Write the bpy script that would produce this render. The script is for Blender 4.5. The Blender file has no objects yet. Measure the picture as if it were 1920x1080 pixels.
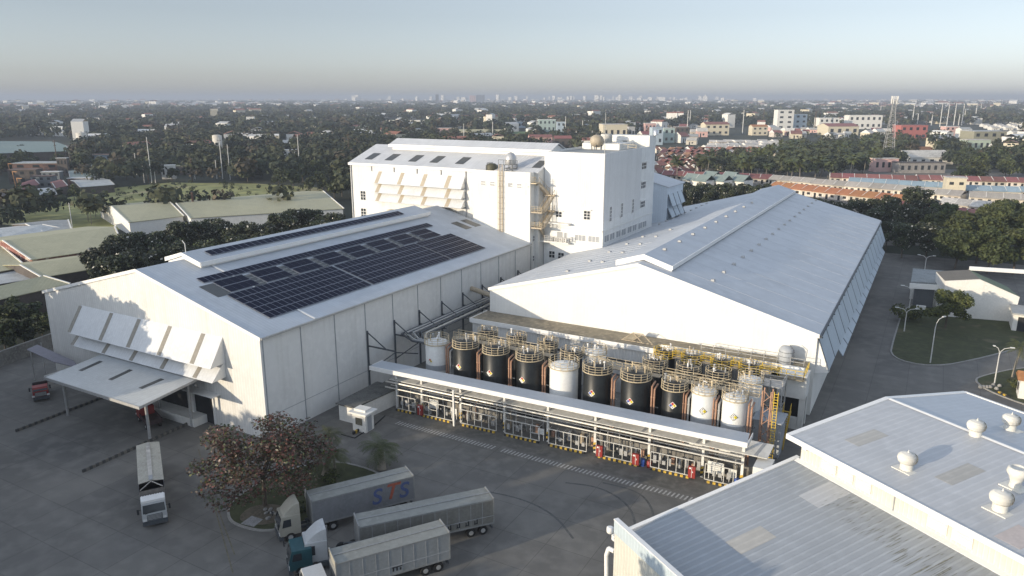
import bpy, math, random
import numpy as np
from mathutils import Vector, Matrix
S = bpy.context.scene
COL = S.collection
# ------------------------------------------------------------------ camera
F, H = 1397.0, 44.0
PITCH, HEAD = math.atan(357 / F), math.radians(29.5)
cam = bpy.data.cameras.new('camera'); co = bpy.data.objects.new('camera', cam); COL.objects.link(co)
co.location = (0, 0, H)
co.rotation_euler = (math.pi / 2 - PITCH, 0, HEAD)
cam.sensor_width = 36.0
cam.lens = 36.0 * F / 1920.0
cam.clip_start = 0.5; cam.clip_end = 80000
S.camera = co
# ------------------------------------------------------------------ world and sun
EL, AZ = math.radians(9.5), math.radians(29)      # light travels towards (sin AZ, cos AZ)
w = bpy.data.worlds.new('World'); S.world = w; w.use_nodes = True
nt = w.node_tree; nt.nodes.clear()
sky = nt.nodes.new('ShaderNodeTexSky'); sky.sky_type = 'NISHITA'; sky.sun_disc = False
sky.sun_elevation = EL; sky.sun_rotation = math.pi + AZ
sky.altitude = 60; sky.air_density = 1.0; sky.dust_density = 0.7; sky.ozone_density = 2.2
bg = nt.nodes.new('ShaderNodeBackground'); bg.inputs[1].default_value = SKY_STRENGTH = 0.15
wo = nt.nodes.new('ShaderNodeOutputWorld')
# evening sky: greyer and dimmer towards the horizon
hs = nt.nodes.new('ShaderNodeHueSaturation'); hs.inputs['Saturation'].default_value = 0.42
nt.links.new(sky.outputs[0], hs.inputs['Color'])
tcw = nt.nodes.new('ShaderNodeTexCoord'); sxw = nt.nodes.new('ShaderNodeSeparateXYZ'); nt.links.new(tcw.outputs['Generated'], sxw.inputs[0])
rw = nt.nodes.new('ShaderNodeValToRGB'); nt.links.new(sxw.outputs[2], rw.inputs[0])
ce = rw.color_ramp.elements; ce[0].position = 0.0; ce[0].color = SKY_LOW = (.58, .61, .70, 1); ce[1].position = 0.5; ce[1].color = (1.25, 1.28, 1.34, 1)
for p_, c_ in ((.04, (.60, .625, .71, 1)), (.12, (.565, .58, .635, 1)), (.22, (.85, .86, .9, 1))):
    e_ = ce.new(p_); e_.color = c_
mw = nt.nodes.new('ShaderNodeMix'); mw.data_type = 'RGBA'; mw.blend_type = 'MULTIPLY'; mw.inputs[0].default_value = 1.0
nt.links.new(hs.outputs[0], mw.inputs[6]); nt.links.new(rw.outputs[0], mw.inputs[7])
nt.links.new(mw.outputs[2], bg.inputs[0]); nt.links.new(bg.outputs[0], wo.inputs[0])
sl = bpy.data.lights.new('sun', 'SUN'); sl.energy = 2.35; sl.angle = math.radians(0.5); sl.color = (1.0, 0.855, 0.65)
so = bpy.data.objects.new('sun', sl); COL.objects.link(so)
so.rotation_euler = Vector((math.sin(AZ) * math.cos(EL), math.cos(AZ) * math.cos(EL), -math.sin(EL))).to_track_quat('-Z', 'Y').to_euler()
S.view_settings.view_transform = 'Standard'; S.view_settings.look = 'None'
S.view_settings.exposure = 1.08; S.view_settings.gamma = 1.0
# ------------------------------------------------------------------ pixel -> place helpers (survey of the photo)
_f = np.array([-math.sin(HEAD) * math.cos(PITCH), math.cos(HEAD) * math.cos(PITCH), -math.sin(PITCH)])
_r = np.array([math.cos(HEAD), math.sin(HEAD), 0.0]); _u = np.cross(_r, _f); _C = np.array([0, 0, H])
def ray(x, y): return _f + _r * (x - 960) / F - _u * (y - 540) / F
def P(x, y, z=0.0):
    r = ray(x, y); q = _C + r * ((z - H) / r[2]); return float(q[0]), float(q[1])
def onY(x, y, Y):
    r = ray(x, y); q = _C + r * (Y / r[1]); return float(q[0]), float(q[2])
def onX(x, y, X):
    r = ray(x, y); q = _C + r * (X / r[0]); return float(q[1]), float(q[2])
def pj(X, Y, Z):
    v = np.array([X, Y, Z]) - _C; d = v @ _f
    return 960 + F * (v @ _r) / d, 540 - F * (v @ _u) / d, d
def hz(X, Y, y):
    d = math.hypot(X, Y)
    lo, hi = -5.0, 400.0
    for _ in range(40):
        m = (lo + hi) / 2
        if pj(X, Y, m)[1] > y: lo = m
        else: hi = m
    return lo
def vis(X, Y, Z=0, m=40):
    a = pj(X, Y, Z); return a[2] > 1 and -m < a[0] < 1920 + m and a[1] < 1080 + 3 * m
# ------------------------------------------------------------------ materials
MATS = {}
def lin(c): return tuple(c) + (1.0,)
def M(name, col, rough=0.65, metal=0.0, var=0.12, scale=0.6, streak=0.0, rib=None, col2=None, bump=0.0, rnd=0.0, spec=0.4, grid=None, trans=0.0, patch=None):
    if name in MATS: return MATS[name]
    m = bpy.data.materials.new(name); m.use_nodes = True; MATS[name] = m
    t = m.node_tree; N = t.nodes; L = t.links; b = N['Principled BSDF']
    b.inputs['Roughness'].default_value = rough; b.inputs['Metallic'].default_value = metal
    b.inputs['Specular IOR Level'].default_value = spec
    tc = N.new('ShaderNodeTexCoord'); src = tc.outputs['Object']
    def noise(sc, det=5, vec=None, stretch=None):
        n = N.new('ShaderNodeTexNoise'); n.inputs['Scale'].default_value = sc; n.inputs['Detail'].default_value = det
        v = vec or src
        if stretch:
            mp = N.new('ShaderNodeMapping'); mp.inputs['Scale'].default_value = stretch; L.new(v, mp.inputs[0]); v = mp.outputs[0]
        L.new(v, n.inputs['Vector']); return n.outputs['Fac']
    def mix(a, bb, f, mode='MIX'):
        x = N.new('ShaderNodeMix'); x.data_type = 'RGBA'; x.blend_type = mode
        for sock, val in ((x.inputs[6], a), (x.inputs[7], bb), (x.inputs[0], f)):
            if hasattr(val, 'node'): L.new(val, sock)
            else: sock.default_value = val
        return x.outputs[2]
    def ramp(f, p0, p1, inv=False):
        r = N.new('ShaderNodeMapRange'); r.inputs[1].default_value = p0; r.inputs[2].default_value = p1
        if inv: r.inputs[3].default_value, r.inputs[4].default_value = 1, 0
        L.new(f, r.inputs[0]); return r.outputs[0]
    c = lin(col)
    dark = lin([max(0, k * (1 - var * 1.6)) for k in col]) if col2 is None else lin(col2)
    out = mix(c, dark, ramp(noise(scale), 0.35, 0.68))
    if var > 0.02:
        out = mix(out, lin([min(1, k * (1 + var)) for k in col]), ramp(noise(scale * 5.3, 3), 0.45, 0.75))
    if patch:
        out = mix(out, lin(patch[0]), ramp(noise(patch[1], 4), patch[2], patch[2] + 0.08))
    if streak:
        out = mix(out, lin([k * 0.55 for k in (col[0], col[1] * 0.96, col[2] * 0.86)]), _mul(N, L, ramp(noise(1.0, 4, None, (1.1, 1.1, 0.06)), 0.52, 0.8), streak))
    if rnd:
        oi = N.new('ShaderNodeObjectInfo'); hs = N.new('ShaderNodeHueSaturation')
        mr = N.new('ShaderNodeMapRange'); mr.inputs[3].default_value = 1 - rnd; mr.inputs[4].default_value = 1 + rnd
        L.new(oi.outputs['Random'], mr.inputs[0]); L.new(mr.outputs[0], hs.inputs['Value'])
        mh = N.new('ShaderNodeMapRange'); mh.inputs[3].default_value = 0.5 - rnd * 0.07; mh.inputs[4].default_value = 0.5 + rnd * 0.05
        wn = N.new('ShaderNodeTexWhiteNoise'); wn.noise_dimensions = '1D'; L.new(oi.outputs['Random'], wn.inputs['W'])
        L.new(wn.outputs['Value'], mh.inputs[0]); L.new(mh.outputs[0], hs.inputs['Hue'])
        L.new(out, hs.inputs['Color']); out = hs.outputs[0]
    if grid:   # slab joints every grid metres, turned by an angle
        mp = N.new('ShaderNodeMapping'); mp.inputs['Rotation'].default_value = (0, 0, grid[1]); L.new(src, mp.inputs[0])
        br = N.new('ShaderNodeTexBrick'); br.offset = 0; br.inputs['Scale'].default_value = 1.0
        br.inputs['Brick Width'].default_value = grid[0]; br.inputs['Row Height'].default_value = grid[0]
        br.inputs['Mortar Size'].default_value = 0.045; br.inputs['Mortar Smooth'].default_value = 0.4
        br.inputs['Color1'].default_value = (1, 1, 1, 1); br.inputs['Color2'].default_value = (0.84, 0.84, 0.86, 1); br.inputs['Mortar'].default_value = (0.55, 0.55, 0.55, 1)
        L.new(mp.outputs[0], br.inputs['Vector']); out = mix(out, br.outputs['Color'], 0.8, 'MULTIPLY')
    h = None
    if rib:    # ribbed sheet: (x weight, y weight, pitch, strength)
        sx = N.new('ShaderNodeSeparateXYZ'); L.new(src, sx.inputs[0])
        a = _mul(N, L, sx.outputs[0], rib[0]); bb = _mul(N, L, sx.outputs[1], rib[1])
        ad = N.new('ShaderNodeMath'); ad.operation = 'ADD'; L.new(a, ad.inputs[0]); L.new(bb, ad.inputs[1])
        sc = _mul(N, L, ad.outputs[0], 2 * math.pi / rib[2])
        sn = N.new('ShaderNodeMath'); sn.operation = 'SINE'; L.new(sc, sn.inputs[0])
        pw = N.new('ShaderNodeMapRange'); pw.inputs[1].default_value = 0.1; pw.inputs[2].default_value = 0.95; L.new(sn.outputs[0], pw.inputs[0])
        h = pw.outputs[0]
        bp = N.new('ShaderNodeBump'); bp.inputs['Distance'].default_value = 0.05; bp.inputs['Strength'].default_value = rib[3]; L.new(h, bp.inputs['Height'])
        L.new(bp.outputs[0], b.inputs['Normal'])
        out = mix(out, lin([k * 0.62 for k in col]), _mul(N, L, _inv(N, L, h), min(.5, rib[3] * .42)))  # valleys tinted darker in the colour, standing in for shade between ribs
        # sheet to sheet tone
        fl = N.new('ShaderNodeMath'); fl.operation = 'FLOOR'; L.new(_mul(N, L, ad.outputs[0], 1 / (rib[2] * 4)), fl.inputs[0])
        wn = N.new('ShaderNodeTexWhiteNoise'); wn.noise_dimensions = '1D'; L.new(fl.outputs[0], wn.inputs['W'])
        out = mix(out, (0.5, 0.5, 0.5, 1), _mul(N, L, wn.outputs['Value'], 0.10), 'MULTIPLY')
    elif bump:
        bp = N.new('ShaderNodeBump'); bp.inputs['Distance'].default_value = 0.1; bp.inputs['Strength'].default_value = bump
        L.new(noise(scale * 8, 4), bp.inputs['Height']); L.new(bp.outputs[0], b.inputs['Normal'])
    L.new(out, b.inputs['Base Color'])
    if trans:
        tb = N.new('ShaderNodeBsdfTranslucent'); L.new(out, tb.inputs[0]); ms = N.new('ShaderNodeMixShader'); ms.inputs[0].default_value = trans
        L.new(b.outputs[0], ms.inputs[1]); L.new(tb.outputs[0], ms.inputs[2]); L.new(ms.outputs[0], N['Material Output'].inputs[0])
    return m
def _inv(N, L, s):
    m = N.new('ShaderNodeMath'); m.operation = 'SUBTRACT'; m.inputs[0].default_value = 1.0; L.new(s, m.inputs[1]); return m.outputs[0]
def _mul(N, L, s, k):
    m = N.new('ShaderNodeMath'); m.operation = 'MULTIPLY'; L.new(s, m.inputs[0]); m.inputs[1].default_value = k; return m.outputs[0]
# walls and roofs
WALL = M('white_wall', (0.72, 0.71, 0.67), 0.7, var=0.05, scale=0.25, streak=0.35)
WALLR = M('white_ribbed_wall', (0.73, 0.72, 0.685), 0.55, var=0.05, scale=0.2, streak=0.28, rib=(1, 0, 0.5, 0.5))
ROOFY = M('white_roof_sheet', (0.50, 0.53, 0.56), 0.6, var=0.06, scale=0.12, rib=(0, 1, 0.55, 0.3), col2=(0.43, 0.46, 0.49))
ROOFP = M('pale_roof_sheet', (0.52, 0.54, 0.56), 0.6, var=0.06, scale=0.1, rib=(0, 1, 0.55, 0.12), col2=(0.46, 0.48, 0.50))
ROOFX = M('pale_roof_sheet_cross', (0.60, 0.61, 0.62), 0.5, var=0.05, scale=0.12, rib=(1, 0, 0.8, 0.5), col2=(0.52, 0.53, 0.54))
TRIM = M('white_trim', (0.78, 0.77, 0.74), 0.5, var=0.03)
SEAM = M('grey_joint', (0.32, 0.33, 0.34), 0.7, var=0.1)
LOUV = M('translucent_strip', (0.25, 0.23, 0.19), 0.5, var=0.15, scale=2)
SKYL = M('skylight_sheet', (0.06, 0.065, 0.065), 0.4, var=0.12, scale=1.5)
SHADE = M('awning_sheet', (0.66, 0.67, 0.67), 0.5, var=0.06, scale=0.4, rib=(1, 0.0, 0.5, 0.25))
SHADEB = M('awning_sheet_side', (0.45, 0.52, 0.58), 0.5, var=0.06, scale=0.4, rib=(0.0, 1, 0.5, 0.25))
GLASS = M('window_glass', (0.035, 0.04, 0.045), 0.12, var=0.1, spec=0.6)
FROST = M('pale_window', (0.34, 0.35, 0.36), 0.3, var=0.05)
DARK = M('dark_opening', (0.02, 0.022, 0.025), 0.8, var=0.1)
STEEL = M('galvanised_steel', (0.42, 0.42, 0.41), 0.5, 0.3, var=0.1)
DSTEEL = M('dark_steel', (0.09, 0.10, 0.11), 0.55, 0.3, var=0.15)
BEIGE = M('beige_painted_steel', (0.46, 0.38, 0.27), 0.6, var=0.15, scale=2)
CREAM = M('cream_railing', (0.56, 0.465, 0.31), 0.5, var=0.1, scale=3)
YEL = M('yellow_railing', (0.70, 0.48, 0.05), 0.5, var=0.12, scale=3)
COPPER = M('rusty_pipe_cladding', (0.42, 0.25, 0.17), 0.55, 0.2, var=0.15, scale=2)
BLACK = M('black_tank_paint', (0.012, 0.014, 0.014), 0.42, var=0.3, scale=0.8, spec=0.35)
TANKW = M('white_tank_paint', (0.70, 0.70, 0.67), 0.45, var=0.05, scale=0.5, streak=0.15)
TANKG = M('grey_tank_band', (0.36, 0.38, 0.40), 0.5, var=0.06)
PANEL = M('solar_glass', (0.006, 0.009, 0.026), 0.45, var=0.15, scale=0.2, spec=0.04)
PFRAME = M('panel_frame', (0.24, 0.26, 0.31), 0.4, 0.5, var=0.05)
CONC = M('yard_concrete', (0.165, 0.158, 0.142), 0.85, var=0.2, scale=0.09, col2=(0.12, 0.116, 0.106), bump=0.25, grid=(5.0, 0.0), patch=((0.185, 0.176, 0.158), 0.05, 0.58))
CONCW = M('pavement_concrete', (0.24, 0.235, 0.22), 0.85, var=0.12, scale=0.4, bump=0.2)
DECKM = M('stained_deck_concrete', (0.27, 0.235, 0.17), 0.9, var=0.3, scale=0.3, col2=(0.17, 0.145, 0.11))
KERBM = M('kerb_concrete', (0.3, 0.29, 0.27), 0.85, var=0.15, scale=1)
GRASS = M('mown_grass', (0.055, 0.062, 0.026), 0.95, var=0.25, scale=0.15, col2=(0.04, 0.046, 0.02), bump=0.5, patch=((0.10, 0.09, 0.05), 0.2, 0.6))
FIELD = M('rough_meadow', (0.32, 0.31, 0.12), 0.95, var=0.3, scale=0.03, col2=(0.17, 0.18, 0.07), bump=0.6, patch=((0.38, 0.33, 0.18), 0.05, 0.58))
LAND = M('scrub_land', (0.03, 0.036, 0.022), 0.95, var=0.35, scale=0.006, col2=(0.02, 0.026, 0.016), patch=((0.055, 0.05, 0.035), 0.01, 0.64))
SOIL = M('dry_soil', (0.13, 0.11, 0.08), 0.95, var=0.25, scale=0.8)
WPAINT = M('white_road_paint', (0.42, 0.41, 0.39), 0.7, var=0.25, scale=3)
YPAINT = M('faded_yellow_paint', (0.15, 0.135, 0.095), 0.75, var=0.3, scale=2)
BARK = M('bark', (0.11, 0.09, 0.07), 0.9, var=0.25, scale=3)
BARKP = M('pale_bark', (0.28, 0.25, 0.20), 0.9, var=0.2, scale=3)
LEAF = M('leaves', (0.06, 0.075, 0.026), 0.7, var=0.35, scale=0.35, col2=(0.02, 0.03, 0.012), rnd=0.35, trans=0.15)
LEAFD = M('dark_leaves', (0.034, 0.044, 0.02), 0.65, var=0.35, scale=0.35, col2=(0.011, 0.016, 0.008), rnd=0.3)
LEAFY = M('yellowish_leaves', (0.12, 0.135, 0.035), 0.6, var=0.3, scale=0.5, col2=(0.06, 0.08, 0.025), rnd=0.25, trans=0.3)
LEAFR = M('reddish_leaves', (0.10, 0.06, 0.045), 0.45, var=0.5, scale=2.2, col2=(0.045, 0.05, 0.03), trans=0.2)
LEAFP = M('palm_fronds', (0.085, 0.10, 0.034), 0.6, var=0.3, scale=1.0, rnd=0.3, trans=0.1)
FLOWER = M('white_blossom', (0.5, 0.48, 0.42), 0.7, var=0.1)
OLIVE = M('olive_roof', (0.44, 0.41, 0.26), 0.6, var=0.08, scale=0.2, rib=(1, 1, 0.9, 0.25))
TAN = M('tan_roof', (0.40, 0.36, 0.31), 0.7, var=0.15, scale=0.5, rnd=0.15)
ORANGE = M('orange_roof', (0.42, 0.18, 0.075), 0.7, var=0.15, scale=0.5, rnd=0.12)
REDR = M('red_roof', (0.24, 0.095, 0.08), 0.7, var=0.15, scale=0.5, rnd=0.2)
RUST = M('rusty_roof', (0.25, 0.12, 0.08), 0.8, var=0.3, scale=0.3, rnd=0.35)
BLUER = M('blue_roof', (0.29, 0.38, 0.43), 0.6, var=0.12, scale=0.4, rnd=0.12)
GREYR = M('grey_roof', (0.40, 0.41, 0.40), 0.7, var=0.15, scale=0.3, rnd=0.25)
PALER = M('pale_house_roof', (0.52, 0.49, 0.44), 0.75, var=0.2, scale=0.2, rnd=0.2)
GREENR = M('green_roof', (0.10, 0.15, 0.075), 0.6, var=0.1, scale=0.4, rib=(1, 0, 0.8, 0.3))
TEALR = M('teal_roof', (0.22, 0.27, 0.25), 0.6, var=0.15)
HWALL = M('house_plaster', (0.60, 0.55, 0.47), 0.8, var=0.1, scale=0.4, rnd=0.25)
HPINK = M('pink_plaster', (0.62, 0.40, 0.36), 0.8, var=0.08)
HRED = M('red_plaster', (0.42, 0.14, 0.12), 0.8, var=0.08)
HBLUE = M('blue_plaster', (0.42, 0.50, 0.56), 0.8, var=0.08)
HTEAL = M('teal_plaster', (0.38, 0.47, 0.44), 0.8, var=0.08)
HYEL = M('yellow_plaster', (0.60, 0.54, 0.41), 0.8, var=0.08)
HWHITE = M('white_plaster', (0.74, 0.72, 0.67), 0.8, var=0.06)
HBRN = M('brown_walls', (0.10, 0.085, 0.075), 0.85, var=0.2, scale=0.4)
REDP = M('red_paint', (0.26, 0.03, 0.025), 0.45, var=0.08)
BLUEP = M('blue_paint', (0.04, 0.10, 0.38), 0.5, var=0.08)
TEALP = M('teal_cab_paint', (0.02, 0.075, 0.09), 0.35, var=0.08)
CABW = M('cab_white_paint', (0.45, 0.46, 0.46), 0.35, var=0.05)
CABC = M('cab_cream_paint', (0.36, 0.34, 0.28), 0.4, var=0.06)
TRAIL = M('trailer_aluminium', (0.22, 0.225, 0.235), 0.5, 0.2, var=0.1, scale=0.6, streak=0.3)
TRAILR = M('trailer_roof_sheet', (0.24, 0.245, 0.225), 0.6, 0.1, var=0.12, scale=0.4)
TYRE = M('tyre_rubber', (0.015, 0.015, 0.015), 0.85, var=0.2)
LAMPH = M('lamp_housing', (0.6, 0.6, 0.58), 0.4, var=0.05)
POLEM = M('concrete_pole', (0.58, 0.57, 0.54), 0.8, var=0.1)
POLEB = M('brown_pole', (0.10, 0.07, 0.05), 0.8, var=0.2)
VENTM = M('vent_paint', (0.66, 0.64, 0.58), 0.5, var=0.05)
HAZR, HAZB, HAZY, HAZW = M('diamond_red', (0.55, 0.06, 0.03), 0.5), M('diamond_blue', (0.08, 0.14, 0.5), 0.5), M('diamond_yellow', (0.75, 0.6, 0.03), 0.5), M('diamond_white', (0.75, 0.75, 0.72), 0.5)
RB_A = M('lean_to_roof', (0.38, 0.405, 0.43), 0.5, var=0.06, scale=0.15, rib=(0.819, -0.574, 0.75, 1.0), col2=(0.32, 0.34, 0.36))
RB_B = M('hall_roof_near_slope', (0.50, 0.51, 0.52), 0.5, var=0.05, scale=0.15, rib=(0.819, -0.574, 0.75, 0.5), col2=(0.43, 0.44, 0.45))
# ------------------------------------------------------------------ mesh builder
class MB:
    def __init__(s): s.v = []; s.f = []; s.m = []; s.mats = []; s.cur = 0; s.sm = []; s.g = []
    def mat(s, m):
        if m not in s.mats: s.mats.append(m)
        s.cur = s.mats.index(m); return s
    def face(s, pts, smooth=False):
        i = len(s.v); s.v += [tuple(p) for p in pts]; s.f.append(tuple(range(i, i + len(pts)))); s.m.append(s.cur); s.sm.append(smooth)
    def idx(s, pts, faces, smooth=False):
        i = len(s.v); s.v += [tuple(p) for p in pts]
        s.g.append((len(s.f), i))
        for f in faces: s.f.append(tuple(i + k for k in f)); s.m.append(s.cur); s.sm.append(smooth)
    def box(s, x0, x1, y0, y1, z0, z1):
        s.idx([(x0, y0, z0), (x1, y0, z0), (x1, y1, z0), (x0, y1, z0), (x0, y0, z1), (x1, y0, z1), (x1, y1, z1), (x0, y1, z1)],
              [(0, 3, 2, 1), (4, 5, 6, 7), (0, 1, 5, 4), (1, 2, 6, 5), (2, 3, 7, 6), (3, 0, 4, 7)])
        return s
    def hexa(s, b, t):   # bottom 4 pts, top 4 pts
        s.idx(list(b) + list(t), [(0, 3, 2, 1), (4, 5, 6, 7), (0, 1, 5, 4), (1, 2, 6, 5), (2, 3, 7, 6), (3, 0, 4, 7)]); return s
    def slab(s, pts, th):  # flat polygon given by its TOP points, thickness down
        n = len(pts); lo = [(p[0], p[1], p[2] - th) for p in pts]
        s.idx(list(pts) + lo, [tuple(range(n)), tuple(range(2 * n - 1, n - 1, -1))] + [(i, i + n, (i + 1) % n + n, (i + 1) % n) for i in range(n)]); return s
    def thick(s, pts, th):  # polygon thickened against its normal
        a, b, c = Vector(pts[0]), Vector(pts[1]), Vector(pts[2]); n = (b - a).cross(c - a).normalized() * th
        k = len(pts); lo = [tuple(Vector(p) - n) for p in pts]
        s.idx(list(pts) + lo, [tuple(range(k)), tuple(range(2 * k - 1, k - 1, -1))] + [(i, i + k, (i + 1) % k + k, (i + 1) % k) for i in range(k)]); return s
    def extr(s, poly, axis, a, b):  # 2D poly extruded along axis 'x' or 'y' (poly=(other,z))
        f = (lambda t, q: (t, q[0], q[1])) if axis == 'x' else (lambda t, q: (q[0], t, q[1]))
        n = len(poly); s.idx([f(a, q) for q in poly] + [f(b, q) for q in poly],
              [tuple(range(n)), tuple(range(2 * n - 1, n - 1, -1))] + [(i, i + n, (i + 1) % n + n, (i + 1) % n) for i in range(n)]); return s
    def tube(s, p0, p1, r, seg=6, r2=None, cap=True, smooth=True):
        p0, p1 = Vector(p0), Vector(p1); d = p1 - p0
        if d.length < 1e-6: return s
        d.normalize(); a = d.orthogonal().normalized(); b = d.cross(a); r2 = r if r2 is None else r2
        ring = lambda c, rr: [tuple(c + (a * math.cos(2 * math.pi * k / seg) + b * math.sin(2 * math.pi * k / seg)) * rr) for k in range(seg)]
        s.idx(ring(p0, r) + ring(p1, r2), [(k, (k + 1) % seg, seg + (k + 1) % seg, seg + k) for k in range(seg)], smooth)
        if cap: s.idx(ring(p0, r), [tuple(range(seg - 1, -1, -1))]); s.idx(ring(p1, r2), [tuple(range(seg))])
        return s
    def path(s, pts, r, seg=6):
        for a, b in zip(pts, pts[1:]): s.tube(a, b, r, seg)
        return s
    def bar(s, p0, p1, w, h=None):   # square bar
        p0, p1 = Vector(p0), Vector(p1); d = (p1 - p0).normalized(); up = Vector((0, 0, 1)) if abs(d.z) < 0.95 else Vector((0, 1, 0))
        a = d.cross(up).normalized() * w / 2; b = a.cross(d).normalized() * (h or w) / 2
        q = [(-a - b), (a - b), (a + b), (-a + b)]
        s.hexa([tuple(p0 + k) for k in q], [tuple(p1 + k) for k in q]); return s
    def lathe(s, c, prof, seg=20, smooth=True):
        pts = [(c[0] + r * math.cos(2 * math.pi * k / seg), c[1] + r * math.sin(2 * math.pi * k / seg), c[2] + z) for r, z in prof for k in range(seg)]
        fs = [(j * seg + k, j * seg + (k + 1) % seg, (j + 1) * seg + (k + 1) % seg, (j + 1) * seg + k) for j in range(len(prof) - 1) for k in range(seg)]
        s.idx(pts, fs, smooth)
        if prof[-1][0] > 0.01: s.idx(pts[-seg:], [tuple(range(seg))])
        return s
    def ring(s, c, R, r, seg=24, a0=0, a1=2 * math.pi, t=5):
        P0 = [Vector((c[0] + R * math.cos(a0 + (a1 - a0) * k / seg), c[1] + R * math.sin(a0 + (a1 - a0) * k / seg), c[2])) for k in range(seg + 1)]
        for a, b in zip(P0, P0[1:]): s.tube(a, b, r, t, cap=False)
        return s
    def each(s, name, mat=None, parent=None, world=True):
        """every piece added so far becomes an object of its own"""
        out = []; ends = s.g[1:] + [(len(s.f), len(s.v))]
        for (f0, v0), (f1, v1) in zip(s.g, ends):
            q = MB(); q.v = s.v[v0:v1]; q.f = [tuple(k - v0 for k in f) for f in s.f[f0:f1]]; q.sm = s.sm[f0:f1]; q.m = [0] * (f1 - f0)
            out.append(q.build(name, s.mats[s.m[f0]] if s.mats else mat, parent, world))
        return out
    def build(s, name, mat=None, parent=None, world=True):
        me = bpy.data.meshes.new(name)
        off = parent.location if (parent is not None and world) else Vector((0, 0, 0))
        rootp = parent
        if parent is not None and world and parent.parent is not None: off = parent.parent.location + parent.location
        vs = [(a - off.x, b - off.y, c - off.z) for a, b, c in s.v] if off.length > 0 else s.v
        me.from_pydata(vs, [], s.f)
        for m in (s.mats or [mat]): me.materials.append(m)
        if s.mats: me.polygons.foreach_set('material_index', s.m)
        me.polygons.foreach_set('use_smooth', s.sm)
        me.validate(); me.update()
        o = bpy.data.objects.new(name, me); COL.objects.link(o)
        if parent is not None: o.parent = parent
        return o
def bx(*a, m=None):
    return MB().box(*a)
def thing(name, label, cat, loc=(0, 0, 0), rz=0.0, group=None):
    o = bpy.data.objects.new(name, None); o.empty_display_size = 0.3; COL.objects.link(o)
    o.location = loc; o.rotation_euler = (0, 0, rz); o['label'] = label; o['category'] = cat
    if group: o['group'] = group
    return o
def tag(o, label, cat, group=None):
    o['label'] = label; o['category'] = cat
    if group: o['group'] = group
    return o
def struct(mb, name, mat=None, kind='structure'):
    o = mb.build(name, mat); o['kind'] = kind; return o
KIDS = {}
def dup(root, loc, rz=0.0, label=None, group=None, scale=1.0, name=None):
    if root.name not in KIDS:
        KIDS[root.name] = [(c, [g for g in bpy.data.objects if g.parent == c]) for c in bpy.data.objects if c.parent == root]
    r = root.copy(); COL.objects.link(r); r.location = loc; r.rotation_euler = (0, 0, rz); r.scale = (scale,) * 3 if not isinstance(scale, tuple) else scale
    if label: r['label'] = label
    if group: r['group'] = group
    for c, gs in KIDS[root.name]:
        k = c.copy(); COL.objects.link(k); k.parent = r
        for g in gs:
            d = g.copy(); COL.objects.link(d); d.parent = k
    return r
ONES = ['', 'first', 'second', 'third', 'fourth', 'fifth', 'sixth', 'seventh', 'eighth', 'ninth', 'tenth', 'eleventh', 'twelfth', 'thirteenth', 'fourteenth', 'fifteenth', 'sixteenth', 'seventeenth', 'eighteenth', 'nineteenth']
TENS = ['', '', 'twent', 'thirt', 'fort', 'fift', 'sixt', 'sevent', 'eight', 'ninet']
def ordinal(n):
    if n >= 100: return 'hundred-and-' + ordinal(n - 100) if n % 100 else 'hundredth'
    if n < 20: return ONES[n]
    return TENS[n // 10] + ('ieth' if n % 10 == 0 else 'y-' + ONES[n % 10])
def number(objs, desc, key=None):
    """labels: the nth from the left of the <desc>"""
    objs = sorted(objs, key=key or (lambda o: pj(*o.location)[0]))
    n = len(objs)
    if len(desc.split()) > 10: print('LONG', desc)
    for i, o in enumerate(objs):
        w_ = 'leftmost' if i == 0 else 'rightmost' if i == n - 1 else ordinal(i + 1) + ' from the left'
        o['label'] = w_ + ' of the ' + desc
R = random.Random(7)
# ================================================================== SETTING: ground, yard, roads, lawns
def sheet(name, pts, z, mat):
    mb = MB(); mb.mat(mat); mb.face([(x, y, z) for x, y in pts]); return struct(mb, name, mat)
g = MB(); n = 24; E_ = 34000
g.face([(-E_, -E_, -0.06), (E_, -E_, -0.06), (E_, E_, -0.06), (-E_, E_, -0.06)])
struct(g, 'ground', LAND)
YARD = [(-160, -70), (70, -70), (70, 118), (24, 133), (24, 240), (-70, 240), (-126, 150), (-138, 66)]
sheet('yard', YARD, 0.0, CONC)
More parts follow.
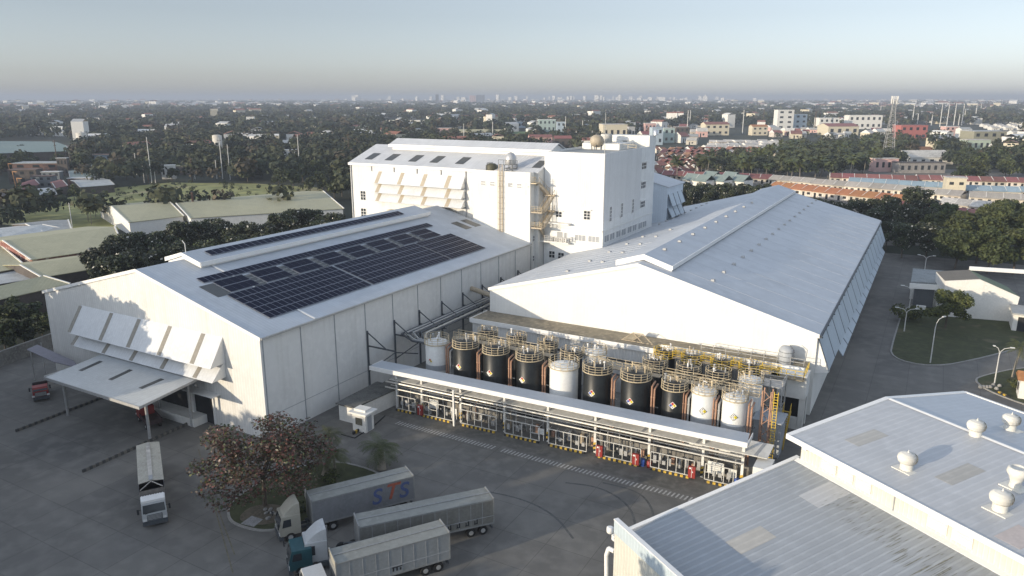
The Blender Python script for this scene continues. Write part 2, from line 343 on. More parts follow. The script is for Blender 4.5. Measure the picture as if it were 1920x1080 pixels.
# meadow beyond the left sheds
sheet('meadow', [P(*q) for q in ((-60, 412), (90, 432), (260, 430), (520, 420), (640, 392), (600, 352), (480, 344), (320, 342), (215, 352), (120, 372), (-60, 385))], -0.03, FIELD)
sheet('estate_ground', [P(*q) for q in ((1180, 420), (1500, 460), (2050, 460), (2050, 318), (1240, 316), (1180, 340))], -0.035, M('estate_paving', (0.17, 0.16, 0.14), 0.9, var=0.2, scale=0.05))
def kerbed(name, pts, mat, z=0.10, w_=0.28, kname='kerb'):
    """raised bed with a real kerb round it"""
    n = len(pts); c = Vector((sum(p[0] for p in pts) / n, sum(p[1] for p in pts) / n))
    ins = []
    for i in range(n):
        a, b, d = Vector(pts[i - 1]), Vector(pts[i]), Vector(pts[(i + 1) % n])
        t = ((b - a).normalized() + (d - b).normalized()).normalized(); nn = Vector((-t.y, t.x))
        if (c - b).dot(nn) < 0: nn = -nn
        ins.append(b + nn * w_)
    k = MB()
    for i in range(n):
        j = (i + 1) % n
        o0, o1, i0, i1 = pts[i], pts[j], ins[i], ins[j]
        k.hexa([(o0[0], o0[1], -0.01), (o1[0], o1[1], -0.01), (i1.x, i1.y, -0.01), (i0.x, i0.y, -0.01)], [(o0[0], o0[1], z + 0.04), (o1[0], o1[1], z + 0.04), (i1.x, i1.y, z + 0.04), (i0.x, i0.y, z + 0.04)])
    struct(k, kname, KERBM)
    m = MB(); m.face([(p.x, p.y, z) for p in ins]); return struct(m, name, mat)
def smooth(pts, it=2):
    for _ in range(it):
        q = []
        for i in range(len(pts)):
            a, b = pts[i], pts[(i + 1) % len(pts)]
            q += [(a[0] * .75 + b[0] * .25, a[1] * .75 + b[1] * .25), (a[0] * .25 + b[0] * .75, a[1] * .25 + b[1] * .75)]
        pts = q
    return pts
LAWN = smooth([(-3.3, 139), (3.6, 137.4), (11, 147), (19, 160), (30, 176), (30, 190), (6, 184), (-2.6, 182), (-3.4, 150)])
kerbed('lawn', LAWN, GRASS)
kerbed('lawn', smooth([(9.0, 134), (10.6, 137.5), (17, 146), (30, 152), (30, 122), (19, 124), (11.5, 129)]), GRASS)
ISL = smooth([P(*q) for q in ((424, 975), (428, 940), (520, 885), (620, 862), (700, 880), (735, 905), (640, 955), (560, 985), (500, 1000), (450, 990))])
kerbed('planted_island', ISL, GRASS, kname='island_kerb')
sheet('soil_patch', smooth([P(*q) for q in ((445, 972), (470, 950), (510, 945), (545, 955), (540, 975), (500, 986), (462, 985))]), 0.112, SOIL)
sheet('concrete_pad', [P(*q, 0.12) for q in ((451, 982), (472, 967), (493, 974), (476, 988))], 0.13, M('pad_grey', (0.3, 0.3, 0.3), 0.85, var=0.25, scale=1.5))
for i in range(9):   # pebbles round the tree foot
    x, y = P(R.uniform(495, 530), R.uniform(955, 985))
    mb = MB(); mb.lathe((0, 0, 0), [(0.02, 0), (0.24, 0.05), (0.2, 0.16), (0.02, 0.22)], 7)
    o = mb.build('stone', KERBM); o.location = (x, y, 0.10); o.scale = (R.uniform(.7, 1.4), R.uniform(.7, 1.2), 1); o.rotation_euler = (0, 0, R.random() * 3)
    tag(o, '', 'stone', 'stones round the foot of the reddish tree'); STN = globals().setdefault('STN', []); STN.append(o)
number(STN, 'pale stones at the foot of the reddish tree')
# apron strip under the loading bay and the road paving right of the pale hall
sheet('loading_apron', [(-66, 76.8), (-13, 76.8), (-12, 81.2), (-66, 80.0)], 0.004, M('apron_concrete', (0.14, 0.134, 0.12), 0.85, var=0.22, scale=0.2, bump=0.2))
sheet('tank_farm_floor', [(-66.5, 82.6), (-14.4, 83.6), (-14.4, 103), (-66.5, 103)], 0.008, CONCW)
m = MB()
for i in range(87):
    x = -61.4 + i * 0.5
    if 0.36 < (i / 87) < 0.39: continue
    m.face([(x, 75.35, 0.012), (x + 0.2, 75.35, 0.012), (x + 0.35, 76.35, 0.012), (x + 0.15, 76.35, 0.012)])
struct(m, 'road_marking', WPAINT)
m = MB()
def line(a, b, w_, z=0.006):
    a, b = Vector(a), Vector(b); d = (b - a).normalized(); nn = Vector((-d.y, d.x)) * w_ / 2
    m.face([(*(a - nn), z), (*(b - nn), z), (*(b + nn), z), (*(a + nn), z)])
line(P(372, 842), P(437, 1075), 0.14); line(P(398, 925), P(440, 1040), 0.14)
line(P(395, 935), P(424, 925), 0.1); line(P(400, 945), P(424, 938), 0.1)
struct(m, 'yellow_lane_line', YPAINT)
# curved tyre marks in front of the loading bay
m = MB()
TM = M('tyre_mark', (0.095, 0.095, 0.092), 0.8, var=0.3, scale=1.5)
for (pts) in (((1060, 905), (1120, 912), (1165, 935), (1188, 962), (1192, 1000)), ((1130, 905), (1195, 920), (1222, 948), (1228, 985)), ((905, 920), (980, 935), (1040, 965), (1075, 1010))):
    q = [Vector(P(*p)) for p in pts]
    for _ in range(3):
        q = [q[0]] + [v for a, b in zip(q, q[1:]) for v in (a * .75 + b * .25, a * .25 + b * .75)] + [q[-1]]
    for a, b in zip(q, q[1:]):
        d = (b - a).normalized(); nn = Vector((-d.y, d.x)) * 0.13
        m.face([(*(a - nn), .005), (*(b - nn), .005), (*(b + nn), .005), (*(a + nn), .005)])
struct(m, 'tyre_marks', TM)
# ================================================================== helpers for building parts
def window(parent, c, w_, h_, face, cols=2, rows=2, glass=GLASS, fr=TRIM, hood=True, d=0.06):
    """framed window on a wall; face '-y' or '+x'; c is the centre on the wall plane. frame > pane"""
    f = MB(); g_ = MB(); t = 0.09
    def q(u0, u1, z0, z1, o0, o1, mb):
        if face == '-y': mb.box(c[0] + u0, c[0] + u1, c[1] - o1, c[1] - o0, c[2] + z0, c[2] + z1)
        else: mb.box(c[0] + o0, c[0] + o1, c[1] + u0, c[1] + u1, c[2] + z0, c[2] + z1)
    q(-w_ / 2 - t, w_ / 2 + t, h_ / 2, h_ / 2 + t, 0, d + 0.03, f); q(-w_ / 2 - t, w_ / 2 + t, -h_ / 2 - t, -h_ / 2, 0, d + 0.05, f)
    q(-w_ / 2 - t, -w_ / 2, -h_ / 2, h_ / 2, 0, d + 0.02, f); q(w_ / 2, w_ / 2 + t, -h_ / 2, h_ / 2, 0, d + 0.02, f)
    for i in range(1, cols): x = -w_ / 2 + w_ * i / cols; q(x - t / 2, x + t / 2, -h_ / 2, h_ / 2, 0, d + 0.01, f)
    for i in range(1, rows): z = -h_ / 2 + h_ * i / rows; q(-w_ / 2, w_ / 2, z - t / 2, z + t / 2, 0, d, f)
    if hood: q(-w_ / 2 - .35, w_ / 2 + .35, h_ / 2 + .25, h_ / 2 + .35, 0, 0.55, f)
    o = f.build('window', fr, parent)
    q(-w_ / 2, w_ / 2, -h_ / 2, h_ / 2, 0.005, 0.025, g_)
    g2 = g_.build('pane', glass, None)
    me = g2.data; L_ = parent.location
    for v in me.vertices: v.co -= L_
    g2.parent = o
    return o
def gable(parent, x0, x1, y0, y1, ze, zr, wallm, roofm, over=0.35, th=0.22, names=('wall', 'roof'), yo=None, xr=None):
    """shed with its ridge along y"""
    xr = (x0 + x1) / 2 if xr is None else xr
    wm = MB(); wm.extr([(x0, 0), (x1, 0), (x1, ze), (xr, zr), (x0, ze)], 'y', y0, y1); wm.build(names[0], wallm, parent)
    yo = over if yo is None else yo
    for (xe, side) in ((x0, -1), (x1, 1)):
        r = MB(); s_ = (zr - ze) / abs(xr - xe); xo = xe + side * over; zo = ze - over * s_
        up = 0.02 + th
        pts = [(xr, y0 - yo, zr + up), (xo, y0 - yo, zo + up), (xo, y1 + yo, zo + up), (xr, y1 + yo, zr + up)]
        if side > 0: pts = pts
        r.slab(pts if side < 0 else pts[::-1], th); r.build(names[1], roofm, parent)
    return parent
# ================================================================== LEFT HALL with the solar roof
LH = thing('warehouse', 'long white hall with solar panels on its roof and awnings on its gable front', 'warehouse', (-96.5, 100, 0))
LX0, LX1, LY0, LY1, LE, LR, LM = -121.0, -72.8, 63.05, 136.4, 14.13, 20.35, -96.6
gable(LH, LX0, LX1, LY0, LY1, LE, LR, WALLR, ROOFY, over=0.3, th=0.2, xr=LM, yo=0.12)
ms = (LR - LE) / (LX1 - LM)
def zL(x): return LR - ms * (x - LM) + 0.22   # top of the right slope
f = MB()    # flashing across the roof, eave gutter, rake trim
for y in (72.6,):
    f.thick([(LM, y, zL(LM) + .06), (LX1 + .3, y, zL(LX1 + .3) + .06), (LX1 + .3, y + .3, zL(LX1 + .3) + .06), (LM, y + .3, zL(LM) + .06)][::-1], 0.05)
f.build('flashing', TRIM, LH)
f = MB(); f.box(LX1 + .3, LX1 + .52, LY0 - .1, LY1, LE - .15, LE + .12); f.build('gutter', STEEL, LH)
f = MB()
for xa, xb in ((LX0 - .3, LM), (LM, LX1 + .3)):
    za, zb = (LE - .3 * ms + .22, LR + .22) if xa < LM - 1 else (LR + .22, LE - .3 * ms + .22)
    f.hexa([(xa, LY0 - .2, za - .42), (xb, LY0 - .2, zb - .42), (xb, LY0 - .125, zb - .42), (xa, LY0 - .125, za - .42)], [(xa, LY0 - .2, za + .06), (xb, LY0 - .2, zb + .06), (xb, LY0 - .125, zb + .06), (xa, LY0 - .125, za + .06)])
f.each('rake_trim', TRIM, LH)
f = MB()
for k in range(11):
    y = 63.4 + 6.65 * k; f.box(LX1 + .003, LX1 + .07, y, y + .12, 0, LE - .05)
f.each('wall_joint', SEAM, LH)
f = MB(); f.box(LX1 + .003, LX1 + .04, LY0 + .3, LY1, 3.1, 3.16); f.build('wall_cable', SEAM, LH)
# ridge monitor: raised roof over the ridge
MO = MB(); mx, my0, my1 = 4.0, 70.6, 128.4; mz = 20.25
MO.mat(TRIM)
MO.extr([(LM - mx + .3, 19.0), (LM + mx - .3, 19.0), (LM + mx - .3, mz - .05), (LM, mz + 1.0), (LM - mx + .3, mz - .05)], 'y', my0 + .3, my1 - .3)
MO.build('monitor_wall', None, LH)
for sd in (-1, 1):
    r = MB(); pts = [(LM, my0, mz + 1.35), (LM + sd * mx, my0, mz + .22), (LM + sd * mx, my1, mz + .22), (LM, my1, mz + 1.35)]
    r.slab(pts if sd < 0 else pts[::-1], 0.16); r.build('monitor_roof', ROOFY, LH)
f = MB(); f.box(LM + mx, LM + mx + .12, my0, my1, mz - .35, mz + .26); f.box(LM - mx - .12, LM - mx, my0, my1, mz - .35, mz + .26)
for sd in (-1, 1):
    f.hexa([(LM, my0 - .08, mz + .85), (LM + sd * mx, my0 - .08, mz - .35), (LM + sd * mx, my0 - .003, mz - .35), (LM, my0 - .003, mz + .85)],
           [(LM, my0 - .08, mz + 1.38), (LM + sd * mx, my0 - .08, mz + .26), (LM + sd * mx, my0 - .003, mz + .26), (LM, my0 - .003, mz + 1.38)])
f.build('monitor_fascia', TRIM, LH)
f = MB(); f.path([(LM + .3, my0 + .5, mz + 1.2), (LM + .3, my0 + .5, mz + 2.6), (LM - .1, my0 + .4, mz + 3.1)], .05); f.build('vent_pipe', TRIM, LH)
# skylights in the right slope
SKY_Y = [66.4 + 6.62 * k for k in range(8)] + [129.2, 135.0 - 3.0 + 0.3]
for k, y in enumerate(SKY_Y):
    x0, x1 = -87.95, -84.1
    if k == 9: y = 132.9
    r = MB(); r.thick([(x0, y, zL(x0) + .05), (x1, y, zL(x1) + .05), (x1, y + 2.3, zL(x1) + .05), (x0, y + 2.3, zL(x0) + .05)], 0.04); r.build('skylight', SKYL, LH)
# awnings on the gable
def awning(parent, xa, xb, y, zt, out, zb, strips, mat=SHADE, th=0.07, ends=True, sw=0.62, strip=LOUV, name='awning'):
    a = MB(); a.thick([(xa, y, zt), (xa, y - out, zb), (xb, y - out, zb), (xb, y, zt)], th)
    a.mat = a.mat
    o = a.build(name, mat, parent)
    e = MB()
    if ends:
        for x in (xa, xb):
            e.hexa([(x - .04, y - .003, zb + .15), (x + .04, y - .003, zb + .15), (x + .04, y - out + .05, zb), (x - .04, y - out + .05, zb)],
                   [(x - .04, y - .003, zt - .05), (x + .04, y - .003, zt - .05), (x + .04, y - out + .04, zb + .06), (x - .04, y - out + .04, zb + .06)])
        e.each('awning_cheek', TRIM, parent)
    if strips:
        n_ = Vector((0, -(zt - zb), out)).normalized() * 0.03; s_ = MB()
        for x in strips:
            def pt(u, t): return (u, y - out * t + n_.y * 1.0, zt + (zb - zt) * t + n_.z)
            s_.thick([pt(x - sw / 2, .03), pt(x - sw / 2, .97), pt(x + sw / 2, .97), pt(x + sw / 2, .03)], .02)
        for q in s_.each('translucent_strip', strip, None):
            for v in q.data.vertices: v.co -= parent.location
            q.parent = o
    return o
xs = [onY(a, b, 63.0)[0] for a, b in ((152, 577), (210, 588), (262, 601), (320, 615), (382, 628))]
awning(LH, -111.3, -79.8, 63.04, 13.25, 2.45, 9.45, xs, sw=.8)
zlow = onY(397.5, 720, 60.6)[1]
awning(LH, -110.9, -79.9, 63.04, 9.9, 2.3, zlow, xs, sw=.8)
# dock front under the canopy
d = MB(); d.box(-106, -88.5, LY0 - .06, LY0 - .003, 1.2, 5.6); d.build('dock_opening', DARK, LH)  # flat dark panel, shade of the dock interior put into its colour
d = MB(); d.box(-107, -84.6, LY0 - 2.2, LY0 - .003, 0, 1.15); d.build('dock_platform', WALL, LH)
xa, xb = onY(366, 750, 63)[0], onY(400, 757, 63)[0]
d = MB(); d.box(xa, xb, LY0 - .08, LY0 - .003, 0, 4.4); d.build('door_opening', DARK, LH)  # doorway shade painted as a dark panel on the wall
d = MB(); d.box(xa - .35, xa, LY0 - .4, LY0 - .003, 0, 4.6); d.box(xb, xb + .2, LY0 - .2, LY0 - .003, 0, 4.5); d.box(xa - .8, xb + 1.6, LY0 - 1.4, LY0 - .003, 4.6, 4.75); d.build('door_frame', TRIM, LH)
# hazard-striped ramp walls
def striped_bar(mb, a, b, w_, h_, pitch=.7):
    a, b = Vector(a), Vector(b); L_ = (b - a).length; d_ = (b - a) / L_; n_ = int(L_ / pitch)
    for i in range(n_):
        mb.mat(YSTR if i % 2 else BSTR)
        p0, p1 = a + d_ * i * pitch, a + d_ * (i + 1) * pitch
        nn = Vector((-d_.y, d_.x, 0)) * w_ / 2
        mb.hexa([tuple(p0 - nn), tuple(p1 - nn), tuple(p1 + nn), tuple(p0 + nn)], [tuple(p + Vector((0, 0, h_))) for p in (p0 - nn, p1 - nn, p1 + nn, p0 + nn)])
YSTR = M('hazard_yellow', (0.55, 0.36, 0.05), 0.6, var=0.2, scale=2); BSTR = M('hazard_black', (0.03, 0.03, 0.03), 0.7)
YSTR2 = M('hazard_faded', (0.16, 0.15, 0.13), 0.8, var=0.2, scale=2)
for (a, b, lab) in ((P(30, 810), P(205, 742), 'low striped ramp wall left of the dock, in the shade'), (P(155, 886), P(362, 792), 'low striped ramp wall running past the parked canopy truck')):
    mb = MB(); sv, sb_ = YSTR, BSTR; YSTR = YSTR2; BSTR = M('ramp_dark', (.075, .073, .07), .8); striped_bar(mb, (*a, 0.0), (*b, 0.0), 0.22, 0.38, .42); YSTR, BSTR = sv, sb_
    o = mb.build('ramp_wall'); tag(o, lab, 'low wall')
# canopy in front of the dock
CP = thing('loading_canopy', 'flat grey canopy on posts in front of the solar hall dock', 'canopy', (-94, 57, 0))
c = MB(); c.slab([(-103.9, 52.5, 6.55), (-83.2, 52.4, 6.55), (-83.6, 62.0, 7.25), (-104.3, 62.0, 7.25)], 0.12)
cr = c.build('roof', M('canopy_sheet', (0.50, 0.52, 0.52), 0.5, var=0.06, scale=0.3, rib=(1, 0, 0.6, .25)), CP)
c = MB()
for a, b in (((150, 694), (190, 678)), ((206, 711), (246, 694)), ((263, 727), (305, 711))):
    p, q = P(*a, 6.9), P(*b, 7.0)
    def zz(y): return 6.55 + .7 * (y - 52.45) / 9.55 + .02
    c.thick([(p[0] - .4, p[1], zz(p[1])), (p[0] + .4, p[1], zz(p[1])), (q[0] + .4, q[1], zz(q[1])), (q[0] - .4, q[1], zz(q[1]))], .015)
c.each('skylight', SKYL, CP)
c = MB(); c.box(-104, -83.1, 52.3, 52.39, 6.2, 6.6); c.box(-104.1, -104.0, 52.4, 62, 6.3, 6.7)
c.hexa([(-83.2, 52.4, 6.25), (-83.1, 52.4, 6.25), (-83.5, 62, 6.95), (-83.6, 62, 6.95)], [(-83.2, 52.4, 6.58), (-83.1, 52.4, 6.58), (-83.5, 62, 7.28), (-83.6, 62, 7.28)])
c.build('fascia', STEEL, CP)
for (x, y) in ((-86.2, 55.2), (-104.5 + .8, 54.6), (-92.4, 61.2), (-85.2, 60.9)):
    c = MB(); c.tube((x, y, 0), (x, y, 6.5), .2, 10); c.build('post', STEEL, CP)
c = MB()
for y in (54.6, 61.0): c.bar((-103.9, y, 6.35), (-83.6, y, 6.35), .16, .3)
c.each('beam', STEEL, CP)
C2 = thing('side_canopy', 'small dark canopy on thin posts at the far left corner of the solar hall', 'canopy', (-120, 60, 0))
c = MB(); c.slab([P(50, 655, 5.4) + (5.4,), P(100, 678, 5.4) + (5.4,), P(150, 690, 5.5) + (5.5,), P(138, 676, 5.6) + (5.6,), P(70, 646, 5.6) + (5.6,)][::1], .12); c.build('roof', M('dull_canopy', (0.20, 0.19, 0.22), .6, var=.1), C2)
for q in ((66, 712), (86, 700)):
    x, y = P(*q); c = MB(); c.tube((x, y, 0), (x, y, 5.3), .1, 8); c.build('post', STEEL, C2)
# ------------------------------------------------------------------ solar arrays
pm = MB(); pm.mat(PFRAME); pm.box(-.5, .5, -.5, .5, 0, .04); pm.mat(PANEL); pm.face([(-.47, -.47, .043), (.47, -.47, .043), (.47, .47, .043), (-.47, .47, .043)])
PO = pm.build('solar_panel'); PMESH = PO.data; bpy.data.objects.remove(PO)
tilt = math.atan(ms)
def array(label, rows, zf, tl, sx=1.69, extra=None):
    sx0 = sx
    """rows: list of (x_centre, [y centres], pitch_y)"""
    x_, y_ = rows[0][0], rows[0][1][0]
    a = thing('solar_array', label, 'solar panels', (x_, y_, zf(x_)), 0, 'solar arrays on the left hall roof')
    rl = MB()
    for xc, ys, py in rows:
        sx = 1.93 if len(rows) == 3 and xc > -88 else sx0
        for y in ys:
            o = bpy.data.objects.new('solar_panel', PMESH); COL.objects.link(o); o.parent = a
            o.location = (xc - x_, y - y_, zf(xc) - zf(x_) + .12); o.rotation_euler = (0, tl, 0); o.scale = (sx, py * .982, 1)
        for dx in (-.45, .45):
            rl.bar((xc + dx, ys[0] - py / 2, zf(xc + dx) + .05), (xc + dx, ys[-1] + py / 2, zf(xc + dx) + .05), .06, .08)
    rl.build('rail', STEEL, a)
    return a
def ys(a, b, n_): p_ = (b - a) / n_; return [a + p_ * (i + .5) for i in range(n_)], p_
XR = [-83.16 + 1.66 * k for k in range(5)]
for (a, b, n_, lb) in ((67.7, 88.7, 20, 'near lower block of dark solar panels beside the hall gable'), (89.15, 111.0, 20, 'middle lower block of dark solar panels on the hall roof'), (111.35, 123.2, 11, 'far lower block of solar panels nearest the tall plant block')):
    yy, p_ = ys(a, b, n_); array(lb, [(x, yy, p_) for x in XR], zL, tilt)
yy, p_ = ys(67.7, 123.5, 52)
band = [y for k in range(8) for y in [66.4 + 6.62 * k + 2.45 + 1.3 * (i + .5) for i in range(4)]]
array('upper solar row with short blocks of panels between the roof skylights', [(-89.25, yy, p_), (-87.2, band, 1.38), (-85.25, band, 1.38)], zL, tilt, sx=1.7)
def zM(x): return mz + 1.35 - (1.13 / mx) * (x - LM)
yy, p_ = ys(73.6, 121.0, 38); array('single row of solar panels along the raised roof ridge', [(LM + 2.0, yy, p_)], zM, math.atan(1.13 / mx), sx=1.7)
# ================================================================== RIGHT HALL (long pale roof)
RH = thing('warehouse', 'long pale roofed hall with blinding white gable behind the tanks', 'warehouse', (-38.2, 163, 0))
RX0, RX1, RY0, RY1, RE, RR, RM = -64.9, -11.6, 106.9, 221.0, 11.94, 19.1, -38.2
gable(RH, RX0, RX1, RY0, RY1, RE, RR, M('bright_white_wall', (0.76, 0.75, 0.71), 0.6, var=0.03, scale=0.2, rib=(1, 1, .6, .15)), ROOFP, over=0.25, th=0.2, xr=RM, yo=0.1)
mr_ = (RR - RE) / (RX1 - RM)
def zR(x): return RR - mr_ * abs(x - RM) + 0.22
ry0, ry1, rx, rz = 106.86, 219.5, 4.6, 18.55
MO = MB(); MO.extr([(RM - rx + .4, 17.2), (RM + rx - .4, 17.2), (RM + rx - .4, rz), (RM, rz + 1.25), (RM - rx + .4, rz)], 'y', ry0 + 3.2, ry1 - .4); MO.build('monitor_wall', TRIM, RH)
for sd in (-1, 1):
    r = MB(); pts = [(RM, ry0 + 2.6, rz + 1.75), (RM + sd * rx, ry0 + 2.6, rz + .35), (RM + sd * rx, ry1, rz + .35), (RM, ry1, rz + 1.75)]
    r.slab(pts if sd < 0 else pts[::-1], 0.16); r.build('monitor_roof', ROOFP, RH)
f = MB()
for sd in (-1, 1):
    f.hexa([(RM, ry0 + 2.4, rz + .9), (RM + sd * rx, ry0 + 2.4, rz - .5), (RM + sd * rx, ry0 + 2.59, rz - .5), (RM, ry0 + 2.59, rz + .9)],
           [(RM, ry0 + 2.4, rz + 1.78), (RM + sd * rx, ry0 + 2.4, rz + .38), (RM + sd * rx, ry0 + 2.59, rz + .38), (RM, ry0 + 2.59, rz + 1.78)])
f.box(RM + rx, RM + rx + .14, ry0 + 2.4, ry1, rz - .25, rz + .38)
f.build('monitor_fascia', TRIM, RH)
f = MB()
for sd, xe in ((-1, RX0 - .25), (1, RX1 + .25)):
    z0, z1 = RR + .22, RE - .25 * mr_ + .22
    f.hexa([(RM, RY0 - .2, z0 - .5), (xe, RY0 - .2, z1 - .5), (xe, RY0 - .105, z1 - .5), (RM, RY0 - .105, z0 - .5)], [(RM, RY0 - .2, z0 + .05), (xe, RY0 - .2, z1 + .05), (xe, RY0 - .105, z1 + .05), (RM, RY0 - .105, z0 + .05)])
f.each('rake_trim', TRIM, RH)
f = MB(); f.box(RX1 + .25, RX1 + .5, RY0, RY1, RE - .35, RE + .0); f.box(RX0 - .5, RX0 - .25, RY0, RY1, RE - .35, RE + .0); f.build('gutter', DSTEEL, RH)
# roof laps: fine raised seams down the slopes
f = MB()
for k in range(16):
    y = 112 + 6.65 * k
    f.thick([(RM + rx + .3, y, zR(RM + rx + .3) + .02), (RX1 + .2, y, zR(RX1 + .2) + .02), (RX1 + .2, y + .14, zR(RX1 + .2) + .02), (RM + rx + .3, y + .14, zR(RM + rx + .3) + .02)][::1], .03)
for k in range(9):
    y = 109 + 3.1 * k; a_, b_ = -62.5 + R.random() * 3, RM - rx - .8 - R.random()
    f.thick([(a_, y, zR(a_) + .05), (b_, y, zR(b_) + .05), (b_, y + .22, zR(b_) + .05), (a_, y + .22, zR(a_) + .05)], .04)
f.each('roof_seam', M('seam_sheet', (0.42, 0.44, 0.46), .6, var=.05), RH)
# small roof vents in rows
vents = []
vm = MB(); vm.hexa([(-.3, -.38, 0), (.3, -.38, 0), (.3, .38, 0), (-.3, .38, 0)], [(-.22, -.36, .3), (.22, -.36, .3), (.22, .36, .3), (-.22, .36, .3)])
vo = vm.build('roof_vent', M('vent_grey', (.42, .42, .41), .6, var=.1)); vmesh = vo.data; bpy.data.objects.remove(vo)
for k in range(17):
    for x in (-28.0 + 0.0, ):
        y = 112.5 + 6.65 * k; vents.append((x, y, zR(x)))
for k in range(9): vents.append((RM + 1.2, 116 + 8.0 * k, rz + 1.75 - .36 + .02))
for k in range(10): vents.append((-52.0 + (k % 2) * 4.4, 111 + 4.6 * k, 0))
for k in range(9): vents.append((-56.5, 172 + 5.2 * k, 0))
for (x, y, z) in vents:
    if not z: z = zR(x)
    o = bpy.data.objects.new('roof_vent', vmesh); COL.objects.link(o); o.parent = RH; o.location = (x - RH.location.x, y - RH.location.y, z)
# the long run of sun-shade panels on the road side, two tiers
def side_awning(parent, X, ya, yb, zt, out, zb, n_, name='shade_panel', mat=SHADEB):
    stp = (yb - ya) / n_
    for k in range(n_):
        y0, y1 = ya + stp * k + .28, ya + stp * (k + 1) - .28
        a = MB(); a.thick([(X, y0, zt), (X + out, y0, zb), (X + out, y1, zb), (X, y1, zt)], .07); a.build(name, mat, parent)
    a = MB()
    for k in range(n_ + 1):
        y = ya + stp * k
        a.thick([(X, y - .28, zt - .02), (X + out, y - .28, zb - .02), (X + out, y + .28, zb - .02), (X, y + .28, zt - .02)], .03)
    a.each('shade_gap_strip', M('dark_gap', (.10, .12, .14), .7, var=.1), parent)
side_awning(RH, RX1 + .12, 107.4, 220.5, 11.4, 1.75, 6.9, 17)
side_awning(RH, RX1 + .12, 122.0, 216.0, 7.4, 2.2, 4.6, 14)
f = MB()
for k in range(17):
    y = 108 + 6.68 * k; f.bar((RX1 + .1, y, 11.6), (RX1 + .55, y, 11.35), .16)
f.each('bracket', DSTEEL, RH)
f = MB(); f.extr([(RX1, 11.4), (RX1 + 1.9, 6.9), (RX1 + 1.9, 6.7), (RX1, 6.2)], 'y', 107.35, 107.45); f.build('awning_cheek', TRIM, RH)
# ------------------------------------------------------------------ annex in front of the right hall, with flat stained deck
AX = thing('annex', 'low white annex with flat brown stained deck in front of the white gable', 'building', (-40, 103.5, 0))
AD = 7.75
a = MB(); a.box(-65.1, -33.2, 101.5, 106.75, 0, AD); a.box(-33.2, -12.6, 103.9, 106.75, 0, AD); a.build('wall', WALLR, AX)
a = MB(); a.box(-65.3, -33.0, 101.2, 106.8, AD, AD + .18); a.box(-33.0, -12.4, 103.6, 106.8, AD, AD + .18); a.build('deck', DECKM, AX)
a = MB(); a.box(-65.4, -32.9, 101.05, 101.2, AD - .4, AD + .35); a.box(-32.9, -12.4, 103.45, 103.6, AD - .4, AD + .35); a.box(-65.4, -65.3, 101.2, 106.8, AD - .1, AD + .35); a.build('parapet', TRIM, AX)
a = MB(); a.box(-65.1, -33.2, 101.35, 101.5, 5.0, 5.35); a.box(-65.1, -33.2, 101.38, 101.5, 2.8, 2.9); a.build('cable_tray', DSTEEL, AX)
a = MB()
for x in (-30, -26.5, -22.7, -18.6, -15.4): a.tube((x, 103.7, 0), (x, 103.7, AD - .2), .12, 8)
a.each('downpipe', TRIM, AX)
# corner block on columns at the right end
a = MB(); a.box(-15.4, -11.7, 100.6, 103.89, 4.6, 7.75); a.build('corner_block', WALL, AX)
for x, y in ((-12.1, 101.2), (-12.1, 103.6)):
    a = MB(); a.box(x - .35, x + .35, y - .3, y + .3, 0, 4.6); a.build('column', WALL, AX)
a = MB(); a.box(-14.2, -12.5, 100.9, 101.5, 0, 1.6); a.build('low_wall', WALL, AX)
a = MB(); a.box(-16.0, -12.5, 103.7, 103.88, 0.1, 4.5); a.build('dark_bay', DARK, AX)
# A-frame hatch on the deck
HX = thing('roof_hatch', 'small steel frame hatch standing on the brown deck at the foot of the gable', 'hatch', (-34.5, 104.5, AD + .18))
hx, hy = P(1185, 640, AD)
a = MB()
for dx in (0, 1.6):
    a.bar((hx - 1.5 + dx, hy - .6, AD + .18), (hx + dx, hy + .3, AD + 1.3), .09); a.bar((hx + dx, hy + .3, AD + 1.3), (hx + 2.0 + dx, hy - .8, AD + .25), .09)
a.bar((hx - 1.5, hy - .6, AD + .25), (hx + 3.6, hy - .8, AD + .3), .09); a.bar((hx, hy + .3, AD + 1.3), (hx + 1.6, hy + .3, AD + 1.3), .09)
a.build('frame', BEIGE, HX)
a = MB(); a.thick([(hx - 1.2, hy - .5, AD + .35), (hx + .2, hy - .5, AD + .35), (hx + 1.4, hy + .3, AD + 1.2), (hx, hy + .3, AD + 1.2)], .05); a.build('cover', DECKM, HX)
# steel railing along the deck at the gable foot, and the mist-white water tank by it
def railing(name, pts, h=1.1, post=1.6, mat=CREAM, r=.035, label='', cat='railing', group=None, mids=1):
    mb = MB()
    for a, b in zip(pts, pts[1:]):
        a, b = Vector(a), Vector(b); L_ = (b - a).length; n_ = max(1, int(L_ / post))
        for i in range(n_ + 1):
            p = a + (b - a) * i / n_; mb.bar(tuple(p), (p.x, p.y, p.z + h), r * 2)
        for k in range(mids + 1):
            z = h * (k + 1) / (mids + 1); mb.bar((a.x, a.y, a.z + z), (b.x, b.y, b.z + z), r * 2)
    o = mb.build(name, mat)
    if label: tag(o, label, cat, group)
    return o
railing('railing', [(-27, 104.2, AD + .18), (-12.7, 104.2, AD + .18)], label='thin steel railing on the annex deck along the foot of the gable', mat=STEEL)
WT = thing('water_tank', 'round pale tank standing on the annex deck at the right end of the gable', 'tank', (-15.2, 105.0, AD + .18))
a = MB(); a.lathe((0, 0, 0), [(1.0, 0), (1.05, .1), (1.05, 1.9), (.8, 2.3), (.2, 2.45), (.01, 2.45)], 20, True); a.build('shell', TANKG, WT, world=False)
a = MB()
for k in range(3): a.ring((0, 0, .4 + .65 * k), 1.07, .03, 20)
a.path([(.9, -.6, .2), (1.0, -.7, 2.2), (.4, -.3, 2.7)], .05); a.build('hoop', DSTEEL, WT, world=False)
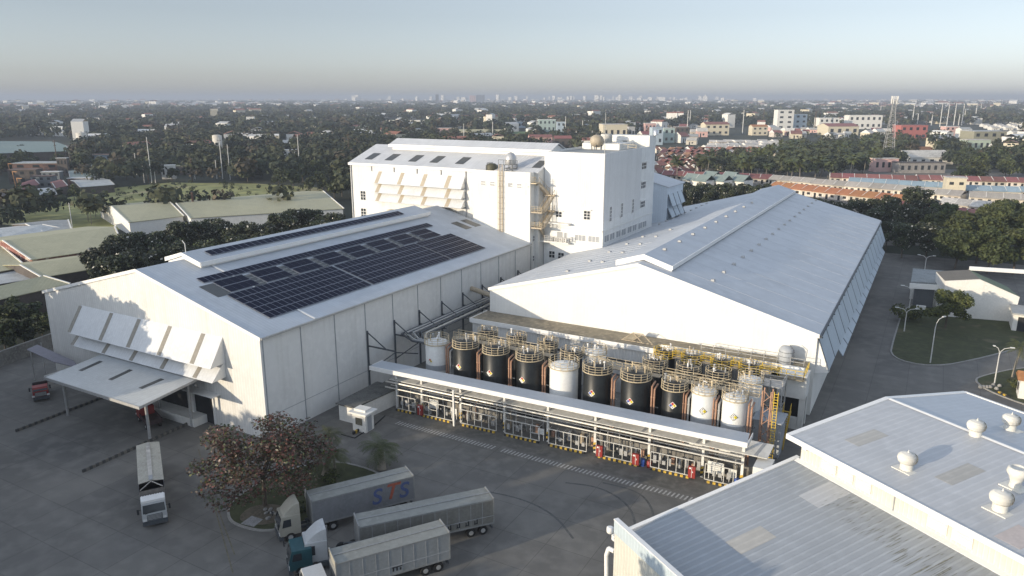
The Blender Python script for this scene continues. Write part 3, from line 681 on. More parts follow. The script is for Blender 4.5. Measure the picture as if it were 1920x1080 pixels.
# ================================================================== TALL PLANT BLOCK behind
HC = thing('plant_hall', 'tall white rear hall with three tiers of tilted awnings and grey skylights', 'factory hall', (-105, 150, 0))
CY, CX0, CX1, CE = 138.5, -123.2, -72.0, 28.8
sl_ = (32.55 - 28.8) / (148.9 - 138.5)
w_ = MB(); w_.extr([(CY, 0), (CY, CE), (148.9, 32.5), (159.3, CE), (159.3, 0)], 'x', CX0, CX1); w_.build('wall', WALLR, HC)
for (ya, yb, za, zb) in ((CY - .3, 148.9, CE - .3 * sl_ + .2, 32.7), (148.9, 159.6, 32.7, CE - .3 * sl_ + .2)):
    r = MB(); r.slab([(CX0 - .25, ya, za), (CX1, ya, za), (CX1, yb, zb), (CX0 - .25, yb, zb)], .18); r.build('roof', ROOFX, HC)
f = MB(); f.box(CX0 - .25, -87.2, CY - .42, CY - .31, CE - .45, CE + .1); f.box(CX0 - .36, CX0 - .26, CY - .3, 159.6, CE - .2, CE - .0)
f.build('gutter', TRIM, HC)
mxa = onY(745, 264, 149)[0]; mxb = -72.5
MO = MB(); MO.extr([(146.3, 31.2), (146.3, 33.0), (149, 34.0), (152, 33.0), (152, 31.2)], 'x', mxa + .6, mxb - .4); MO.build('monitor_wall', TRIM, HC)
for (ya, yb, za, zb) in ((145.6, 149, 33.0, 34.35), (149, 152.6, 34.35, 33.0)):
    r = MB(); r.slab([(mxa, ya, za), (mxb, ya, za), (mxb, yb, zb), (mxa, yb, zb)], .15); r.build('monitor_roof', ROOFX, HC)
f = MB(); f.box(mxa, mxb, 145.45, 145.59, 32.45, 33.05); f.build('monitor_fascia', TRIM, HC)
def zC(y): return CE + sl_ * (y - CY) + .2
for i, (a, b) in enumerate((((687, 296), (699, 285)), ((724, 298), (736, 288)), ((768, 301), (782, 291)), ((808, 303), (822, 293)), ((856, 306), (870, 296)), ((905, 304), (917, 298)), ((994, 319), (1008, 307)))):
    y0, y1 = 140.3, 143.7
    x0 = onY(a[0], a[1], 141)[0]; x1 = x0 + 2.2
    if i == 5: continue
    if i == 6: x0, x1 = -74.6, -72.6
    r = MB(); r.thick([(x0, y0, zC(y0) + .05), (x1, y0, zC(y0) + .05), (x1 + .1, y1, zC(y1) + .05), (x0 + .1, y1, zC(y1) + .05)], .04); r.build('skylight', SKYL, HC)
sx_ = [onY(a, 330, CY)[0] for a in (714, 756, 799, 844)]
ax0, ax1 = onY(702, 320, CY)[0], onY(872, 328, CY)[0]
for (yt, yb_) in ((321, 343.5), (341, 361), (358, 377)):
    zt = onY(715, yt, CY)[1]; zb = onY(700, yb_, CY - 1.9)[1]
    awning(HC, ax0, ax1, CY - .003, zt, 1.9, zb, sx_, mat=SHADE, sw=1.0, strip=M('beige_strip', (.42, .36, .27), .6, var=.1))
for (wx, wy) in ((681, 366.5), (682, 399)):
    x, z = onY(wx, wy, CY); window(HC, (x, CY, z), 1.5, 2.1, '-y', 2, 3, hood=False)
f = MB()
for px_ in (697, 739, 782, 827): x, z = onY(px_, 318, CY); f.bar((x, CY - .1, CE - .4), (x, CY - .1, CE - 1.6), .2)
x = onY(874, 340, CY)[0]; f.tube((x, CY - .15, 14), (x, CY - .15, CE - .3), .12, 8); x = CX0 + .4; f.tube((x, CY - .15, 5), (x, CY - .15, CE - .3), .12, 8)
f.each('downpipe', SEAM, HC)
# beige structure peeping over the left hall roof
f = MB(); xa, za = onY(728, 397, 137.5); xb, _ = onY(790, 400, 137.5); f.box(xa, xb, 136.9, 138.49, 14, za + .5); f.build('lean_to', HYEL, HC)
# ------------------------------------------------------------------ stair block
LB = thing('stair_block', 'narrow cream white block with a tall caged ladder on its front', 'tower block', (-80, 139, 0))
BX0, BX1, BY, BZ = -87.0, -72.9, 136.5, 29.0
a = MB(); a.box(BX0, BX1, BY, 141.2, 0, BZ - .35); a.box(BX0, BX1, BY, BY + .3, BZ - .35, BZ); a.box(BX1 - .3, BX1, BY + .3, 141.2, BZ - .35, BZ); a.build('wall', WALL, LB)
a = MB(); a.box(BX0 + 1.2, -78.6, BY - .12, BY - .003, 26.15, 26.35); a.box(-77.5, BX1 + .8 - 1.2, BY - .12, BY - .003, 26.0, 26.2); a.each('ledge', WALL, LB)
for px_, py_ in ((906, 343), (923.5, 344.5), (957, 347), (974, 348.5)):
    x, z = onY(px_, py_, BY); window(LB, (x, BY, z), 1.1, .85, '-y', 1, 1, FROST, hood=False)
for (px_, py_, w_w, w_h) in ((1000.5, 447, .9, 1.1), (1011.5, 443, .45, 1.0), (1000.5, 484, .9, 1.1), (1011, 481, .45, 1.0)):
    y, z = onX(px_, py_, BX1); window(LB, (BX1, y, z), w_w, w_h, '+x', 2 if w_w > .6 else 1, 2, hood=False)
a = MB(); a.tube((BX1 + .2, 141.0, 3), (BX1 + .2, 141.0, 21), .1, 8); a.tube((BX1 + .12, 136.8, 2), (BX1 + .12, 136.8, 13.6), .08, 6); a.build('downpipe', SEAM, LB)
# caged ladder
CL = thing('caged_ladder', 'tall beige ladder with safety hoops fixed to the cream stair block', 'ladder', (0, 0, 0))
lx, _ = onY(940, 380, BY); CL.location = (lx, BY - .2, 15)
a = MB()
for dx in (-.42, .42): a.bar((lx + dx, BY - .25, 14.2), (lx + dx, BY - .25, BZ + 1.4), .13)
for k in range(46): a.bar((lx - .42, BY - .25, 14.5 + k * .35), (lx + .42, BY - .25, 14.5 + k * .35), .06)
a.build('rails', BEIGE, CL)
a = MB()
for k in range(13):
    z = 15.5 + 1.15 * k; a.ring((lx, BY - .3, z), .62, .04, 10, math.pi, 2 * math.pi, 4)
for an in (-.7, -1.57, -2.44): a.bar((lx + .62 * math.cos(an), BY - .3 + .62 * math.sin(an), 15.5), (lx + .62 * math.cos(an), BY - .3 + .62 * math.sin(an), 29.4), .05)
a.build('hoops', BEIGE, CL)
# roof tanks of the stair block
T1 = thing('water_tank', 'dark olive tank lying on top of the cream stair block', 'tank', (0, 0, 0)); x, _ = onY(922, 312, 139); T1.location = (x, 139, BZ - .35)
a = MB(); a.lathe((0, 0, 0), [(1.25, 0), (1.3, .3), (1.3, 1.2), (.7, 1.6), (.01, 1.65)], 18); a.build('shell', M('olive_drab', (.10, .095, .06), .6, var=.2), T1, world=False)
a = MB(); a.path([(-.6, -1.3, .2), (-.4, -1.2, 1.8), (1.0, -1.2, 1.9)], .08); a.build('pipe', DSTEEL, T1, world=False)
T2 = thing('water_tank', 'silver tank with conical top on a dark steel frame above the stair block', 'tank', (0, 0, 0)); x, _ = onY(957.5, 310, 138.9); T2.location = (x, 138.9, BZ - .35)
a = MB(); a.lathe((0, 0, 1.6), [(1.15, 0), (1.25, .1), (1.25, 1.5), (.75, 2.3), (.2, 2.55), (.01, 2.55)], 20); a.build('shell', M('tank_silver', (.5, .5, .5), .4, .4, var=.12), T2, world=False)
a = MB()
for dx, dy in ((-1, -1), (1, -1), (1, 1), (-1, 1)): a.bar((dx, dy, 0), (dx, dy, 1.6), .14)
for z in (.1, .8, 1.55):
    for p, q in (((-1, -1), (1, -1)), ((1, -1), (1, 1)), ((1, 1), (-1, 1)), ((-1, 1), (-1, -1))): a.bar((*p, z), (*q, z), .1)
a.bar((-1, -1, .1), (1, -1, 1.5), .08); a.bar((-2.2, -1.4, 1.6), (2.4, -1.4, 1.6), .12)
for dx in (-2.2, -1, .4, 1.6, 2.4): a.bar((dx, -1.4, 1.6), (dx, -1.4, 2.6), .07)
a.bar((-2.2, -1.4, 2.6), (2.4, -1.4, 2.6), .08)
a.build('stand', DSTEEL, T2, world=False)
# ------------------------------------------------------------------ tall tower
TW = thing('tower', 'tallest white tower block with dark windows standing over the pale roof', 'tower block', (-65, 156, 0))
TX0, TX1, TY0, TY1, TZ = -71.9, -58.3, 141.0, 171.5, 33.1
a = MB(); a.box(TX0, TX1, TY0, TY1, 0, TZ - .5); a.box(TX0, TX1, TY0, TY0 + .25, TZ - .5, TZ); a.box(TX1 - .25, TX1, TY0 + .25, TY1, TZ - .5, TZ); a.box(TX0, TX0 + .25, TY0 + .25, TY1, TZ - .5, TZ); a.build('wall', M('tower_wall', (.72, .72, .70), .6, var=.05, scale=.15, streak=.3), TW)
a = MB(); a.box(TX0 + .26, TX1 - .26, TY0 + .26, TY1, TZ - .49, TZ - .44); a.build('roof_deck', M('tower_deck', (.33, .34, .33), .8, var=.2), TW)
x67 = onY(1076, 350, TY0)[0]
a = MB(); a.box(x67, TX1 + .06, TY0 - .08, TY0 - .003, 19.3, TZ + .02); a.box(TX1 + .003, TX1 + .08, TY0 - .08, 162.5, 19.3, TZ + .02); a.build('ribbed_cladding', M('ribbed_tower', (.70, .70, .69), .55, var=.04, streak=.25, rib=(1, 1, .45, .6)), TW)
a = MB(); a.box(TX0, TX1 + .15, TY0 - .18, TY0 - .003, 17.2, 17.35); a.box(TX1 + .003, TX1 + .15, TY0 - .18, TY1, 17.2, 17.35); a.box(x67, TX1 + .12, TY0 - .15, TY0 - .09, 19.2, 19.3); a.build('ledge', WALL, TW)
def wY(px_, py_, w_w, w_h, c_, r_, gl=GLASS, hood=False):
    x, z = onY(px_, py_, TY0); window(TW, (x, TY0 - (.08 if x > x67 and z > 19.3 else 0), z), w_w, w_h, '-y', c_, r_, gl, hood=hood)
def wX(px_, py_, w_w, w_h, c_, r_, gl=GLASS, hood=False):
    y, z = onX(px_, py_, TX1); window(TW, (TX1 + (.08 if y < 162.5 and z > 19.3 else 0), y, z), w_w, w_h, '+x', c_, r_, gl, hood=hood)
wY(1101, 403.5, 1.35, 1.75, 2, 3, hood=True); wY(1048, 402, 1.35, 1.1, 2, 2, hood=True)
wY(1050, 440, 1.3, 1.2, 1, 1, FROST); wY(1060.5, 441.5, .6, 1.2, 1, 1, FROST); wY(1088, 446, 2.4, 1.2, 3, 1, FROST); wY(1113.5, 448.5, 2.4, 1.2, 3, 1, FROST)
wY(1035, 477, 1.3, 1.4, 2, 2); wY(1052, 480, 1.3, 1.4, 2, 2)
for (a_, b_) in ((1144, 401), (1165, 394), (1186, 386)): wX(a_, b_, 1.0, 3.0, 2, 4)
for (a_, b_) in ((1207.5, 311), (1206, 347), (1204.5, 383)): wX(a_, b_, 2.9, 1.35, 3, 2, hood=True)
for (a_, b_) in ((1137, 447), (1147.5, 443), (1159, 438.5), (1169, 435), (1180, 430.5), (1189.5, 427), (1200, 423), (1208, 420)): wX(a_, b_, 2.5, 1.35, 2, 1, FROST)
# penthouse at the back
a = MB(); a.box(-68.0, TX1 + .02, 167.2, TY1 + .02, TZ - .44, 35.5); a.build('penthouse', WALL, TW)
x, z = onY(1172, 267, 167.2); window(TW, (x, 167.2, z), .9, .6, '-y', 2, 1, hood=True)
a = MB(); a.box(-71.0, -62, 158, 167.19, TZ - .44, TZ + .9); a.build('roof_bulkhead', WALL, TW)
# balcony with air conditioning units, between stair block and tower
for (zz_) in (onY(1050, 454, 139.8)[1], onY(1045, 418, 139.8)[1]):
    a = MB(); a.box(BX1 + .01, onY(1065, 455, 139.6)[0], 139.6, TY0 - .003, zz_ - .3, zz_); a.build('balcony', WALL, TW)
bz = onY(1050, 454, 139.8)[1]
for i, px_ in enumerate((1035, 1043, 1051, 1059)):
    x, _ = onY(px_, 450, 140.2); u_ = thing('air_conditioner', ['small dark', 'white twin-fan', 'white boxy', 'pale end'][i] + ' air conditioning unit on the balcony between stair block and tower', 'air conditioner', (x, 140.2, bz), 0, 'air conditioners on the balcony')
    a = MB(); a.box(-.32, .32, -.2, .2, 0, .8); a.build('casing', TRIM if i else SEAM, u_, world=False)
    a = MB()
    for z in (.22, .58): a.tube((0, -.21, z), (0, -.2, z), .15, 12)
    a.build('fan_grille', DARK, u_, world=False)
xr_ = onY(1068, 455, 139.6)[0]
railing('railing', [(BX1 + .1, 139.65, bz), (xr_, 139.65, bz), (xr_, TY0 - .1, bz)], label='thin rail round the lower balcony of the white tower', mat=STEEL, post=.8, mids=2)
# fire stair
FS = thing('fire_stair', 'beige zigzag steel stair hung between the stair block and the tower', 'staircase', (-71, 139, 15))
def flight(mb, p0, p1, w_, out):
    p0, p1 = Vector(p0), Vector(p1); o_ = Vector(out) * w_
    for o2 in (Vector((0, 0, 0)), o_):
        mb.bar(tuple(p0 + o2), tuple(p1 + o2), .12, .35); mb.bar(tuple(p0 + o2 + Vector((0, 0, 1.1))), tuple(p1 + o2 + Vector((0, 0, 1.1))), .07)
        for t in (0, .33, .66, 1): q = p0 + (p1 - p0) * t + o2; mb.bar(tuple(q), (q.x, q.y, q.z + 1.1), .06)
    n_ = int(abs(p1.z - p0.z) / .22)
    for i in range(n_):
        q = p0 + (p1 - p0) * (i + .5) / n_; mb.hexa([tuple(q + Vector((0, -.13, 0))), tuple(q + o_ + Vector((0, -.13, 0))), tuple(q + o_ + Vector((0, .13, 0))), tuple(q + Vector((0, .13, 0)))], [tuple(q + Vector((0, -.13, .05))), tuple(q + o_ + Vector((0, -.13, .05))), tuple(q + o_ + Vector((0, .13, .05))), tuple(q + Vector((0, .13, .05)))])
sz = [onX(1010, 428 - 0, BX1)[1], onX(1010, 397, BX1)[1], onX(1012, 358, BX1)[1]]
z0, z1, z2, z3 = 17.6, 20.9, 24.2, 26.9
fl_ = MB(); flight(fl_, (BX1 + .2, 140.6, 14.9), (BX1 + .2, 138.2, z0), 1.2, (1, 0, 0)); fl_.build('flight', BEIGE, FS)
fl_ = MB(); flight(fl_, (BX1 + 1.5, 138.2, z0), (BX1 + 2.6, 140.6, z1), 1.1, (1, 0, 0)); fl_.build('flight', BEIGE, FS)
fl_ = MB(); flight(fl_, (BX1 + 1.5, 138.2, z1), (BX1 + 2.6, 140.6, z2), 1.1, (1, 0, 0)); fl_.build('flight', BEIGE, FS)
fl_ = MB(); flight(fl_, (BX1 + .2, 138.0, z3), (BX1 + 1.6, 140.4, z2), 1.1, (1, 0, 0)); fl_.build('flight', BEIGE, FS)
for zz_ in (z0, z1):
    a = MB(); a.box(BX1 + .01, BX1 + 2.6, 136.7, 138.3, zz_ - .25, zz_); a.build('landing', BEIGE, FS)
for zz_ in (z1, z2):
    a = MB(); a.box(BX1 + 1.2, BX1 + 3.9, 139.9, 140.9, zz_ - .2, zz_); a.build('landing', BEIGE, FS)
a = MB()
for zz_ in (z0, z1):
    for k in range(3): a.bar((BX1 + .1, 136.75, zz_ + .4 + .35 * k), (BX1 + 2.55, 136.75, zz_ + .4 + .35 * k), .05); a.bar((BX1 + 2.55, 136.75, zz_ + .4 + .35 * k), (BX1 + 2.55, 138.2, zz_ + .4 + .35 * k), .05)
    for dx in (.1, .9, 1.7, 2.55): a.bar((BX1 + dx, 136.75, zz_), (BX1 + dx, 136.75, zz_ + 1.1), .05)
a.box(BX1 + .01, BX1 + 1.3, 136.6, 138.2, z3 - .2, z3)
for k in range(3): a.bar((BX1 + .05, 136.7, z3 + .4 + .4 * k), (BX1 + 1.3, 136.7, z3 + .4 + .4 * k), .06)
a.build('guard_rail', CREAM, FS)
# things on the tower roof
SP = thing('sphere_tank', 'round rusty beige sphere tank standing on the tower roof', 'tank', (0, 0, 0)); x, _ = onY(1119, 275, 158); SP.location = (x, 158, TZ - .44)
a = MB(); a.lathe((0, 0, 1.9), [(.05, -1.35)] + [(1.62 * math.cos(t), 1.4 * math.sin(t)) for t in [math.radians(d_) for d_ in range(-75, 90, 15)]] + [(.02, 1.4)], 22); a.build('shell', M('rusty_beige', (.42, .36, .27), .6, var=.15, scale=1.2, streak=.5), SP, world=False)
a = MB()
for k in range(5): t = k * 1.256; a.tube((1.1 * math.cos(t), 1.1 * math.sin(t), 0), (1.25 * math.cos(t), 1.25 * math.sin(t), 1.4), .12, 8)
a.lathe((0, 0, 3.25), [(.35, 0), (.35, .2), (.01, .3)], 10); a.build('leg_ring', DSTEEL, SP, world=False)
CT = thing('water_tank', 'pale grey upright cylinder tank on the tower roof behind the sphere', 'tank', (0, 0, 0)); x, _ = onY(1137, 262, 163); CT.location = (x, 163, TZ + .9)
a = MB(); a.lathe((0, 0, 0), [(1.3, 0), (1.35, .05), (1.35, 1.7), (1.2, 1.9), (.01, 1.95)], 20); a.build('shell', M('pale_tank', (.52, .5, .45), .6, var=.1, streak=.4), CT, world=False)
a = MB(); a.ring((0, 0, .6), 1.37, .04, 20); a.ring((0, 0, 1.3), 1.37, .04, 20); a.build('hoop', STEEL, CT, world=False)
ST = thing('water_tank', 'bright silver tank on the far corner of the tower penthouse', 'tank', (0, 0, 0)); x, _ = onY(1229.5, 252, 171); ST.location = (x, 171, 35.5)
a = MB(); a.lathe((0, 0, 0), [(.6, 0), (.6, 1.0), (.35, 1.25), (.01, 1.3)], 16); a.build('shell', M('bright_steel', (.6, .6, .62), .25, .7), ST, world=False)
a = MB(); a.ring((0, 0, .5), .62, .03, 16); a.build('hoop', STEEL, ST, world=False)
a = MB(); x, y = TX1 - .3, 141.4; a.tube((x, y, TZ - .5), (x, y, 41.0), .06, 6); a.tube((x, y, 41), (x, y, 41.8), .03, 5); tag(a.build('antenna_mast', STEEL), 'thin mast rising from the front corner of the white tower roof', 'mast')
railing('railing', [(-66.5, 160, TZ + .02), (TX1 - .5, 160, TZ - .44)], label='white rail crossing the tower roof before the penthouse', mat=CREAM)
# ------------------------------------------------------------------ hall D, far right behind the tower
HD = thing('rear_hall', 'white hall end with blue-shadowed awnings showing behind the tower', 'factory hall', (-75, 195, 0))
dx1 = -57.6
y_, z_ = onX(1253, 342, dx1)
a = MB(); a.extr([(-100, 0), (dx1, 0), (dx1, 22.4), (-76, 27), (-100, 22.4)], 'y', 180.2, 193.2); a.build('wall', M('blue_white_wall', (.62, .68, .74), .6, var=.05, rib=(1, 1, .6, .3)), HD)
for (xa, xb, za, zb) in ((dx1 + .4, -76, 22.5, 27.25), (-100.4, -76, 22.5, 27.25)):
    a = MB(); pts = [(xa, 180, za), (xb, 180, zb), (xb, 193.4, zb), (xa, 193.4, za)]; a.slab(pts if xa < xb else pts[::-1], .2); a.build('roof', ROOFP, HD)
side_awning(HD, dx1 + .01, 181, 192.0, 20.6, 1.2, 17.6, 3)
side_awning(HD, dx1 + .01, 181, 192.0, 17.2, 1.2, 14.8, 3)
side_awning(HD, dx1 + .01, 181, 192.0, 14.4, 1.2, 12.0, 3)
# ================================================================== LOADING BAY canopy (turned a little)
a0, a1 = Vector((-68.3, 78.75, 0)), Vector((-14.9, 80.35, 0))
LBd = (a1 - a0).normalized(); LBn = Vector((-LBd.y, LBd.x, 0)); LBr = math.atan2(LBd.y, LBd.x); LEN = (a1 - a0).length
BAY = thing('loading_bay', 'long narrow tanker loading bay under a thin white edged roof, pipes below', 'loading bay', (a0.x, a0.y, 0), LBr)
b = MB(); b.slab([(0, 0, 6.2), (LEN, 0, 6.2), (LEN - .3, 3.1, 6.0), (-.3, 3.1, 6.0)], .1); b.build('roof', M('bay_roof', (.42, .45, .48), .5, var=.05, scale=.3), BAY, world=False)
b = MB(); b.box(-.05, LEN + .05, -.12, -.01, 5.6, 6.22); b.box(LEN + .01, LEN + .1, 0, 3.1, 5.6, 6.15); b.box(-.12, -.02, 0, 3.1, 5.6, 6.15); b.build('fascia', TRIM, BAY, world=False)
b = MB(); b.slab([(2.6, .9, 4.35), (LEN + 2.2, .9, 4.35), (LEN + 2.4, 4.0, 4.75), (2.4, 4.0, 4.75)], .1); b.build('lower_roof', M('lower_roof_sheet', (.62, .61, .57), .6, var=.12, scale=.3), BAY, world=False)
b = MB()
for k in range(9): x = 7.2 + 6.7 * k; b.thick([(x, 1.0, 4.39), (x + .35, 1.0, 4.39), (x + .9, 3.9, 4.77), (x + .55, 3.9, 4.77)], .02)
b.each('roof_strip', SEAM, BAY, world=False)
post_x = [(Vector((*P(*q), 0)) - a0).dot(LBd) for q in ((742, 765), (790, 775), (865, 790), (945, 810), (1030, 825), (1115, 848), (1215, 872), (1315, 895), (1387, 915))]
for x in post_x:
    b = MB(); b.box(x - .15, x + .15, 1.25, 1.55, 0, 5.98); b.build('post', WALL, BAY, world=False)
b = MB()
for x in post_x[1:]:
    for k in range(4):
        b.mat(YSTR if k % 2 else BSTR); b.hexa([(x - .18, 1.2, .15 + .3 * k), (x + .18, 1.2, .3 + .3 * k), (x + .18, 1.24, .3 + .3 * k), (x - .18, 1.24, .15 + .3 * k)], [(x - .18, 1.2, .45 + .3 * k), (x + .18, 1.2, .6 + .3 * k), (x + .18, 1.24, .6 + .3 * k), (x - .18, 1.24, .45 + .3 * k)])
b.build('post_stripe', None, BAY, world=False)
PIPE = M('insulated_pipe', (.55, .53, .48), .4, .4, var=.08, scale=1)
for (y, z, r) in ((.72, 4.0, .17), (.55, 3.2, .12), (1.7, 3.6, .12), (1.9, 3.0, .1)):
    b = MB(); b.tube((2.2, y, z), (LEN - .4, y, z), r, 10)
    for k in range(int(LEN / 1.6) - 2): b.tube((3 + 1.6 * k, y, z), (3.06 + 1.6 * k, y, z), r + .02, 10)
    b.build('pipe', PIPE, BAY, world=False)
# pumps, meters and hoses behind the frames: a busy machinery strip, bay by bay
for i, (xa, xb) in enumerate(zip(post_x, post_x[1:])):
    b = MB(); n_ = int((xb - xa) / .8)
    for k in range(n_):
        x = xa + .5 + .8 * k + R.uniform(-.1, .1); t = R.random()
        b.mat(R.choice([STEEL, DSTEEL, BEIGE, STEEL, COPPER]))
        if t < .35: b.tube((x, 2.3, .2), (x, 2.3, 3.3), R.uniform(.05, .1), 6); b.tube((x, 2.3, 1.0), (x, 1.7, 1.0), .06, 6); b.lathe((x, 1.7, .85), [(.01, 0), (.15, .05), (.15, .28), (.01, .33)], 8)
        elif t < .6: b.box(x - .2, x + .2, 1.9, 2.3, .5, R.uniform(1.0, 1.8))
        elif t < .8: b.path([(x, 2.0, 3.2), (x, 1.7, 2.6), (x + .15, 1.6, 1.4), (x + .3, 1.7, .5)], .045, 5)
        else: b.lathe((x, 2.1, .15), [(.22, 0), (.22, .7), (.1, .9), (.1, 1.2), (.01, 1.2)], 10)
    b.build('pump_set', None, BAY, world=False)
b = MB(); b.box(2.5, LEN + 1.5, 2.7, 2.95, 0, 1.9); b.build('bund_wall', M('dull_bund', (.20, .19, .17), .85, var=.25), BAY, world=False)  # bund wall in a dull grey brown
# white steel stands (each a thing) with grip stairs, between posts
fr = 0
def loc_bay(x, y, z=0): p = a0 + LBd * x + LBn * y; return (p.x, p.y, z)
for i, (xa, xb) in enumerate(zip(post_x, post_x[1:])):
    w0 = xa + .55; w1 = xb - .75 if i else xb - .5
    nb = max(2, int((w1 - w0) / 1.05)); 
    t = thing('pipe_stand', '', 'steel frame', loc_bay(w0, .35), LBr, 'white steel hose frames along the loading bay')
    b = MB(); W_ = w1 - w0
    for k in range(nb + 1):
        x = W_ * k / nb; b.bar((x, 0, .35), (x, 0, 2.35), .08)
        if R.random() < .5: b.bar((x, 0, 2.3), (x, .9, 2.3), .06)
    for z in (.35, 2.35): b.bar((0, 0, z), (W_, 0, z), .09)
    k = R.randrange(nb); b.bar((W_ * k / nb, 0, 1.3), (W_ * (k + 1) / nb, 0, 1.3), .07)
    b.build('frame', M('stand_paint', (.55, .54, .50), .5, var=.1), t, world=False)
    b = MB(); b.mat(BSTR); striped_bar(b, (0, -.08, 0), (W_, -.08, 0), .25, .28, .34); b.build('striped_kerb', None, t, world=False)
    b = MB()
    for _ in range(3):
        x = R.uniform(.2, W_ - .6); b.box(x, x + .4, .12, .3, .9, R.uniform(1.3, 1.9))
    b.build('valve_box', STEEL, t, world=False)
    t['label'] = ['short white frame at the shaded left end of the loading bay', 'white frame right of the first red cabinet, sign board on it', 'white frame below the dark spotlight post', 'white frame in the shaded middle of the loading bay', 'white frame just left of the bay with the red cabinet and green valves', 'white frame left of the red drum and blue drum', 'white frame with a row of dark squares, right of the drums', 'white frame at the right end with the large white board'][i]
    fr += 1
def cabinet(x, lab, y=.05):
    t = thing('fire_cabinet', lab, 'cabinet', loc_bay(x, y), LBr, 'red cabinets along the loading bay')
    b = MB(); b.box(-.42, .42, -.15, .15, .3, 1.75); b.build('cabinet_body', REDP, t, world=False)
    b = MB(); b.box(-.02, .02, -.17, -.153, .35, 1.7); b.box(.08, .16, -.18, -.153, 1.0, 1.2); b.box(-.3, -.1, -.165, -.153, 1.45, 1.65); b.build('door_trim', TRIM, t, world=False)
for px_, lab in ((803, 'red cabinet in the shade beside the leftmost red drum'), (1132, 'tall red cabinet in the middle of the loading bay'), (1197, 'red cabinet just behind the red and blue drums'), (1302, 'red cabinet left of the large white board')):
    x = (Vector((*P(px_, {803: 772, 1132: 850, 1197: 868, 1302: 890}[px_]), 0)) - a0).dot(LBd); cabinet(x, lab)
def drum(px_, py_, mat, lab):
    x, y = P(px_, py_); t = thing('drum', lab, 'drum', (x, y, 0), 0, 'drums on the loading apron')
    b = MB(); b.lathe((0, 0, 0), [(.29, 0), (.3, .04), (.3, .4), (.315, .43), (.3, .46), (.3, .88), (.27, .9), (.01, .9)], 16); b.build('shell', mat, t, world=False)
    b = MB(); b.ring((0, 0, .9), .29, .02, 14); b.lathe((.12, .1, .9), [(.05, 0), (.05, .03), (.01, .03)], 8); b.build('rim', DSTEEL, t, world=False)
drum(791, 773, REDP, 'red drum standing beside the shaded red cabinet'); drum(1194, 870, REDP, 'red drum left of the blue drum by the loading bay'); drum(1205, 873, BLUEP, 'blue drum next to the red drum by the loading bay'); drum(1217, 876, REDP, 'low red drum right of the blue drum'); drum(1381, 910, BLUEP, 'blue drum by the last post at the right end of the bay')
def board(px_, py_, w_w, w_h, z0, lab, dots=False):
    x, y = P(px_, py_); t = thing('sign_board', lab, 'sign', (x, y, 0), LBr, 'white sign boards along the loading bay')
    b = MB(); b.box(-w_w / 2, w_w / 2, 0, .05, z0, z0 + w_h); b.build('panel', M('sign_white', (.7, .7, .66), .6, var=.05), t, world=False)
    b = MB()
    for k in range(4): b.box(-w_w * .38, w_w * (.38 - .1 * (k % 2)), -.006, -.002, z0 + w_h * (.2 + .18 * k), z0 + w_h * (.24 + .18 * k))
    b.build('text_line', SEAM, t, world=False)
    b = MB()
    for dx in (-w_w * .4, w_w * .4): b.bar((dx, .08, 0), (dx, .08, z0 + w_h), .06)
    b.build('sign_post', TRIM, t, world=False)
board(814, 778, 1.5, 1.3, 1.0, 'large white sign board in the shaded bay beside the red drum'); board(851, 787, 1.0, .8, .9, 'small grey sign board under the spotlight post'); board(1014, 826, .9, .8, .9, 'small sign board in the middle of the loading bay'); board(1340, 900, 1.9, 1.5, .8, 'largest white board, at the right end of the loading bay'); board(1372, 908, .9, 1.1, .8, 'narrow white board between the largest board and the last post')
LP_ = thing('spotlight', 'dark spotlight on a short arm in front of the loading bay roof edge', 'lamp', loc_bay(post_x[2] - .1, -.35), LBr)
b = MB(); b.bar((0, 0, 0), (0, 0, 5.3), .22); b.build('post', WALL, LP_, world=False)
b = MB(); b.bar((0, 0, 5.2), (-.5, -.2, 5.25), .1); b.box(-.85, -.35, -.4, -.05, 5.1, 5.35); b.build('lamp_head', DSTEEL, LP_, world=False)
# small pump house at the right end of the bay
PH = thing('pump_house', 'small white shed closing the right end of the loading bay', 'shed', (-12.6, 81, 0))
b = MB(); b.box(-13.9, -12.1, 79.4, 82.4, 0, 3.9); b.build('wall', WALL, PH)
b = MB(); b.box(-13.5, -12.7, 79.32, 79.397, .1, 2.1); b.build('door', HBRN, PH)
# ------------------------------------------------------------------ tanks
def hazard(parent, R_, z, ang, k=.42, scheme='black'):
    """four-colour hazard diamond on the shell at angle ang (0 = towards +x)"""
    nx, ny = math.cos(ang), math.sin(ang); tx, ty = -ny, nx
    def pt(u, v, d=.035): return (nx * (R_ + d) + tx * u, ny * (R_ + d) + ty * u, z + v)
    d = MB(); d.mat(DARK if scheme == 'white' else HAZW); s_ = k * 1.12
    d.face([pt(-s_, 0, .02), pt(0, -s_, .02), pt(s_, 0, .02), pt(0, s_, .02)])
    h = k / 2
    for (cu, cv, m_) in ((0, h, HAZR), (-h, 0, HAZB if scheme != 'old' else HAZW), (h, 0, HAZY), (0, -h, HAZW)):
        if scheme == 'white' and m_ is not HAZY: m_ = HAZW
        q = h * .93; d.mat(m_); d.face([pt(cu - q, cv), pt(cu, cv - q), pt(cu + q, cv), pt(cu, cv + q)])
        d.mat(BSTR); e = h * .28; d.face([pt(cu - e * .7, cv - e, .045), pt(cu + e * .7, cv - e, .045), pt(cu + e * .7, cv + e, .045), pt(cu - e * .7, cv + e, .045)])
    d.build('hazard_diamond', None, parent, world=False)
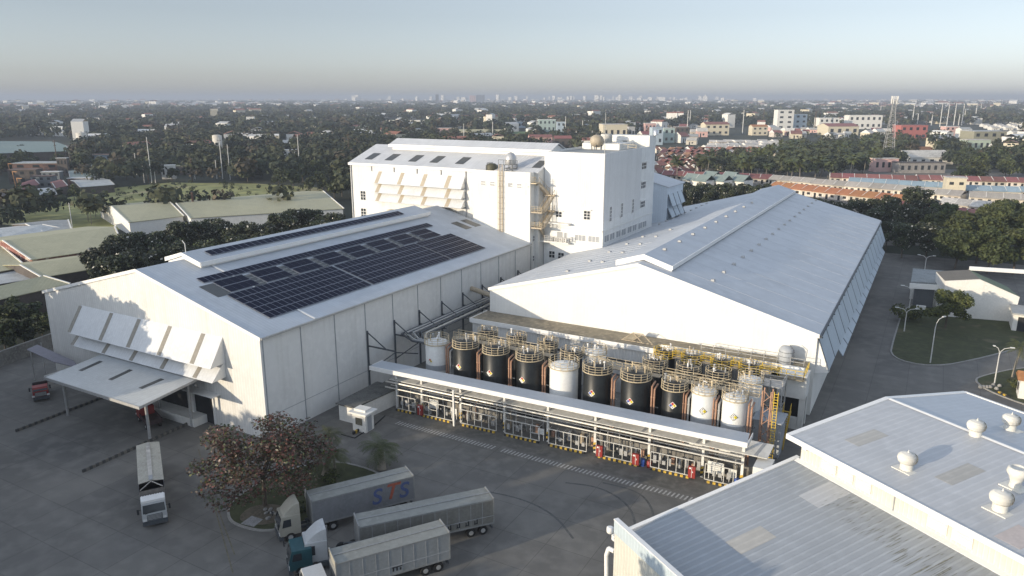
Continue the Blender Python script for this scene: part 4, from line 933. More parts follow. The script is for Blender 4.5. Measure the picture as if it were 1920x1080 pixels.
def rails(mb, R_, z, a0_=0, a1_=2 * math.pi, n_=14, h=1.05):
    for k in range(3): mb.ring((0, 0, z + h * (k + 1) / 3), R_, .035, 22, a0_, a1_, 4)
    mb.ring((0, 0, z), R_, .08, 22, a0_, a1_, 4)
    for k in range(n_ + 1):
        t = a0_ + (a1_ - a0_) * k / n_; mb.tube((R_ * math.cos(t), R_ * math.sin(t), z), (R_ * math.cos(t), R_ * math.sin(t), z + h), .035, 4)
def tank(x, y, R_, z, kind, lab, railm=CREAM, group='storage tanks behind the loading bay', diamond=None, detail=True, band=False, base=0):
    t = thing('storage_tank', lab, 'tank', (x, y, base), 0, group)
    shell = BLACK if kind == 'black' else TANKW
    prof = [(R_, 0), (R_, z), (R_ * .9, z + .12), (R_ * .35, z + .42), (.02, z + .5)]
    s_ = MB(); s_.mat(shell)
    s_.lathe((0, 0, 0), prof, 32)
    s_.build('shell', None, t, world=False)
    if band:
        s_ = MB(); s_.lathe((0, 0, 0), [(R_ + .02, z - 4.1), (R_ + .02, z - 3.3)], 32); s_.ring((0, 0, z - 4.1), R_ + .02, .03, 24); s_.build('grey_band', TANKG, t, world=False)
    s_ = MB(); rails(s_, R_ + .12, z - (.35 if kind == 'black' else .1)); s_.build('guard_rail', railm, t, world=False)
    if detail:
        s_ = MB()
        for k in range(7):
            an = R.random() * 6.28; rr = R.uniform(.2, R_ * .8); px_, py_ = rr * math.cos(an), rr * math.sin(an)
            s_.mat(R.choice([BEIGE, TRIM, STEEL, CREAM])); hh = R.uniform(.25, .9)
            s_.tube((px_, py_, z + .1), (px_, py_, z + .35 + hh), R.uniform(.05, .13), 6)
            if k % 2: s_.tube((px_, py_, z + .3 + hh), (px_ + R.uniform(-.7, .7), py_ + R.uniform(-.5, .5), z + .3 + hh), .05, 5)
            if k % 3 == 0: s_.lathe((px_, py_, z + .35 + hh), [(.02, 0), (.16, .05), (.16, .2), (.02, .25)], 8)
        s_.each('top_fitting', None, t, world=False)
    if diamond is not None: hazard(t, R_, *diamond)
    return t
DEF = -math.pi / 2
fr_ = [(-62.6, 87.6, 1.75, 8.3, 'white', 'leftmost white tank of the front row, partly lit, with a small diamond', (5.71, DEF - .05, .4, 'old')),
       (-57.3, 87.4, 1.85, 9.0, 'black', 'black tank next to the leftmost white tank, reddish diamond low on it', (5.87, DEF - .04, .45, 'old')),
       (-52.1, 87.4, 1.85, 9.0, 'black', 'middle one of the three black tanks on the left', (5.87, DEF + .01, .45, 'old')),
       (-46.6, 87.4, 1.85, 9.0, 'black', 'black tank just left of the wide white tank', (5.83, DEF - .1, .45, 'old')),
       (-41.2, 87.3, 1.95, 8.5, 'white', 'wide white tank in the middle of the front row, without a diamond in view', None),
       (-36.3, 87.5, 1.9, 9.0, 'black', 'black tank just right of the wide white tank', (5.97, DEF + .01, .45, 'black')),
       (-30.9, 87.5, 1.9, 9.0, 'black', 'middle one of the three black tanks right of the wide white tank', (5.92, DEF - .01, .45, 'black')),
       (-25.7, 87.5, 1.55, 8.6, 'black', 'narrow black tank beside the two narrow white tanks', (6.39, DEF + .2, .45, 'black')),
       (-21.9, 87.5, 1.5, 8.6, 'white', 'left one of the two narrow white tanks with grey bands', (6.42, DEF + .2, .45, 'white')),
       (-18.1, 87.4, 1.45, 8.5, 'white', 'right one of the two narrow white tanks with grey bands', (6.47, DEF + .2, .45, 'white'))]
for i, (x, y, r_, z, k_, lb, dm) in enumerate(fr_): tank(x, y, r_, z, k_, lb, diamond=dm, band=i >= 8 or i == 0)
for i, (x, r_, k_) in enumerate(((-57.6, 1.45, 'black'), (-52.5, 1.45, 'black'), (-47.2, 1.45, 'black'), (-42.2, 1.5, 'black'), (-39.6, 1.6, 'white'), (-30.6, 1.6, 'black'), (-25.9, 1.55, 'black'), (-21.9, 1.55, 'black'), (-17.7, 1.5, 'white'))):
    y = 94.2 if i != 3 else 91.9
    lab = ['back-row tank behind the black tank next to the leftmost white tank', 'back-row tank behind the middle of the left black tanks', 'back-row tank behind the black tank left of the wide white one', 'small railed tank tucked between the two rows by the wide white tank', 'grey topped back-row tank right behind the wide white tank', 'back-row tank behind the black tanks right of the wide white tank', 'back-row tank behind the narrow black tank', 'back-row tank behind the left narrow white tank', 'back-row tank at the right end, behind the right narrow white tank'][i]
    tank(x, y, r_, 8.6, k_, lab, diamond=None)
for i, x in enumerate((-31.3, -27.2, -23.0, -19.1)):
    tank(x, 100.6, 1.5, 7.9, 'black', ['leftmost', 'second from the left', 'third from the left', 'rightmost'][i] + ' of the four black tanks ringed by yellow railings below the gable', railm=YEL, group='yellow railed tanks against the annex')
# walkways linking the tanks
def walkway(lab, p, q, w_w, z, mat, deckm=STEEL, grp='walkways between the tanks'):
    p, q = Vector((*p, z)), Vector((*q, z)); d_ = (q - p); L_ = d_.length; rz_ = math.atan2(d_.y, d_.x)
    t = thing('walkway', lab, 'walkway', tuple(p), rz_, grp)
    b = MB(); b.box(0, L_, -w_w / 2, w_w / 2, -.08, 0); b.build('deck', deckm, t, world=False)
    for sd in (-1, 1):
        b = MB()
        for zz_ in (.35, .7, 1.05): b.bar((0, sd * w_w / 2, zz_), (L_, sd * w_w / 2, zz_), .05)
        n_ = max(1, int(L_ / 1.2))
        for k in range(n_ + 1): b.bar((L_ * k / n_, sd * w_w / 2, 0), (L_ * k / n_, sd * w_w / 2, 1.05), .05)
        b.build('guard_rail', mat, t, world=False)
walkway('long beige railed walkway above the left black tanks', (-61, 90.4), (-44.5, 90.2), 1.3, 8.45, CREAM, BEIGE)
walkway('beige railed walkway above the black tanks right of the wide white tank', (-37.6, 90.3), (-28.4, 90.2), 1.2, 8.35, CREAM, BEIGE)
walkway('beige railed walkway above the narrow white tanks', (-28.0, 90.3), (-15.6, 90.0), 1.2, 8.3, CREAM, BEIGE)
for i, (xa, xb) in enumerate(((-29.7, -28.8), (-25.6, -24.6), (-21.4, -20.7), (-17.5, -15.4))):
    walkway(['leftmost', 'second', 'third', 'rightmost'][i] + ' bright yellow bridge between the yellow railed tanks', (xa - .2, 100.5), (xb + .3, 100.5), 1.5, 7.7, YEL, BEIGE, 'bright yellow bridges between the yellow railed tanks')
railing('railing', [(-15.3, 99.6, 7.75), (-12.0, 99.6, 7.75), (-12.0, 104.0, 7.75)], label='yellow railing round the corner platform beside the round tank', mat=YEL, post=.9, mids=1)
PF = MB(); PF.box(-16.2, -11.9, 99.5, 101.1, 7.5, 7.7); PF.box(-16, -12, 101.1, 103.4, 7.5, 7.7); tag(PF.build('platform', DECKM), 'brown corner platform with yellow rail at the right end of the annex', 'platform')
# vertical clad pipes between the tanks, a rack of two or three each
for i, (x, n_) in enumerate(((-59.9, 3), (-54.6, 2), (-49.3, 2), (-43.9, 2), (-33.6, 2), (-28.1, 2), (-23.8, 3), (-20.0, 3), (-15.9, 2))):
    t = thing('riser_pipes', '', 'pipes', (x, 86.9, 0), 0, 'rust coloured riser pipes between the tanks')
    for k in range(n_):
        b = MB(); xx = (k - n_ / 2) * .36; b.path([(xx, 0, 0), (xx, 0, 8.0 - .3 * k), (xx, 1.2, 8.3 - .3 * k)], .13, 8)
        for z in (1.5, 4.0, 6.5): b.lathe((xx, 0, z), [(.13, 0), (.17, .03), (.17, .1), (.13, .13)], 8)
        b.build('pipe', COPPER if k < 2 else STEEL, t, world=False)
    b = MB()
    for z in (2.6, 5.2): b.bar((-n_ * .22 - .1, .15, z), (n_ * .22 + .1, .15, z), .12)
    b.each('bracket', DSTEEL, t, world=False)
number([o for o in bpy.data.objects if o.name.startswith('riser_pipes')], 'rust coloured pipe clusters rising between the front tanks')
SC = thing('tank_ladder', 'rusty caged ladder tower at the right end of the tanks', 'ladder', (-14.6, 88.4, 0))
b = MB()
for dx, dy in ((-.5, 0), (.5, 0), (.5, 1.2), (-.5, 1.2)): b.bar((dx, dy, 0), (dx, dy, 9.6), .14)
for k in range(6): b.bar((-.5, 0, 1.5 * k + .5), (.5, 0, 1.5 * k + 1.6), .07); b.bar((.5, 1.2, 1.5 * k + .5), (-.5, 1.2, 1.5 * k + 1.6), .07)
b.build('tower_frame', COPPER, SC, world=False)
b = MB()
for dx in (.9, 1.35): b.bar((dx, -.2, 0), (dx, -.2, 9.8), .07)
for k in range(26): b.bar((.9, -.2, .5 + .36 * k), (1.35, -.2, .5 + .36 * k), .05)
for k in range(6): b.ring((1.12, -.45, 2.6 + 1.2 * k), .36, .03, 8, math.pi, 2 * math.pi, 4)
b.build('ladder', YEL, SC, world=False)
# steel access stair at the right of the annex
AS = thing('access_stair', 'grey steel stair tower between the narrow tanks and the annex corner', 'staircase', (-15.5, 96.5, 0))
b = MB()
for dx, dy in ((-1.6, -1.2), (1.6, -1.2), (1.6, 1.6), (-1.6, 1.6)): b.bar((dx, dy, 0), (dx, dy, 8.6), .16)
for z in (3.9, 7.7): b.box(-1.6, 1.6, -1.2, 1.6, z - .12, z)
for z in (4.5, 5.0, 8.2, 8.7):
    for p, q in (((-1.6, -1.2), (1.6, -1.2)), ((1.6, -1.2), (1.6, 1.6)), ((1.6, 1.6), (-1.6, 1.6))): b.bar((*p, z), (*q, z), .06)
b.build('frame', STEEL, AS, world=False)
b = MB(); flight(b, (1.7, -3.2, .2), (1.7, 1.0, 3.9), .9, (1, 0, 0)); b.build('flight', YSTR, AS, world=False)
b = MB(); flight(b, (-.9, 1.2, 3.9), (-.9, -.9, 7.7), .9, (1, 0, 0)); b.build('flight', STEEL, AS, world=False)
b = MB(); b.box(-16.3, -13.0, 90.9, 94.3, 0, 4.6); b.box(-16.5, -12.8, 90.7, 94.5, 4.6, 4.75); tag(b.build('pump_cabin', M('cabin_grey', (.36, .39, .42), .6, var=.1)), 'small grey blue cabin behind the ladder tower', 'cabin')
# ------------------------------------------------------------------ pipe rack between the halls
PR = thing('pipe_rack', 'bundle of dark and bright pipes running between the two halls on brackets', 'pipe rack', (-70, 100, 0))
for i, (dx, dz, m_) in enumerate(((0, 0, DSTEEL), (.5, .1, STEEL), (.9, 0, DSTEEL), (1.35, .1, STEEL), (1.8, -.05, DSTEEL), (2.3, .05, DSTEEL), (2.9, -.1, PIPE), (3.5, -.1, DSTEEL))):
    b = MB(); b.path([(-71.3 + dx, 136, 7.4 + dz), (-71.3 + dx, 90.2 + dx * .9, 7.4 + dz), (-68.0 + dx * .3, 88.6 + dx * .8, 7.2 + dz), (-64.4, 89.3 + dx * .6, 7.0 + dz)], .16, 7); b.build('pipe', m_, PR)
for y in (83.6, 90.2, 96.9, 103.5, 110.2, 117, 124, 131):
    b = MB(); b.bar((LX1 + .05, y, 7.1), (-67.3, y, 7.1), .2); b.bar((LX1 + .1, y, 9.3), (-69.2, y, 7.15), .14); b.bar((LX1 + .12, y, 0), (LX1 + .12, y, 9.5), .2)
    if y < 92: b.bar((LX1 + .05, y, 4.0), (-68.2, y, 4.6), .14); b.bar((LX1 + .05, y, 2.9), (-67.3, y, 7.0), .14)
    b.build('bracket', DSTEEL, PR)
b = MB(); b.tube((LX1, 113.2, 9.6), (-65.3, 113.2, 8.2), .45, 12); b.build('duct', BEIGE, PR)
# little hut and low shed by the hall's side wall
HU = thing('guard_hut', 'tiny flat roofed cream hut with a yellow shuttered window', 'hut', (*P(672, 800), 0), math.radians(2))
x, y = P(659, 806)
HU.location = (x + 1.3, y + 1.0, 0)
b = MB(); b.box(-1.1, 1.1, -.9, .9, 0, 2.6); b.build('wall', HWHITE, HU, world=False)
b = MB(); b.box(-1.5, 1.5, -1.3, 1.3, 2.6, 2.8); b.box(-1.0, .9, -.6, .8, 2.8, 3.1); b.build('roof', HWHITE, HU, world=False)
b = MB(); b.box(-.55, .55, -.96, -.903, 1.0, 2.0); b.build('shutter', YPAINT, HU, world=False)
b = MB(); b.box(1.103, 1.15, -.5, .4, .1, 2.2); b.build('door', FROST, HU, world=False)
LS = thing('low_shed', 'long low white shed with a grimy roof between hut and loading bay', 'shed', (-68, 78, 0))
b = MB(); b.hexa([(-69.0, 72.6, 0), (-66.1, 72.6, 0), (-65.3, 81.3, 0), (-69.2, 81.3, 0)], [(-69.0, 72.6, 2.4), (-66.1, 72.6, 2.4), (-65.3, 81.3, 2.4), (-69.2, 81.3, 2.4)]); b.build('wall', HWHITE, LS)
b = MB(); b.hexa([(-69.3, 72.3, 2.4), (-65.9, 72.3, 2.4), (-65.1, 81.6, 2.4), (-69.5, 81.6, 2.4)], [(-69.3, 72.3, 2.6), (-65.9, 72.3, 2.6), (-65.1, 81.6, 2.6), (-69.5, 81.6, 2.6)]); b.build('roof', M('grimy_roof', (.13, .13, .12), .85, var=.3, scale=1), LS)
b = MB()
striped_bar(b, (*P(662, 815), 0), (*P(700, 792), 0), .25, .4, .4); b.path([(*P(640, 815), .06), (*P(665, 822), .06), (*P(700, 800), .06), (*P(722, 780), .06)], .08, 5)
tag(b.build('striped_kerb'), 'striped guard kerb hugging the foot of the tiny cream hut', 'kerb')
# ------------------------------------------------------------------ RIGHT FOREGROUND BUILDING
uu, vv = Vector((.574, .819, 0)), Vector((.819, -.574, 0))
def W(u_, v_, z): p = uu * u_ + vv * v_; return (p.x, p.y, z)
NB = thing('workshop_building', 'low corrugated hall in the near right corner with round roof vents', 'hall', W(65, -40, 0))
zE, zRg, uE, uRg, uF = 10.5, 11.6, 55.8, 71.0, 83.3
v0, v1 = -51.3, 10
b = MB(); b.hexa([W(uE + 1.1, v0 + .9, 0), W(uE + 1.1, v1, 0), W(uF - .4, v1, 0), W(uF - .4, v0 + .9, 0)], [W(uE + 1.1, v0 + .9, zE - .25), W(uE + 1.1, v1, zE - .25), W(uF - .4, v1, 10.2), W(uF - .4, v0 + .9, 10.2)])
b.build('wall', M('cream_ribbed_wall', (.66, .65, .57), .6, var=.05, rib=(.819, -.574, .45, .7)), NB)
b = MB(); b.slab([W(uE, v0, zE), W(uE, v1, zE), W(uRg, v1, zRg), W(uRg, v0 - .6, zRg)], .15); b.build('near_roof', RB_B, NB)
b = MB(); b.slab([W(uRg, v0 - .6, zRg), W(uRg, v1, zRg), W(uF, v1, 10.45), W(uF, v0 + .3, 10.45)], .15); b.build('far_roof', M('far_slope_sheet', (.46, .49, .52), .5, var=.04, scale=.2, rib=(.819, -.574, .75, .25)), NB)
b = MB()
b.hexa([W(uE - .1, v0 - .15, zE - .45), W(uE + .05, v0 - .15, zE - .45), W(uE + .05, v1, zE - .45), W(uE - .1, v1, zE - .45)], [W(uE - .1, v0 - .15, zE + .08), W(uE + .02, v0 - .15, zE + .08), W(uE + .02, v1, zE + .08), W(uE - .1, v1, zE + .08)])
for (ua, va, za, ub, vb, zb) in ((uE, v0, zE, uRg, v0 - .6, zRg), (uRg, v0 - .6, zRg, uF, v0 + .3, 10.45)):
    b.hexa([W(ua, va - .2, za - .4), W(ua, va + .35, za - .4), W(ub, vb + .35, zb - .4), W(ub, vb - .2, zb - .4)], [W(ua, va - .2, za + .07), W(ua, va + .35, za + .07), W(ub, vb + .35, zb + .07), W(ub, vb - .2, zb + .07)])
b.hexa([W(uRg - .3, v0 - .2, zRg + .02), W(uRg + .3, v0 - .2, zRg + .02), W(uRg + .3, v1, zRg + .02), W(uRg - .3, v1, zRg + .02)], [W(uRg - .05, v0 - .2, zRg + .1), W(uRg + .05, v0 - .2, zRg + .1), W(uRg + .05, v1, zRg + .1), W(uRg - .05, v1, zRg + .1)])
b.hexa([W(uF - .2, v0 + .3, 10.2), W(uF + .1, v0 + .3, 10.2), W(uF + .1, v1, 10.2), W(uF - .2, v1, 10.2)], [W(uF - .2, v0 + .3, 10.55), W(uF + .1, v0 + .3, 10.55), W(uF + .1, v1, 10.55), W(uF - .2, v1, 10.55)])
b.build('trim', TRIM, NB)
b = MB(); b.hexa([W(uE + .45, -49.7, 9.5), W(uE + 1.05, -49.7, 9.5), W(uE + 1.05, -49.2, 9.5), W(uE + .45, -49.2, 9.5)], [W(uE + .3, -49.8, 10.2), W(uE + 1.05, -49.8, 10.2), W(uE + 1.05, -49.1, 10.2), W(uE + .3, -49.1, 10.2)]); b.build('bracket', TRIM, NB)
def near_patch(u0, u1, v0_, v1_, mat):
    zz_ = lambda u_: zE + (zRg - zE) * (u_ - uE) / (uRg - uE) + .02
    q = MB(); q.thick([W(u0, v0_, zz_(u0)), W(u0, v1_, zz_(u0)), W(u1, v1_, zz_(u1)), W(u1, v0_, zz_(u1))], .012); q.build('roof_patch', mat, NB)
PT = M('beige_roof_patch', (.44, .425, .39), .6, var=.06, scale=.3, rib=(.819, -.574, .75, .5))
near_patch(59.6, 63.8, -47.6, -45.9, PT); near_patch(60.6, 65.2, -38.6, -36.9, PT); near_patch(56.6, 59.6, -30.6, -28.6, M('pinkish_patch', (.50, .44, .41), .6, var=.06))
for (va, vb) in ((-47.7, -45.9), (-45.6, -43.9), (-43.6, -41.9), (-36.2, -34.4), (-34.0, -32.2), (-24.9, -23.0)):
    b = MB(); t_ = (uE + 1.1)
    b.hexa([W(t_ - .12, va, 8.3), W(t_ - .005, va, 8.3), W(t_ - .005, vb, 8.3), W(t_ - .12, vb, 8.3)], [W(t_ - .12, va, 9.9), W(t_ - .005, va, 9.9), W(t_ - .005, vb, 9.9), W(t_ - .12, vb, 9.9)])
    for k in range(6):
        z = 8.45 + .24 * k; b.hexa([W(t_ - .2, va + .08, z), W(t_ - .121, va + .08, z + .07), W(t_ - .121, vb - .08, z + .07), W(t_ - .2, vb - .08, z)], [W(t_ - .2, va + .08, z + .03), W(t_ - .121, va + .08, z + .13), W(t_ - .121, vb - .08, z + .13), W(t_ - .2, vb - .08, z + .03)])
    b.build('louvre', M('louvre_white', (.72, .70, .64), .55, var=.04), NB)
b = MB(); x = W(uE + 1.05, -39.5, 0); b.tube((x[0], x[1], 7.6), (x[0], x[1], 10.0), .06, 6); b.build('downpipe', SEAM, NB)
# lean-to with parapet
LT = thing('lean_to_building', 'lower ribbed lean-to roof with mossy streaks in the bottom right corner', 'building', W(45, -40, 0))
zA, zB_, uA, uB = 7.85, 4.75, uE + 1.12, 34.6
b = MB(); b.slab([W(uB, -50.9, zB_), W(uB, v1, zB_), W(uA, v1, zA), W(uA, -50.9, zA)], .12)
lt = b.build('roof', RB_A, LT)
b = MB(); b.hexa([W(uB, -50.6, 0), W(uB, v1, 0), W(uA - .01, v1, 0), W(uA - .01, -50.6, 0)], [W(uB, -50.6, zB_ - .2), W(uB, v1, zB_ - .2), W(uA - .01, v1, zA - .2), W(uA - .01, -50.6, zA - .2)]); b.build('wall', MATS['cream_ribbed_wall'], LT)
b = MB(); b.hexa([W(uB, -51.2, zB_ - .4), W(uB, -50.75, zB_ - .4), W(uA + .3, -50.75, zA - .4), W(uA + .3, -51.2, zA - .4)], [W(uB, -51.2, zB_ + .12), W(uB, -50.75, zB_ + .12), W(uA + .3, -50.75, zA + .12), W(uA + .3, -51.2, zA + .12)])
b.hexa([W(uA - .55, -50.7, zA - .3), W(uA - .02, -50.7, zA - .2), W(uA - .02, v1, zA - .2), W(uA - .55, v1, zA - .3)], [W(uA - .55, -50.7, zA - .04), W(uA - .02, -50.7, zA + .12), W(uA - .02, v1, zA + .12), W(uA - .55, v1, zA - .04)])
b.build('trim', TRIM, LT)
def low_patch(u0, u1, v0_, v1_, mat, nm, up=.02):
    zz_ = lambda u_: zB_ + (zA - zB_) * (u_ - uB) / (uA - uB) + up
    q = MB(); q.thick([W(u0, v0_, zz_(u0)), W(u0, v1_, zz_(u0)), W(u1, v1_, zz_(u1)), W(u1, v0_, zz_(u1))], .012); q.build(nm, mat, LT)
low_patch(42.2, 46.2, -44.6, -42.6, PT, 'roof_patch')
low_patch(52.2, 56.2, -46.0, -43.5, M('pale_patch', (.48, .49, .50), .6, var=.04, rib=(.819, -.574, .75, .5)), 'roof_patch')
# moss and grime lying in the sheet valleys below the wall
mo = MB(); zz_ = lambda u_: zB_ + (zA - zB_) * (u_ - uB) / (uA - uB) + .022
for k in range(150):
    v_ = -44.2 + .15 * k + R.uniform(-.05, .05); kk = k * .3; ua_ = uA - R.uniform(.7, 4.2) - .02 * kk; ub_ = ua_ - R.uniform(.4, 2.6) * (.4 + .9 * math.exp(-((kk - 28) / 12) ** 2)); wd = R.uniform(.03, .09)
    mo.face([W(ub_, v_, zz_(ub_)), W(ub_ + .5, v_ + wd, zz_(ub_ + .5)), W(ua_ - .3, v_ + wd, zz_(ua_ - .3)), W(ua_, v_ + wd * .4, zz_(ua_)), W(ua_ - .4, v_, zz_(ua_ - .4))])
mo.build('moss_streak', M('roof_moss', (.24, .24, .20), .9, var=.35, scale=3), LT)
b = MB(); b.hexa([W(uB - .35, -50.2, 0), W(uB - .05, -50.2, 0), W(uB - .05, v1, 0), W(uB - .35, v1, 0)], [W(uB - .35, -50.2, 7.0), W(uB - .05, -50.2, 7.0), W(uB - .05, v1, 7.0), W(uB - .35, v1, 7.0)]); b.build('parapet', MATS['cream_ribbed_wall'], LT)
b = MB(); b.hexa([W(uB - .42, -50.25, 5.7), W(uB - .36, -50.25, 5.7), W(uB - .36, v1, 5.7), W(uB - .42, v1, 5.7)], [W(uB - .42, -50.25, 7.05), W(uB - .36, -50.25, 7.05), W(uB - .36, v1, 7.05), W(uB - .42, v1, 7.05)]); b.build('parapet_band', M('band_blue_grey', (.52, .60, .64), .5, var=.04, rib=(.819, -.574, .45, .5)), LT)
b = MB(); b.hexa([W(uB - .45, -50.3, 7.0), W(uB + .02, -50.3, 7.0), W(uB + .02, v1, 7.0), W(uB - .45, v1, 7.0)], [W(uB - .45, -50.3, 7.1), W(uB + .02, -50.3, 7.1), W(uB + .02, v1, 7.1), W(uB - .45, v1, 7.1)]); b.build('coping', TRIM, LT)
b = MB(); q0 = W(uB - .2, -51.2, 5.1); b.lathe(q0, [(.25, 0), (.32, .1), (.32, .55), (.2, .6)], 10); q1 = W(uB - .2, -51.3, 3.0); b.path([(q1[0] - .1, q1[1], 0), (q1[0] - .2, q1[1], 2.6), (q1[0], q1[1], 3.4), (q1[0] + .7, q1[1] - .3, 3.5)], .22, 8); b.build('rain_pipe', TRIM, LT)
def turbine(px_, py_, zb, lab, tall=False, tipped=False, sc=1.0):
    x, y = P(px_, py_, zb); t = thing('roof_turbine', lab, 'roof vent', (x, y, zb), -.61, 'round white ventilators on the near right roof')
    b = MB(); b.box(-.95 * sc, .95 * sc, -.8 * sc, .8 * sc, -.05, .05); b.build('base_plate', VENTM, t, world=False)
    b = MB()
    if tall: b.lathe((0, 0, .05), [(.5, 0), (.45, .5), (.62, 1.0), (.85, 1.35), (.75, 1.75), (.55, 1.85), (.5, 1.7)], 20); b.build('cowl', VENTM, t, world=False)
    else:
        b.lathe((0, 0, .05), [(.56 * sc, 0), (.56 * sc, .75 * sc)], 20); b.build('neck', VENTM, t, world=False)
        b = MB(); seg = 28; prof = [(.60, .65), (.80, .85), (.87, 1.15), (.82, 1.4), (.6, 1.6), (.25, 1.7), (.05, 1.72)]
        for k in range(seg):
            a_, b_ = 2 * math.pi * k / seg, 2 * math.pi * (k + 1.25) / seg
            for (r0, h0), (r1, h1) in zip(prof, prof[1:]):
                b.idx([(r0 * sc * math.cos(a_), r0 * sc * math.sin(a_), h0 * sc), (r0 * .93 * sc * math.cos(b_), r0 * .93 * sc * math.sin(b_), h0 * sc), (r1 * .93 * sc * math.cos(b_), r1 * .93 * sc * math.sin(b_), h1 * sc), (r1 * sc * math.cos(a_), r1 * sc * math.sin(a_), h1 * sc)], [(0, 1, 2, 3)])
        b.lathe((0, 0, 1.7 * sc), [(.1, 0), (.1, .06), (.04, .12), (.04, .22), (.01, .25)], 8)
        o = b.build('turbine_head', VENTM, t, world=False)
    return t
turbine(1699, 880, 10.75, 'round turbine vent nearest the long lit wall, with a sharp blue shadow')
turbine(1828, 818, 11.45, 'round turbine vent sitting on the ridge of the near right roof')
turbine(1874, 957, 10.8, 'round turbine vent lowest in the picture, near the right edge', sc=1.05)
turbine(1903, 913, 11.15, 'tall flared vent cowl at the right edge of the near roof', tall=True)
t5 = turbine(1893, 806, 11.1, 'vent bowl tipped open to one side on the far slope')
# ------------------------------------------------------------------ white building with green roof at the right
GB = thing('office_building', 'white building with a dark green roof at the right edge', 'building', (15, 172, 0))
p0 = Vector((*P(1886, 603), 0)); p1 = Vector((*P(1700, 588), 0)); dn = (p1 - p0).normalized(); L0 = (p1 - p0).length; out = Vector((-dn.y, dn.x, 0))
if out.y < 0: out = -out
def gq(px_, py_):   # point on the gable wall plane from the photo
    r_ = ray(px_, py_); k = ((p0.x - _C[0]) * out.x + (p0.y - _C[1]) * out.y) / (r_[0] * out.x + r_[1] * out.y); q = _C + r_ * k; return Vector(q)
prof = [gq(*q) for q in ((1895, 625), (1912, 557), (1838, 524), (1772, 527), (1765, 600))]
prof = [Vector((q.x, q.y, max(0, q.z))) for q in prof]; prof[0].z = 0; prof[-1].z = 0
ft = Vector((prof[2].x, prof[2].y, 0))
for nm, pl_, dp_ in (('wall', [prof[0], prof[1], prof[2], ft], 9), ('side_wall', [ft, prof[2], prof[3], prof[4]], 9)):
    b = MB(); n_ = 4; b.idx([tuple(q) for q in pl_] + [tuple(q + out * dp_) for q in pl_], [tuple(range(n_)), tuple(range(2 * n_ - 1, n_ - 1, -1))] + [(i, i + n_, (i + 1) % n_ + n_, (i + 1) % n_) for i in range(n_)]); b.build(nm, HWHITE, GB)
up = Vector((0, 0, .06))
b = MB(); b.slab([tuple(q) for q in (prof[2] + up + out * .25, prof[1] + up + out * .25, prof[1] + up + out * 9, prof[2] + up + out * 9)], .05); b.build('roof', GREENR, GB)
b = MB(); b.slab([tuple(q) for q in (prof[3] + up + out * .25, prof[2] + up + out * .25, prof[2] + up + out * 9, prof[3] + up + out * 9)], .05); b.build('roof', M('brown_parapet', (.16, .14, .11), .7, var=.1), GB)
b = MB(); b.bar(tuple(prof[2] + out * 9.2 + Vector((0, 0, .35))), tuple(prof[2] + out * 9.2 + Vector((0, 0, .35)) - dn * 16), .5, .8); b.build('white_coping', TRIM, GB)
GP = thing('gatehouse', 'flat roofed grey porch on white posts joined to the green roofed building', 'porch', (-1, 185, 0))
zt = 5.4
q = [P(*c, zt) for c in ((1711, 517), (1712, 505), (1796, 510), (1796, 527))]
b = MB(); b.slab([(*c, zt) for c in [P(1708, 528, zt), P(1712, 503, zt), P(1796, 510, zt), P(1796, 533, zt)]], .3); b.build('roof', M('porch_roof', (.26, .28, .28), .8, var=.15), GP)
b = MB(); pa, pb = P(1706, 531, zt), P(1796, 537, zt); b.bar((*pa, zt - .55), (*pb, zt - .5), .25, 1.1); b.build('fascia', TRIM, GP)
for c in ((1708, 560), (1748, 575)):
    x, y = P(*c); b = MB(); b.box(x - .35, x + .35, y - .3, y + .3, 0, zt - 1.0); b.build('column', WALL, GP)
b = MB(); x, y = P(1728, 575); b.box(x - 1.8, x + 2.0, y, y + .3, 0, 4.2); b.build('gate', M('grey_gate', (.10, .11, .12), .6, var=.1), GP)
b = MB(); x, y = P(1726, 583); b.box(-.9, .9, -.4, .4, 0, 1.3); o = b.build('planter', WALL); o.location = (x, y - 1, .1); tag(o, 'pale block standing in front of the porch gate', 'planter')
SR = thing('side_annex', 'low flat roofed annex with dark opening at the right edge below the green roof', 'building', (*P(1912, 622), 0))
b = MB(); x, y = P(1898, 628); b.box(x - SR.location.x, x - SR.location.x + 9, 0, 6, 0, 3.6); b.build('wall', HWHITE, SR, world=False)
b = MB(); b.box(x - SR.location.x - .4, x - SR.location.x + 9.3, -1.4, 6, 3.6, 3.9); b.build('roof', GREYR, SR, world=False)
b = MB(); b.box(x - SR.location.x + .8, x - SR.location.x + 3.6, -.06, -.003, 0, 2.9); b.build('opening', DARK, SR, world=False)
GH = thing('guard_house', 'small white house with a red tiled edge at the far right border', 'hut', (*P(1930, 745), 0))
b = MB(); b.box(-1.6, 2.5, -1.5, 1.5, 0, 3.0); b.build('wall', HWHITE, GH, world=False)
b = MB(); b.extr([(-1.9, 3.0), (1.9, 3.0), (0, 4.0)], 'x', -2.0, 2.8); b.build('roof', ORANGE, GH, world=False)
b = MB(); b.box(-1.66, -1.603, -.5, .5, 1.0, 2.1); b.build('window', DARK, GH, world=False)
b = MB()
for k in range(7): x, y = P(1838 + 6 * k, 728 + R.uniform(-4, 3)); b.lathe((x, y, 0), [(.3, 0), (.35, .2), (.2, .45), (.02, .5)], 7)
tag(b.build('stone_heap', KERBM), 'heap of pale stones at the tip of the right hand lawn', 'stones')
b = MB(); striped_bar(b, (*P(1868, 735), 0.0), (*P(1893, 748), 0.0), .3, .35, .5); tag(b.build('striped_barrier'), 'yellow and black striped barrier at the edge of the right hand lawn', 'barrier')
